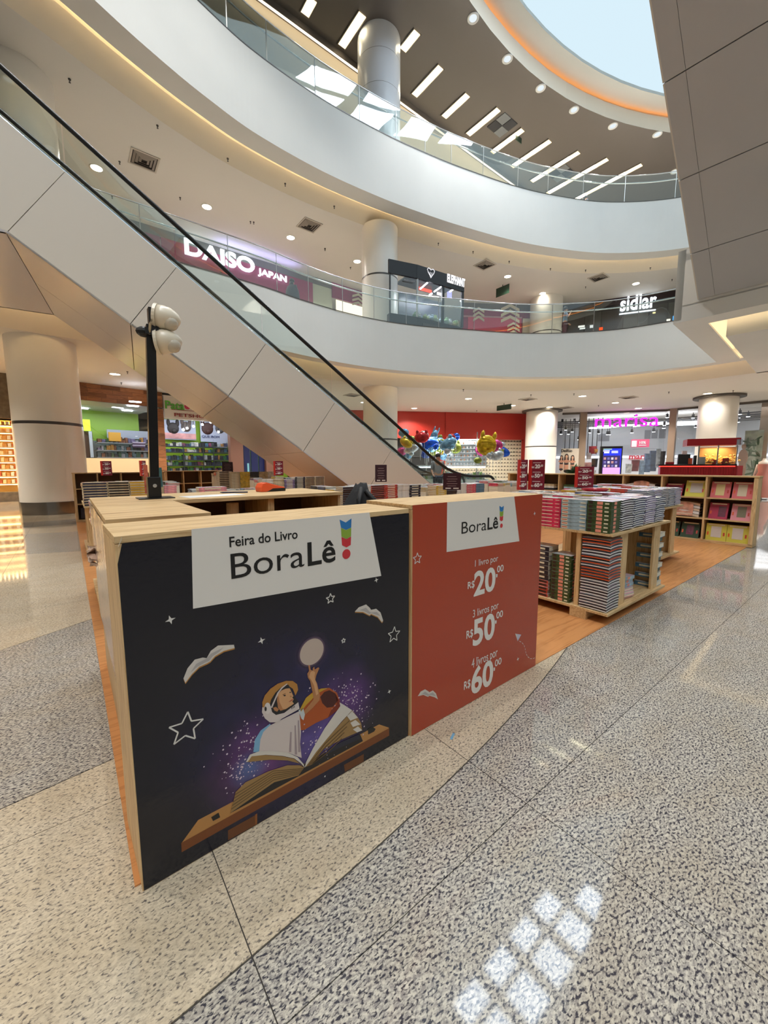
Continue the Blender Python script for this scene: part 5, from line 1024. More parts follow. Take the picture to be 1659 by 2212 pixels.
rectw(PW,176,906,196,930,-3.0,.1,'lit_panel',E('lime_panel',rgb(190,230,60),1.2),t); rectw(PW,178,932,204,988,-3.2,.1,'door_panel',wl('brown',rgb(72,52,44)),t); rectw(PW,196,932,203,988,-3.0,.05,'door_frame',wl('frame',rgb(190,205,220)),t)
for y1 in (957,973,988):
    x=212; z=PW.pt(260,y1,-3).z; rectw(PW,210,y1,325,y1+1.5,-2.9,.5,'shelf',wl('shelfgrey',rgb(150,156,160)),t)
    while x<322:
        w_=rr.uniform(4,9); c=rr.choice((rgb(150,110,50),rgb(96,90,120),rgb(60,84,60),rgb(120,124,130),rgb(70,90,96),rgb(44,50,52),rgb(110,70,50))); rectw(PW,x,y1-rr.uniform(6,13),x+w_,y1,-3,.3,'shelf_goods',wl('pw_%d_%d'%(c[0]*255,c[1]*255),c,vary=.5,vscale=7),t); x+=w_+.8
for k in range(4): rectw(PW,287,964-3*k,314,966.2-3*k,-2.85,.3,'folded_bed',wl('lilac' if k%2 else 'plumc',rgb(190,180,206) if k%2 else rgb(92,70,100)),t)
rectw(PW,236,934,262,953,-2.9,.1,'yellow_rack',wl('rackyel',rgb(206,156,60)),t); rectw(PW,232,930,325,948,-3.6,.05,'pale_frieze',wl('frieze',rgb(150,160,176)),t)
PW2=Wall((4.15,25.0),(9.6,25.3))
t=sthing(PW2,420,900,'pet_shop_entrance','pet shop entrance with white sign in green letters, partly behind the escalator','shop')
rectz(PW2,347,354,930,0,5.5,.05,.15,'frame_post',wl('blackframe',rgb(28,28,32)),t); rectz(PW2,347,540,930,PW2.pt(420,859,.1).z,5.49,.05,.15,'header',wl('blackframe',rgb(28,28,32)),t)
ZS0,ZS1=PW2.pt(420,908,.1).z,PW2.pt(420,860,.1).z
rectz(PW2,354,540,880,ZS0,ZS1,.1,.2,'sign_board',wl('signwhite',rgb(230,224,212)),t)
tw(PW2,'Pata',(357,883),(398,884),(357,865),.12,wl('letter_green',rgb(90,170,60)),t,.02); tw(PW2,'PETSHOP',(377,901),(452,903),(377,892),.12,wl('letter_red',rgb(150,50,50)),t,.0)
B().cyl(PW2.pt(405,878,.1),PW2.pt(405,878,.16),.16,n=14).build('paw_pad',[wl('letter_pink',rgb(190,50,90))],t)
for a in range(4): q=PW2.pt(400+4*a,868+abs(a-1.5),.1); B().cyl(q,q+PW2.n*.06,.06,n=10).build('paw_toe',[wl('letter_green',rgb(90,170,60))],t)
rectw(PW2,370,888,470,889,.11,.02,'sign_line',wl('letter_red',rgb(150,50,50)),t)
BK=-3.5
rectz(PW2,340,620,980,0,5,BK-.3,.1,'back_wall',wl('limewall',rgb(150,190,50)),t)
rectw(PW2,357,908,424,950,BK,.05,'dog_poster',wl('poster_pale',rgb(176,184,206)),t); rectw(PW2,434,910,495,955,BK,.05,'dog_poster',wl('poster_pale',rgb(176,184,206)),t)
for (x,y,s,c) in ((374,925,1,rgb(44,38,38)),(402,922,.9,rgb(96,84,80)),(448,926,1.1,rgb(70,40,36)),(475,926,.9,rgb(80,76,76))):
    b=B(); p=PW2.pt(x,y,BK+.02); b.ell(p,.34*s,.05,.36*s,12,8).ell(p+Vector((-.26*s,0,.34*s)),.11*s,.04,.24*s,8,6).ell(p+Vector((.26*s,0,.34*s)),.11*s,.04,.24*s,8,6).ell(p+Vector((.05,-.03,-.16*s)),.16*s,.05,.14*s,8,6); b.build('dog_portrait',[wl('dog%d'%x,c)],t,smooth=True)
rectw(PW2,357,936,424,948,BK+.03,.02,'poster_strip',wl('posterpink',rgb(206,150,150),vary=.3,vscale=2),t)
tw(PW2,'QUE BOM',(436,945),(474,946.5),(436,940),BK+.03,wl('letter_dark',rgb(50,60,110)),t,0,.02)
rr=random.Random(12)
for r,(y0,y1) in enumerate(((955,965),(968,977),(982,993),(995,1005),(1008,1018))):
    z=PW2.pt(420,y1,BK+.5).z; rectz(PW2,356,500,y1,z-.06,z,BK+.9,.5,'shelf',wl('shelfdark',rgb(52,58,60)),t)
    x=357
    while x<499:
        w_=rr.uniform(3.5,8); c=rr.choice((rgb(60,90,110),rgb(110,56,80),rgb(44,48,52),rgb(150,156,160),rgb(52,100,64),rgb(140,104,60),rgb(48,48,74),rgb(190,190,186),rgb(36,36,40),rgb(70,74,80)))
        rectw(PW2,x,y0+rr.uniform(0,4),x+w_,y1,BK+.8,.3,'shelf_goods',wl('pg_%d_%d_%d'%tuple(int(q*255) for q in c),c,vary=.6,vscale=6),t); x+=w_+.6
for x in (356,397,440,462,497): rectz(PW2,x,x+1.6,1000,0,PW2.pt(x,960,BK+1).z,BK+1,.06,'shelf_post',wl('shelfdark',rgb(52,58,60)),t)
rectw(PW2,462,950,490,968,BK+.06,.03,'bone_poster',wl('poster_pale',rgb(176,184,206)),t)
for x,y in ((404,925),(418,921),(437,917),(455,912),(472,933),(396,928),(520,955)):
    p=PW2.pt(x,y,-1.0); B().ell(p,.07,.07,.07,10,6).build('spot_bulb',[E('bulb_white',rgb(235,242,255),30)],t); B().cyl(p+zz*.05,p+zz*.35,.02,n=6).build('spot_stem',[black],t)
area(t,PW2.uv(2.6,4.6,-1.6),45,4.5,2.5,(.9,.95,1))
rectz(PW2,499,526,990,0,4.4,.3,.4,'portal',wl('brownportal',rgb(120,84,70)),t); rectz(PW2,575,590,1000,0,4.4,.3,.4,'portal',wl('brownportal',rgb(120,84,70)),t)
t=sthing(PW2,550,990,'blue_shopfront','dark blue shop doors glimpsed below the escalator soffit','shop')
for k,(x0,x1) in enumerate(((527,541),(543,558),(560,574))): rectz(PW2,x0,x1,1000,0,4,.05,.1,'door_panel',wl('navyd',rgb(24,34,84) if k%2==0 else rgb(36,60,120),.3),t)
rectz(PW2,534,538,1000,.9,1.7,.1,.03,'door_notice',wl('cyan',rgb(120,180,200)),t)
# ---- golden shop at the far left
GW=Wall((-8,23.9),(.7,23.9)); t=sthing(GW,10,950,'golden_shop','brightly lit golden shelves of a shop left of the wrapped column','shop')
B().prism([GW.uv(0,3.6,0),GW.uv(8.4,3.6,0),GW.uv(8.4,5.5,0),GW.uv(0,5.5,0)],-GW.n*.2).build('stone_header',[wl('stone',rgb(112,98,80),.8,vary=.3,vscale=5)],t)
B().prism([GW.uv(0,.0,-1.2),GW.uv(8.4,0,-1.2),GW.uv(8.4,3.6,-1.2),GW.uv(0,3.6,-1.2)],-GW.n*.1).build('back_wall',[wl('gold',rgb(230,190,120))],t)
rr=random.Random(2)
for r in range(9):
    z=.75+.32*r; B().prism([GW.uv(0,z,-.4),GW.uv(8.4,z,-.4),GW.uv(8.4,z+.05,-.4),GW.uv(0,z+.05,-.4)],-GW.n*.7).build('shelf',[wl('goldshelf',rgb(226,188,128))],t)
    B().prism([GW.uv(0,z-.03,-.42),GW.uv(8.4,z-.03,-.42),GW.uv(8.4,z-.01,-.42),GW.uv(0,z-.01,-.42)],-GW.n*.03).build('shelf_light',[warm_e],t)
    for k in range(26): u0=4.6+.14*k; B().prism([GW.uv(u0,z+.05,-.45),GW.uv(u0+.1,z+.05,-.45),GW.uv(u0+.1,z+.05+rr.uniform(.1,.2),-.45),GW.uv(u0,z+.05+.15,-.45)],-GW.n*.15).build('shelf_goods',[wl('gg%d'%(k%4),(rgb(240,214,160),rgb(206,150,80),rgb(236,226,206),rgb(190,90,60))[k%4])],t)
B().prism([GW.uv(0,0,.02),GW.uv(8.4,0,.02),GW.uv(8.4,.42,.02),GW.uv(0,.42,.02)],-GW.n*.3).build('plinth',[wl('stone',rgb(112,98,80))],t)
area(t,GW.uv(5,3.5,-.75),70,4,.5,(1,.74,.4))
# ---- red shopfront
RW=Wall((19.5,22.77),(28.44,18.05)); t=sthing(RW,1000,950,'red_shopfront','closed red shopfront with a cream slatted shutter behind the balloon kiosk','shop')
redw=wl('red',rgb(176,44,34),.45)
ua,ub_=RW.u_of(740,920),RW.u_of(1141,920)
B().prism([RW.uv(ua,3.55,0),RW.uv(ub_,3.55,0),RW.uv(ub_,5.49,0),RW.uv(ua,5.49,0)],-RW.n*.25).build('fascia',[redw],t); B().prism([RW.uv(RW.u_of(962,920),3.5,.05),RW.uv(ub_,3.5,.05),RW.uv(ub_,5.49,.05),RW.uv(RW.u_of(962,920),5.49,.05)],-RW.n*.06).build('fascia_panel',[redw],t)
rectz(RW,1131,1142,950,0,3.6,.03,.3,'jamb',redw,t); rectz(RW,950,962,950,0,3.6,.03,.3,'jamb',redw,t)
rectz(RW,740,950,990,0,3.55,-.5,.1,'dark_shutter',wl('shutdark',rgb(48,46,50)),t)
for k in range(14):
    z=2.2+.1*k; rectz(RW,880,948,960,z,z+.04,-.42,.05,'shutter_slat',wl('shutgrey',rgb(110,112,116)),t)
sl=wl('slatcream',rgb(228,220,196)); pegs=B(); u0,u1=RW.u_of(962,950,-.3),RW.u_of(1131,950,-.3)
for k in range(13):
    z=.28*k; B().prism([RW.uv(u0,z+.006,-.3),RW.uv(u1,z+.006,-.3),RW.uv(u1,z+.272,-.3),RW.uv(u0,z+.272,-.3)],-RW.n*.05).build('shutter_slat',[sl],t)
    for q in range(26): u_=u0+.12+(u1-u0-.2)*q/25; p=RW.uv(u_,z+.03,-.3); pegs.obox(p,RW.u*.09,RW.n*.05,zz*.05)
pegs.build('shutter_pegs',[wl('peg',rgb(60,56,52))],t,kind='stuff')
B().prism([RW.uv(u0-.6,0,-.45),RW.uv(u1+.6,0,-.45),RW.uv(u1+.6,3.6,-.45),RW.uv(u0-.6,3.6,-.45)],-RW.n*.1).build('shutter_back',[wl('slatback',rgb(120,112,96))],t)
# ---- toy and balloon kiosk
KC=Vector((12.9,11.2,0)); KC=KC*1.12; kd=math.hypot(KC.x,KC.y); ka=math.atan2(KC.y,KC.x)-PI/2; KR=Matrix.Translation(KC)@Matrix.Rotation(ka,4,'Z'); KZ=lambda c: max(0,1.5+(c-1.5)*1.12) if c>.2 else c
kq=lambda a,b_,c: KR@Vector((a*1.12,b_*1.12,KZ(c))); kx=KR.to_3x3()@Vector((1,0,0)); ky=KR.to_3x3()@Vector((0,1,0))
def kbox(a0,a1,b0,b1,z0,z1,nm,m,par,*ar): return B().obox(kq(a0,b0,z0),kx*(a1-a0)*1.12,ky*(b1-b0)*1.12,zz*(KZ(z1)-KZ(z0))).build(nm,[m],par,*ar)
t=thing('toy_kiosk','brightly lit toy kiosk with glass cases and shelves of little mugs before the red shopfront','kiosk',KC,ka)
kw=wl('kioskwhite',rgb(235,240,240),.3)
kbox(-2.0,1.1,-.5,.5,0,.95,'counter',kw,t); kbox(-2.0,1.1,-.5,.5,1.5,1.53,'case_top',kw,t); kbox(-2.0,1.1,-.5,-.49,.95,1.5,'case_glass',shopgl,t); kbox(-.62,1.05,.42,.5,1.5,2.55,'tower_back',kw,t)
for k in range(6):
    z=1.53+.17*k; a0=-.6+max(0,.11*(k-2)); a1=1.0-max(0,.14*(k-2)); kbox(a0,a1,.2,.42,z,z+.015,'tower_shelf',kw,t)
rr=random.Random(14)
for k in range(6):
    z=1.545+.17*k; a0=-.55+max(0,.11*(k-2)); a1=.95-max(0,.14*(k-2)); n=max(4,int((a1-a0)/.12))
    for q in range(n):
        a=a0+(a1-a0)*q/max(1,n-1); c=kq(a,.28,z); B().cyl(c,c+zz*.09,.036,n=10).build('mug',[wl('mug%d'%rr.randrange(5),rr.choice((rgb(60,52,56),rgb(160,120,90),rgb(214,206,200),rgb(110,60,60),rgb(200,150,120))))],label='small mug, %s from left on the %s shelf of the toy kiosk tower'%(O1[q],O1[5-k]),cat='mug',group='mugs on the toy kiosk')
kbox(-1.9,1.0,.3,.34,1.42,1.47,'case_light',E('kiosk_light',rgb(225,245,255),4),t); kbox(-.55,.95,.15,.18,2.56,2.6,'tower_light',E('kiosk_light',rgb(225,245,255),4),t)
for k in range(24):
    a=-1.9+.122*k; c=kq(a,-.28+.2*rr.random(),.951); r=rr.uniform(.06,.12); col=rr.choice((rgb(230,226,120),rgb(180,220,140),rgb(235,240,240),rgb(230,150,170),rgb(140,200,220),rgb(240,190,120)))
    b=B(); b.ell(c+zz*r,r,r,r,10,6).ell(c+zz*(r*2.3),r*.7,r*.7,r*.7,10,6).ell(c+zz*(r*2.9)+kx*r*.5,r*.3,r*.3,r*.3,8,5).ell(c+zz*(r*2.9)-kx*r*.5,r*.3,r*.3,r*.3,8,5); b.build('plush_toy',[wl('plush%d'%(k%6),col,.8)],smooth=True,label='little plush toy in the glass case of the balloon kiosk, %s from left'%O1[k],cat='toy',group='plush toys in the kiosk case')
for a,z in ((-.95,2.1),(-.55,2.12)):
    c=kq(a,-.55,z-.1); B().ell(c,.07,.07,.07,12,8).build('flood_lamp',[E('kiosk_flood',rgb(235,245,255),30)],t)
area(t,kq(-.5,-.1,2.7),14,2.5,.8,(.9,.97,1))
kbox(-1.9,1.0,-.3,.1,.955,.965,'case_floor',wl('casefloor',rgb(220,235,240)),t)
kbox(-1.5,-1.46,.3,.34,0,3.0,'balloon_post',steel,t); kbox(.62,.66,.3,.34,0,2.9,'balloon_post',steel,t)
foil=lambda n,c: M('foil_'+n,c,.14,.6,spec=.7,vary=.55,vscale=5)
fy,fb_,fg,fp,fs,fr,fk,fw_=foil('yellow',rgb(240,178,40)),foil('blue',rgb(40,90,200)),foil('green',rgb(150,160,70)),foil('pink',rgb(226,70,140)),foil('silver',rgb(206,214,222)),foil('red',rgb(190,50,50)),foil('sky',rgb(130,180,220)),foil('white',rgb(232,228,236))
bl_=[((877,957),15,9,fy,'oval yellow'),((872,935),12,9,fk,'sky blue'),((892,950),14,8,fg,'olive green'),((889,970),17,9,fw_,'oval white'),((868,975),10,9,fp,'pink'),((880,983),13,10,fk,'pale blue'),((911,945),16,12,fr,'red'),((917,938),10,7,fs,'silver'),((926,960),22,12,fb_,'blue'),((936,946),8,18,fk,'tall sky blue'),((941,974),18,9,fg,'olive'),((958,978),12,9,fy,'yellow ring'),((968,959),20,12,fk,'large sky blue'),((975,947),10,10,fr,'dark red'),((985,944),8,9,fb_,'deep blue'),((984,968),13,12,fg,'green and white'),((963,988),10,8,fw_,'white'),((922,980),13,10,fb_,'navy blue'),((1051,962),21,22,fy,'large yellow'),((1060,952),9,8,fw_,'small white'),((1071,963),15,13,fp,'pink and red'),((1041,974),15,11,fp,'rose pink'),((1034,966),10,11,fs,'silver'),((1083,975),19,11,fb_,'royal blue'),((1074,984),15,10,fs,'silver ring'),((1065,985),9,8,fb_,'small blue')]
q2=random.Random(5); bl_+=[((q2.gauss(cx,sx),q2.gauss(cy,sy)),q2.uniform(5,9),q2.uniform(5,8),q2.choice((fs,fb_,fk,fg,fr,fw_)),'small extra %s'%O1[k]) for k,(cx,cy,sx,sy) in enumerate([(882,965,8,14)]*6+[(930,960,14,14)]*9+[(972,965,12,12)]*8+[(1062,978,14,8)]*7)]
for k,((x,y),rx,ry,m,nm) in enumerate(bl_):
    dd=kd-1.0+.36*(k%6); p=atd(x,y,dd); s=(p-CAM).dot(FW)/FPX; t2=thing('foil_balloon','%s foil balloon in the %s bunch above the toy kiosk'%(nm,'left' if x<900 else 'middle' if x<1000 else 'right'),'balloon',(p.x,p.y,p.z-ry*s))
    b=B(); tl=((k*53)%7-3)*.18; ax=(kx*math.cos(tl)+zz*math.sin(tl),ky,-kx*math.sin(tl)+zz*math.cos(tl)); b.ell(p,rx*s,.13,ry*s,16,10,ax=ax)
    if k%3==0:
        for sg in (-1,1): b.ell(p+ax[0]*(sg*rx*s*.6)+ax[2]*(ry*s*.95),rx*s*.22,.06,ry*s*.45,8,6,ax=ax)
    b.build('foil_skin',[m],t2,smooth=True); B().cyl(p-zz*ry*s*.9,p-zz*(ry*s+.5),.006,n=5).build('string',[wl('string',rgb(230,230,230))],t2)
# ---- fashion store with glass front
M1=Wall((30.1,16.1),(34.2,10.7)); M2=Wall((34.2,10.7),(34.5,4.6))
t=sthing(M1,1350,950,'fashion_store','glass fronted fashion store with magenta neon letters behind the long rack','shop')
um=lambda Wl,a,b_,z0,z1,off,th,nm,m: rectz(Wl,a,b_,930,z0,z1,off,th,nm,m,t)
mull=wl('mullion',rgb(150,130,112),.4)
um(M1,1216,1252,0,5.4,0,.02,'glass_pane',shopgl); um(M1,1268,1437,0,5.4,0,.02,'glass_pane',shopgl); um(M2,1460,1660,0,5.4,0,.02,'glass_pane',shopgl)
um(M1,1252,1267,0,5.5,.1,.3,'mullion',mull); um(M2,1444,1459,0,5.5,.15,.35,'mullion',mull); um(M2,1640,1660,0,5.5,-1,.35,'mullion',mull)
um(M1,1214,1440,5.36,5.5,.05,.2,'top_frame',wl('topframe',rgb(92,84,76))); um(M2,1440,1668,5.36,5.5,.05,.2,'top_frame',wl('topframe',rgb(92,84,76)))
gback=wl('storegrey',rgb(150,152,154),.7)
Bk=Wall((33.5,22.5),(42.5,12.0)); Bk2=Wall((42.0,13.5),(43.5,1))
for Wl,a,b_ in ((Bk,1170,1470),(Bk2,1430,1720)): rectz(Wl,a,b_,930,0,5.5,0,.1,'back_wall',gback,t)
for Wl,a,b_ in ((Bk,1180,1450),(Bk2,1440,1700)): rectz(Wl,a,b_,930,2.15,2.35,.25,.1,'light_ledge',E('ledge_white',rgb(240,244,255),1.2),t); rectz(Wl,a,b_,930,0,2.1,.3,.1,'product_wall',wl('prodwall',rgb(225,224,224)),t)
for (a,b_,y0,y1) in ((1292,1316,937,953),(1392,1405,929,948),(1407,1420,928,947),(1423,1437,927,947)): rectw(Bk,a,y0,b_,y1,.02,.05,'wall_panel',wl('panelgrey',rgb(96,98,102)),t)
rectw(Bk,1363,949,1402,966,1.5,.05,'promo_sign',wl('promo',rgb(214,70,110)),t); rectw(Bk,1364,952,1375,965,1.53,.02,'promo_card',pw,t); tw(Bk,'10%',(1381,959),(1395,958),(1381,953),1.53,pw,t,.03,.02); rectw(Bk,1380,961,1396,962.5,1.53,.02,'promo_line',pw,t)
tw(Bk,'marisa',(1358,994),(1412,989),(1358,981),.45,wl('redlogo',rgb(206,50,70)),t,.04,.03)
blkm=wl('trackblack',rgb(30,30,33))
for k in range(5):
    for Wl,a,b_,o in ((M1,1210,1440,-1.2-k*1.6),(M2,1440,1665,-1.2-k*1.5)):
        rectz(Wl,a-30,b_+30,930,4.9,4.97,o,.07,'ceiling_track',blkm,t)
rr=random.Random(6)
for (x,y) in ((1215,911),(1241,910),(1253,913),(1222,929),(1236,933),(1212,938),(1228,938),(1274,935),(1293,937),(1312,939),(1316,939),(1365,935),(1412,933),(1434,925),(1441,902),(1372,900),(1435,919),(1497,903),(1503,923),(1598,895),(1595,903),(1594,912),(1498,914),(1616,900),(1250,950)):
    p=atd(x,y,rr.uniform(37.5,39)); B().cyl(p,p+zz*.28,.10,.09,n=10).build('track_spot',[blkm],t); B().cyl(p-zz*.012,p,.1,n=12).build('spot_lens',[E('spot_white',rgb(240,244,255),12)],t); B().cyl(p+zz*.28,Vector((p.x,p.y,max(p.z+.4,4.95))),.025,n=6).build('spot_stem',[blkm],t)
for (x0,x1,y) in ((1275,1320,924),(1292,1325,921),(1328,1340,921),(1338,1370,919),(1372,1385,920),(1395,1447,916),(1459,1490,914),(1466,1505,912),(1460,1506,917),(1395,1440,914)):
    a,b_=atd(x0,y+1.5,38.6),atd(x1,y,38.6); B().obox(a,b_-a,Vector((.25,.25,0)),zz*.1).build('light_bar',[E('bar_white',rgb(240,244,255),8)],t)
for k in range(9):
    x=1222+5.2*k*1.9; p=atd(x,925,38); B().cyl((p.x,p.y,2.4),(p.x,p.y,5.4),.03,n=6).build('hanger_pole',[blkm],t)
area(t,(37,13,5.2),170,7,6,(.95,.97,1)); area(t,(38.5,6,5.2),130,5,7,(.95,.97,1))
B().prism([(28,22,5.51),(46,22,5.51),(46,0,5.51),(34.6,4,5.51)],zz*.02).build('store_ceiling',[wl('storeceil',rgb(120,122,124))],t)
neon=E('neon_magenta',rgb(240,40,235),1.0)
tw(M1,'marisa',(1285,923),(1423,920),(1285,898),.12,neon,t,-.004,.08,'neon_letters')
rr=random.Random(10)
for k,(x,y,w_,h_,c) in enumerate(((1272,985,10,14,rgb(236,236,240)),(1280,972,16,16,rgb(200,70,80)),(1287,974,8,8,rgb(226,170,90)),(1270,1006,14,14,rgb(235,170,170)),(1284,1000,12,18,rgb(40,40,48)),(1278,1022,16,12,rgb(220,225,230)),(1372,1006,14,24,rgb(120,40,60)),(1386,1010,10,30,rgb(140,170,200)),(1398,1000,12,40,rgb(90,120,160)),(1410,996,14,44,rgb(70,90,120)),(1420,990,9,40,rgb(180,190,200)),(1358,1012,12,20,rgb(220,225,235)),(1430,990,10,30,rgb(60,60,66)))):
    p=atd(x,y+h_/2,36.5); s=(p-CAM).dot(FW)/FPX; d=Vector((-p.y,p.x,0)).normalized()*-1; z1=max(p.z,0)+h_*s
    B().prism([p-d*w_*s*.4,p+d*w_*s*.4,p+d*w_*s*.5+zz*h_*s,p-d*w_*s*.45+zz*h_*s],Vector((.25,.15,0))).build('hanging_clothes',[wl('cloth%d'%k,c,.8,vary=.4,vscale=5)],t)
# poster with three women, totem, plant
t=thing('poster_board','lingerie poster board with three long haired women beside the right column','poster',M1.pt(1224,1030,.25)*1)
rectw(M1,1209,969,1247,1045,.3,.04,'panel',wl('posterbeige',rgb(206,196,180)),t); tw(M1,'DelRio',(1212,977),(1236,976),(1212,970.5),.32,ink,t,.02,.01)
for x,y,s in ((1213,988,.7),(1224,986,.85),(1237,988,.75)):
    p=M1.pt(x,y,.32); AX=(M1.u,M1.n,zz); hr=wl('hairb',rgb(58,38,30)); sk_=wl('skinp2',rgb(186,134,108))
    B().ell(p-zz*.95*s,.2*s,.02,.55*s,12,8,ax=AX).ell(p-zz*.42*s,.3*s,.018,.13*s,12,8,ax=AX).ell(p-zz*.3*s,.07*s,.02,.16*s,8,6,ax=AX).build('body_print',[sk_],t); B().ell(p+zz*.04*s-M1.n*.005,.16*s,.02,.2*s,12,8,ax=AX).ell(p-zz*.3*s-M1.n*.006+M1.u*.13*s,.07*s,.02,.36*s,8,6,ax=AX).ell(p-zz*.3*s-M1.n*.006-M1.u*.13*s,.07*s,.02,.36*s,8,6,ax=AX).build('hair_print',[hr],t)
    B().ell(p+M1.n*.012-zz*.02,.10*s,.02,.145*s,12,8,ax=AX).build('face_print',[wl('skinp',rgb(206,160,130))],t); B().ell(p-zz*.66*s+M1.n*.014,.2*s,.02,.09*s,12,8,ax=AX).ell(p-zz*1.3*s+M1.n*.014,.2*s,.02,.13*s,12,8,ax=AX).build('top_print',[wl('topd',rgb(50,34,34))],t)
TT=Wall((25.6,12.4),(27.2,10.3)); t=sthing(TT,1322,1020,'digital_totem','tall black digital totem with a blue screen beyond the long rack','digital display')
rectz(TT,1297,1344,990,0.05,TT.pt(1320,964).z,0,.25,'case',black,t); rectw(TT,1300,969,1338,1045,.01,.02,'screen',E('screen_blue',rgb(40,50,210),1.0),t)
rectw(TT,1300,984,1338,1022,.014,.002,'screen_photo',E('screen_photo',rgb(70,60,110),.5),t); rectw(TT,1300,1010,1337,1045,.016,.002,'screen_pink',E('screen_pink',rgb(220,150,230),.8),t); rectw(TT,1303,969.5,1322,971,.016,.002,'screen_green',E('screen_green',rgb(170,220,120),.8),t)
for k in range(12): x=1304+8*(k%4); y=988+8*(k//4); rectw(TT,x,y,x+5,y+5,.018,.002,'screen_person',E('scr_%d'%(k%3),(rgb(190,140,140),rgb(120,110,170),rgb(210,200,210))[k%3],.6),t)
for x0,x1,y0,y1 in ((1303,1317,973,975),(1305,1316,976,979),(1321,1335,974,975.5),(1321,1335,977,978.5)): rectw(TT,x0,y0,x1,y1,.018,.002,'screen_line',E('screen_white',rgb(235,235,255),1),t)
def plant(P,h,r,label,n=60,seed=1):
    t=thing('potted_plant',label,'plant',P); x,y,z=P; B().lathe(P,[(0,.0),(r*.5,0),(r*.62,h*.3),(r*.5,h*.3)],16).build('pot',[wl('potdark',rgb(60,56,54))],t,smooth=True); q=random.Random(seed); b=B()
    for k in range(n):
        a=q.uniform(0,2*PI); e=q.uniform(.2,1.3); l=h*q.uniform(.2,.5); c=Vector((x,y,z+h*.3+h*.3*q.random())); d=Vector((math.cos(a)*math.cos(e),math.sin(a)*math.cos(e),math.sin(e))); s_=d.cross(zz).normalized()*l*.1; m_=c+d*l*.55; tip=c+d*l-zz*l*.18; b.add([c,m_+s_,tip,m_-s_],[(0,1,2,3)])
    b.build('foliage',[wl('leafgreen',rgb(36,62,36),.6,vary=.4)],t,kind='stuff')
pp=M1.pt(1240,1040,1.7); plant((pp.x,pp.y,0),1.75,.5,'dark green potted plant before the lingerie poster',150,3)
# ---- red snack kiosk
SK=Wall((21.6,6.9),(23.4,2.6)); t=sthing(SK,1520,1010,'snack_kiosk','red snack kiosk with a lit popcorn cabinet behind the long rack','kiosk')
rk=wl('kioskred',rgb(160,22,30),.3)
rectw(SK,1424,1006,1590,1040,0,.8,'counter',rk,t); rectz(SK,1424,1588,1010,0,.6,-.03,.7,'counter_base',rk,t); rectw(SK,1422,1003,1592,1006,.05,.9,'counter_top',black,t)
rectw(SK,1424,1006.6,1588,1008,.012,.01,'led_line',E('red_led',rgb(255,40,30),4),t)
for k in range(30): x=1426+5.4*k; rectw(SK,x,1008,x+4.6,1038,.015,.012,'counter_slat',rk,t)
rectw(SK,1484,947,1600,962,.1,1.2,'canopy',rk,t); 
for x in (1506,1547,1588): rectw(SK,x,962,x+3,1003,0,.04,'post',steel,t)
rectw(SK,1509,962,1547,1003,-.02,.01,'cabinet_glass',shopgl,t); rectw(SK,1550,962,1588,1003,-.02,.01,'cabinet_glass',shopgl,t)
rectw(SK,1507,966,1590,1003,-.75,.04,'cabinet_back',wl('cabback',rgb(206,160,100)),t); area(t,SK.pt(1550,966,-.4),9,.8,.5,(1,.75,.4))
popc=wl('popcorn',rgb(240,206,120),.8); q_=random.Random(7)
for c0 in ((1524,995),(1535,993),(1552,995),(1566,996),(1580,994)):
    b=B(); p=SK.pt(*c0,-.45)
    for k in range(26): d=Vector((q_.gauss(0,.12),q_.gauss(0,.12),abs(q_.gauss(0,.12)))); b.ell(p+d-zz*.1,.05,.05,.04,6,4)
    b.build('popcorn_heap',[popc],t,kind='stuff')
for k,(x,y0,y1,w_,m) in enumerate(((1464,981,1003,26,black),(1438,998,1004,18,rk),(1509,987,1003,14,wl('whitebox',rgb(225,232,238))),(1540,993,1004,10,wl('popbox',rgb(206,60,50))),(1560,990,1004,14,wl('popbox',rgb(206,60,50))),(1498,984,1004,6,black),(1474,974,982,10,wl('cup',rgb(200,180,180))),(1486,990,1004,9,wl('orangebox',rgb(210,80,40))))):
    b=rectw(SK,x,y0,x+w_,y1,-.15,.25,'kiosk_appliance',m,None); tag(b,['black drinks machine on the snack kiosk counter','red tray at the left end of the snack kiosk counter','white and red box on the snack kiosk counter','small red and cream popcorn box in the snack kiosk','larger red and cream popcorn box in the snack kiosk','slim black dispenser on the snack kiosk counter','pale cup tray on top of the black drinks machine','orange box beside the black drinks machine'][k],'kiosk item')
rectw(SK,1591,949,1604,961,.1,1.1,'canopy_end',wl('canopyend',rgb(190,200,220),.2),t); rectw(SK,1589,1006,1602,1040,.0,.6,'counter_end',wl('counterend',rgb(190,70,80),.3),t)
# ---- pink dressed mannequin at the right edge
MP=atd(1650,1010,24); t=thing('mannequin','headless white mannequin in a pink dress at the right edge of the picture','mannequin',(MP.x,MP.y,0))
B().lathe((MP.x,MP.y,0),[(.16,.72),(.20,1.0),(.17,1.2),(.2,1.5),(.19,1.62),(.08,1.68),(.055,1.76),(.05,1.78)],20).build('torso',[wl('manne',rgb(230,222,214))],t,smooth=True); B().lathe((MP.x,MP.y,0),[(.42,.1),(.36,.5),(.28,.9),(.18,1.2),(.215,1.48),(.19,1.56)],20).build('dress',[wl('dresspink',rgb(206,140,130),.8)],t,smooth=True)
B().cyl((MP.x,MP.y,0),(MP.x,MP.y,.12),.03,n=10).cyl((MP.x,MP.y,0),(MP.x,MP.y,.02),.2,n=20).build('stand',[steel],t)
for s in (-1,1): d=Vector((-MP.y,MP.x,0)).normalized()*s; B().cyl(Vector((MP.x,MP.y,1.52))+d*.19,Vector((MP.x,MP.y,.95))+d*.3,.055,.04,n=10).build('arm',[wl('manne',rgb(230,222,214))],t,smooth=True)
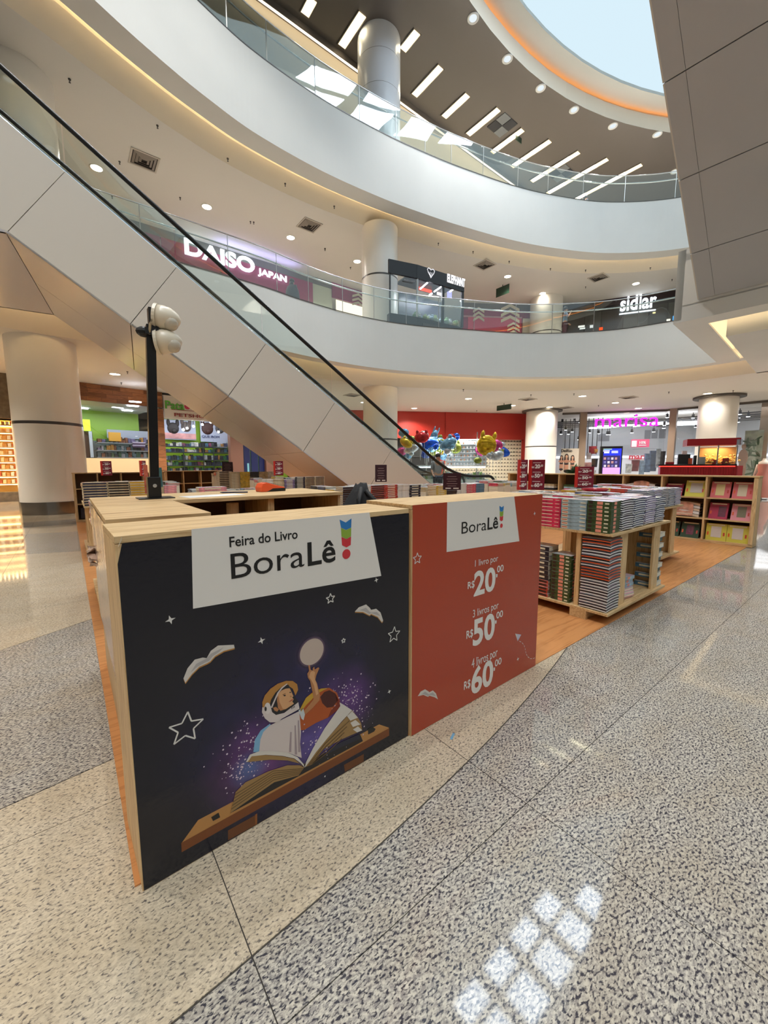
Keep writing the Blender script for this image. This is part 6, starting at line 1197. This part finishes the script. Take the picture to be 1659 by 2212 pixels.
gp=M2.pt(1622,1000,.8); rectw(M2,1600,930,1640,1035,-.8,.05,'leaf_poster',wl('leafposter',rgb(150,156,140),vary=.5,vscale=2),None,'tall leafy poster in the shop window at right, with a figure','poster')
lp=bpy.data.objects['leaf_poster']; q_=random.Random(31); lb=B()
for k in range(26):
    c=M2.pt(q_.uniform(1612,1638),q_.uniform(945,1030),-.77); an=q_.uniform(0,PI); lb.ell(c,.06,.01,.26,8,5,ax=(M2.u*math.cos(an)+zz*math.sin(an),M2.n,zz*math.cos(an)-M2.u*math.sin(an)))
lb.build('leaf_print',[wl('leafp',rgb(60,84,58),vary=.4,vscale=3)],lp)
c=M2.pt(1607,965,-.76); AX=(M2.u,M2.n,zz); B().ell(c,.12,.01,.17,10,6,ax=AX).ell(c-zz*.7,.26,.012,.55,10,6,ax=AX).ell(c-zz*1.5,.2,.011,.7,10,6,ax=AX).build('figure_print',[wl('figp',rgb(176,136,116))],lp)
# ---- balcony: magenta shop
DW=Wall((2.7,23.5),(16.3,23.3)); t=sthing(DW,480,580,'variety_shop','magenta variety shop front on the balcony with white lit letters','shop')
mg=wl('magenta',rgb(150,28,84),.4)
def dz(x,y): return DW.pt(x,y,0).z
zt_=dz(470,532); zb_=dz(470,592)
zt_,zb_=12.75,11.0
ua,ub_=DW.u_of(300,500),DW.u_of(674,620)
B().prism([DW.uv(ua-3,zt_,.06),DW.uv(DW.u_of(780,640),zt_,.06),DW.uv(DW.u_of(780,640),13.15,.06),DW.uv(ua-3,13.15,.06)],-DW.n*.2).build('dark_band',[wl('bandgrey',rgb(112,104,98))],t)
us=DW.u_of(348,540); B().prism([DW.uv(us,zb_,.1),DW.uv(ub_,zb_,.1),DW.uv(ub_,zt_,.1),DW.uv(us,zt_,.1)],-DW.n*.1).build('sign_panel',[mg],t); B().prism([DW.uv(ua,zb_,.1),DW.uv(us-.03,zb_,.1),DW.uv(us-.03,zt_,.1),DW.uv(ua,zt_,.1)],-DW.n*.1).build('sign_panel',[mg],t)
lit=E('letter_white',rgb(235,245,255),1.1)
tw(DW,'DAISO',(399,551),(550,588),(399,514),.2,lit,t,.035,.08,'sign_letters'); tw(DW,'JAPAN',(557,594),(619,608),(557,579),.2,lit,t,.03,.06,'sign_letters')
B().prism([DW.uv(us,zb_-.05,.12),DW.uv(ub_,zb_-.05,.12),DW.uv(ub_,zb_,.12),DW.uv(us,zb_,.12)],-DW.n*.1).build('sign_sill',[steel],t)
area(t,DW.uv((us+ub_)/2+.6,12.7,.75),9,4.5,.2,(.42,.36,1),(math.radians(180),0,0))
B().prism([DW.uv(ua,7.9,-4),DW.uv(ub_,7.9,-4),DW.uv(ub_,11,-4),DW.uv(ua,11,-4)],-DW.n*.1).build('back_wall',[wl('dback',rgb(206,196,190))],t); B().prism([DW.uv(ua,7.9,0),DW.uv(ub_,7.9,0),DW.uv(ub_,10.95,0),DW.uv(ua,10.95,0)],-DW.n*.03).build('window_glass',[shopgl],t)
B().prism([DW.uv(ua,10.98,-.1),DW.uv(ub_,10.98,-.1),DW.uv(ub_,10.98,-4),DW.uv(ua,10.98,-4)],zz*.03).build('ceiling',[wl('dceil',rgb(225,220,214))],t)
for x,y in ((402,568),(432,585),(437,588),(491,590),(536,604),(582,618),(535,617),(583,628),(650,650)):
    d=ray(x,y); dd=DW.pt(x,y,-1.2+.0*x); B().cyl(dd,dd+zz*.02,.16,n=14).build('lamp_disc',[shop_e],t)
area(t,DW.uv((ua+ub_)/2,10.8,-1.8),160,8,2.5,(1,.95,.88))
rectw(DW,674,600,718,672,.05,.1,'glass_bay',wl('palegreen',rgb(206,214,196),.3),t); rectw(DW,718,606,786,652,.12,.08,'sign_panel',mg,t); rectw(DW,727,656,786,690,.0,.05,'bright_shelf',E('bright_bay',rgb(255,235,205),.8),t)
def chevron(Wl,cx,cy,w_,h_,off,par,mat):
    for k in range(3):
        y=cy+h_*(k*.36-.36); a,b_,c=Wl.pt(cx-w_/2,y+h_*.3,off),Wl.pt(cx,y,off),Wl.pt(cx+w_/2,y+h_*.3,off); a.z=c.z=(a.z+c.z)/2; th=zz*abs(Wl.pt(cx,cy,off).z-Wl.pt(cx,cy+h_*.2,off).z)
        for p,q in ((a,b_),(b_,c)): B().prism([p-th*.5,q-th*.5,q+th*.5,p+th*.5],Wl.n*.02).build('chevron',[mat],par)
chevc=wl('chevcream',rgb(226,214,190)); chevron(DW,774,645,26,24,.2,t,chevc)
MWl=Wall((23.4,20.2),(27.7,17.4)); t=sthing(MWl,1080,690,'magenta_wall','magenta shop wall with cream chevrons behind the black kiosk','shop wall')
rectz(MWl,1000,1150,680,7.9,13.15,0,.1,'upper_wall',mg,t); rectw(MWl,1010,686,1125,735,.06,.05,'lower_panel',wl('pinkpanel',rgb(206,46,96),.4),t); rectw(MWl,1000,683,1128,686,.09,.1,'shelf_edge',wl('edgep',rgb(200,150,160)),t); rectw(MWl,1128,688,1148,735,.05,.05,'cream_door',cream,t); rectz(MWl,1000,1150,680,12.75,13.15,.07,.1,'dark_band',wl('bandgrey',rgb(112,104,98)),t)
chevron(MWl,1034,675,24,26,.1,t,chevc); chevron(MWl,1102,672,40,34,.1,t,chevc); chevron(MWl,1109,707,26,24,.16,t,chevc)
# ---- black glass kiosk
p0,p1,p2=atz(865,690,8.0),atz(901,703,8.0),atz(1018,712,8.0)
p0,p1,p2=[Vector((p.x+1.2,p.y+1.5,7.9)) for p in (Vector((11.3,13.95,0)),Vector((12.7,13.55,0)),Vector((15.6,13.2,0)))]
def wallz(P,Q): return Wall((P.x,P.y),(Q.x,Q.y))
front,left_=wallz(p1,p2),wallz(p0,p1)
t=thing('black_kiosk','black glass display kiosk with white lettering standing on the balcony','kiosk',(p1.x,p1.y,7.9),math.atan2(front.u.y,front.u.x))
hb=front.pt(905,640).z; Lf=(p2-p1).length; Ll=(p1-p0).length; zt1=front.pt(901,573).z; zb1=front.pt(901,602).z; zs=front.pt(901,685).z; bk=-front.n
kb=wl('kblack',rgb(24,24,28),.3)
def kslab(W_,u0,u1,z0,z1,off,th,nm,m): return B().prism([W_.uv(u0,z0,off),W_.uv(u1,z0,off),W_.uv(u1,z1,off),W_.uv(u0,z1,off)],-W_.n*th).build(nm,[m],t)
kslab(front,-.05,Lf+.05,zb1,zt1,.06,.1,'fascia',kb); kslab(left_,-.05,Ll,zb1,zt1,.06,.1,'fascia',kb); B().prism([p1+zz*(zt1-8),p2+zz*(zt1-8),p2+bk*1.9+zz*(zt1-8),p1+bk*1.9+zz*(zt1-8)],-zz*.06).build('roof',[kb],t)
kslab(front,0,Lf,7.9,zs,.02,1.7,'base',kb); kslab(left_,0,Ll,7.9,zs,.02,.3,'base',kb); kslab(front,.3,Lf+.25,7.9,zs-.25,.12,.6,'plinth',wl('kplinth',rgb(58,50,46)))
for u_ in (0,Lf*.53,Lf-.07): kslab(front,u_,u_+(.13 if u_ else .05),zs,zb1,.03,.1,'frame_post',kb if u_ else steel)
kslab(left_,0,.06,zs,zb1,.03,.06,'frame_post',kb)
for a,b_ in ((.06,Lf*.53),(Lf*.53+.14,Lf-.08)): kslab(front,a,b_,zs,zb1,.0,.01,'glass_pane',shopgl)
kslab(left_,.07,Ll-.02,zs,zb1,0,.01,'glass_pane',shopgl); kslab(front,0,Lf,zs+.62,zb1-.7,-1.6,.04,'back_panel',wl('kback',rgb(50,52,66),.3)); kslab(front,0,Lf,zb1-.7,zb1,-1.6,.04,'back_panel',wl('kback2',rgb(44,40,64),.3))
tw(front,'ELEPHANT',(966,611),(1004,617),(966,591),.08,E('klet',rgb(240,240,245),1.0),t,.03,.02); rectw(front,967,613.5,1003,616,.075,.01,'sub_line',wl('kline',rgb(150,150,150)),t); tw(left_,'ELEPHANT',(873,615),(896,600),(873,603),.08,wl('kgrey',rgb(150,150,154)),t,.03,.02)
eb=B(); c=front.pt(931,590,.08); 
hp=[(-.0,-.2),(-.06,-.1),(-.16,.02),(-.2,.12),(-.14,.19),(-.05,.17),(0,.13),(.05,.17),(.14,.19),(.2,.12),(.16,.02),(.06,-.1)]
eb.tube([c+front.u*x*1.1+zz*y*1.1 for x,y in hp],.018,6,closed=True).tube([c+front.u*x+zz*y for x,y in ((-.06,.04),(-.05,-.05),(0,-.16),(.05,-.05),(.06,.04))],.014,6); eb.build('emblem',[E('klet2',rgb(230,230,235),.6)],t)
for x0,y0,x1,y1 in ((908,624,923,611),(926,609,931,605),(938,630,954,619),(928,637,933,634),(995,650,1001,647),(972,630,984,621)):
    a,b_=front.pt(x0,y0,-.6),front.pt(x1,y1,-.9); B().tube([a,b_],.035,6).build('tube_lamp',[E('ktube',rgb(240,242,255),7)],t)
q_=random.Random(17)
for k in range(22):
    u_=.15+(Lf-.3)*k/21; p=front.uv(u_,zs+.02,-.2-.25*q_.random()); r=q_.uniform(.1,.17); b=B().ell(p+zz*r,r,r,r*.9,9,6).ell(p+zz*r*1.9+front.u*r*.2,r*.6,r*.6,r*.5,8,5); b.build('plush_toy',[wl('kpl%d'%(k%5),(rgb(130,170,110),rgb(190,200,160),rgb(200,200,206),rgb(150,170,190),rgb(170,190,120))[k%5],.8)],smooth=True,label='small plush toy in the black balcony kiosk, %s from left'%O1[k],cat='toy',group='plush toys in the black kiosk')
for k,(x0,x1,y0,y1,c) in enumerate(((905,933,622,630,rgb(210,70,40)),(944,954,626,638,rgb(220,200,200)),(966,976,628,645,rgb(150,150,210)))): rectw(front,x0,y0,x1,y1,-1.5,.02,'neon_sign',E('kneon%d'%k,c,.9),t)
area(t,front.uv(Lf/2,zb1-.1,-.8),35,2,.8,(.9,.92,1))
# ---- dark shop at the right of the balcony
SW=Wall((29.6,15.9),(33.4,9.4)); t=sthing(SW,1380,680,'dark_shop','dark shop front on the balcony with white lit name letters','shop')
rectz(SW,1205,1480,680,7.9,13.15,0,.1,'dark_front',wl('sdark',rgb(44,38,40),.25),t); rectz(SW,1205,1480,680,12.7,13.15,.1,.1,'header',wl('sheader',rgb(52,32,38)),t)
tw(SW,'siqlar'.replace('q','d'),(1339,671),(1417,664),(1339,641),.15,lit,t,.02,.06,'sign_letters'); rectw(SW,1338,672.5,1416,675,.15,.04,'sign_underline',lit,t)
for k,(x0,x1) in enumerate(((1228,1262),(1264,1298),(1300,1345),(1347,1400),(1402,1440),(1442,1470))): rectz(SW,x0,x1,690,7.95,12.4,.03,.02,'shop_window',wl('sglass%d'%(k%2),rgb(70,66,64) if k%2 else rgb(58,52,52),.1,spec=.8),t)
for x,y,w_,h_,c in ((1249,703,14,4,rgb(210,206,200)),(1252,708,12,3,rgb(200,200,196)),(1274,702,8,6,rgb(190,190,190)),(1294,707,8,6,rgb(230,80,40)),(1453,682,10,9,rgb(60,150,220)),(1440,689,8,4,rgb(240,230,210)),(1410,674,6,3,rgb(240,220,160)),(1455,632,8,3,rgb(240,220,160))): rectw(SW,x,y,x+w_,y+h_,.06,.03,'window_display',E('sd_%d'%x,c,.8),t)
# ---- balcony plants, bench and things by the rail
p=atz(500,612,8.5); 
def bal(px,dist): d=ray(px,640); h=math.hypot(d.x,d.y); return Vector((d.x/h*dist,d.y/h*dist,7.9))
P=bal(485,17.6); d=ray(497,583); plant((P.x,P.y,7.9),(H+d.z*17.6/math.hypot(d.x,d.y)-7.9)/1.02,1.1,'dark leafy potted plant behind the balcony glass below the lit letters',90,5)
P=bal(560,20.2); t=thing('bench','dark bench behind the balcony glass under the lit letters','bench',(P.x,P.y,7.9)); B().box(P.x-1.1,P.x+1.1,P.y-.25,P.y+.25,8.85,8.95).build('seat',[wl('benchd',rgb(52,46,46))],t)
B().box(P.x-1.1,P.x+1.1,P.y+.2,P.y+.26,8.95,9.25).build('backrest',[wl('benchd',rgb(52,46,46))],t)
for sx in (-1,1):
    for sy in (-1,1): B().box(P.x+sx*.98-.04,P.x+sx*.98+.04,P.y+sy*.2-.04,P.y+sy*.2+.04,7.9,8.85).build('leg',[wl('benchd',rgb(52,46,46))],t)
# ---- people
def head(px,py,z): return atz(px,py,z)
def coat(t,loc,s):
    x,y,z=loc; B().lathe((x,y,z),[(.34*s,.45*s),(.33*s,.8*s),(.29*s,1.05*s),(.27*s,1.25*s),(.2*s,1.42*s),(.09*s,1.5*s)],20).build('coat',[M('coat_dark',rgb(62,58,60),.85)],t,smooth=True)
def person(loc,hgt,face,label,shirt,trou,hair,pose='stand',skin_c=rgb(190,140,110),long_coat=False):
    """one continuous skinned body; clothing and hair over it"""
    t=thing('person',label,'person',loc,face); s=hgt/1.72; R=Matrix.Translation(loc)@Matrix.Rotation(face,4,'Z')@Matrix.Scale(s,4); im=rootm(t).inverted()
    J={'pel':(0,0,.93,.13),'wst':(0,.0,1.08,.125),'chs':(0,-.01,1.3,.15),'nck':(0,0,1.47,.06),'hd0':(0,.01,1.56,.075),'hd1':(0,.012,1.66,.085)}
    for sg,n in ((-1,'l'),(1,'r')):
        J.update({'hip'+n:(sg*.09,0,.88,.095),'kne'+n:(sg*.1,.03 if sg>0 else -.02,.49,.062),'ank'+n:(sg*.1,-.02 if sg>0 else .0,.09,.042),'toe'+n:(sg*.11,.12,.035,.035),'sh'+n:(sg*.18,0,1.42,.062),
                  'elb'+n:(sg*.24,.0,1.14,.042),'wri'+n:(sg*.22,.16,.98,.03),'pal'+n:(sg*.21,.22,.95,.034)})
        if pose=='phone' and sg>0: J.update({'elbr':(.22,.12,1.18,.042),'wrir':(.12,.24,1.4,.03),'palr':(.1,.25,1.46,.034)})
        if pose=='lean': J.update({'elb'+n:(sg*.23,.16,1.16,.042),'wri'+n:(sg*.16,.34,1.12,.03),'pal'+n:(sg*.13,.41,1.12,.034)})
    Ed=[('pel','wst'),('wst','chs'),('chs','nck'),('nck','hd0'),('hd0','hd1')]
    for n in 'lr': Ed += [('pel','hip'+n),('hip'+n,'kne'+n),('kne'+n,'ank'+n),('ank'+n,'toe'+n),('chs','sh'+n),('sh'+n,'elb'+n),('elb'+n,'wri'+n),('wri'+n,'pal'+n)]
    for n,sg in (('l',-1),('r',1)):
        px,py,pz,_=J['pal'+n]; wx,wy,wz,_=J['wri'+n]; d=(Vector((px,py,pz))-Vector((wx,wy,wz))).normalized(); sd=d.orthogonal().normalized()
        for f in range(5):
            o=Vector((px,py,pz))+sd*(.018*(f-2)); tip=o+d*((.05,.075,.085,.075,.06)[f])-zz*.01; J['f%s%d'%(n,f)]=(*tip,.009); Ed.append(('pal'+n,'f%s%d'%(n,f)))
    def skin(name,keys,mat,grow,sub=2):
        ks=[k for k in J if k in keys]; me=bpy.data.meshes.new(name); me.from_pydata([im@(R@Vector(J[k][:3])) for k in ks],[(ks.index(a),ks.index(b_)) for a,b_ in Ed if a in ks and b_ in ks],[])
        o=bpy.data.objects.new(name,me); COL.objects.link(o); o.parent=t; me.materials.append(mat)
        md=o.modifiers.new('skin','SKIN'); md.use_smooth_shade=True
        for v,k in zip(me.skin_vertices[0].data,ks): r=(J[k][3]+grow)*s; v.radius=(r,r*(.8 if k in('chs','wst','pel') else 1)); v.use_root=(k==ks[0])
        o.modifiers.new('sub','SUBSURF').levels=1; o.modifiers['sub'].render_levels=sub; return o
    skin('body',set(J),M('skin_%d'%int(skin_c[0]*255),skin_c,.5),0)
    arm=['shl','shr','elbl','elbr']+(['wril','wrir'] if long_coat or pose=='lean' else []); skin('shirt',{'pel','wst','chs',*arm},shirt,.014); skin('trousers',{'pel','hipl','hipr','knel','kner','ankl','ankr'},trou,.016)
    hb=B(); c=R@Vector((0,-.012,1.665)); hb.ell(c,.098*s,.108*s,.10*s,14,10,ax=[R.to_3x3()@v/s for v in (Vector((1,0,0)),Vector((0,1,0)),zz)])
    if long_coat: hb.ell(R@Vector((0,-.05,1.5)),.11*s,.07*s,.2*s,12,8,ax=[R.to_3x3()@v/s for v in (Vector((1,0,0)),Vector((0,1,0)),zz)])
    hb.build('hair',[hair],t,smooth=True)
    fb=B()
    for sg in (-1,1): fb.ell(R@Vector((sg*.033,.092,1.635)),.011*s,.008*s,.007*s,8,6)
    fb.build('eyes',[dark],t); nb=B(); nb.ell(R@Vector((0,.103,1.605)),.014*s,.02*s,.024*s,8,6); nb.build('nose',[M('skin_%d'%int(skin_c[0]*255),skin_c,.5)],t,smooth=True); B().ell(R@Vector((0,.09,1.572)),.024*s,.01*s,.007*s,8,5).build('mouth',[M('lip',rgb(160,90,80),.5)],t)
    sh=B()
    for sg in (-1,1): sh.ell(R@Vector((sg*.105,.07,.05)),.055*s,.14*s,.045*s,10,6,ax=[R.to_3x3()@v/s for v in (Vector((1,0,0)),Vector((0,1,0)),zz)])
    sh.build('shoes',[M('shoe',rgb(50,46,46),.6)],t,smooth=True); return t
dk=M('hair_dark',rgb(34,28,26),.6)
P=atd(947,1030,13.2); person((9.62,9.35,.335),1.55,2.6,'person in a grey shirt seen from behind at the escalator foot',M('shirt_grey',rgb(140,142,146),.8),M('jeans_dark',rgb(44,48,66),.8),dk)
P=head(1222,664,9.68); person((P.x,P.y,7.9),1.78,-2.6,'person in a blue denim shirt and dark red trousers by the balcony column','x' and M('shirt_denim',rgb(112,146,176),.8),M('trousers_plum',rgb(84,44,54),.8),dk,'phone')
P=head(631,604,9.7); person((P.x,P.y,7.9),1.8,-1.2,'person in a dark coat with long dark hair behind the balcony glass',M('coat_dark',rgb(62,58,60),.85),M('coat_dark2',rgb(50,48,52),.85),dk,'stand',rgb(180,130,104),True); coat([o for o in bpy.data.objects if o.name.startswith('person') and o.type=='EMPTY'][-1],(P.x,P.y,7.9),1.05)
def top_(px,dist): d=ray(px,430); h=math.hypot(d.x,d.y); return Vector((d.x/h*dist,d.y/h*dist,16.0))
P=head(1266,424,17.72); person((P.x,P.y,16.0),1.72,-2.3,'person in a navy shirt walking behind the top floor glass',M('shirt_navy',rgb(48,54,70),.8),M('trousers_black',rgb(36,36,40),.8),dk)
P=head(1120,411,17.6); person((P.x,P.y,16.0),1.6,-2.0,'dark haired person whose head shows above the top floor slab',M('shirt_char',rgb(56,54,56),.8),M('trousers_black',rgb(36,36,40),.8),dk)
# small floor litter by the stands
c=atz(977,1598,.0005); B().obox(c,Vector((.05,.025,0)),Vector((-.006,.012,0)),zz*.001).build('tape_scrap',[M('tape_blue',rgb(110,160,190),.4)],label='tiny blue tape scrap on the pale granite in front of the red stand',cat='litter')
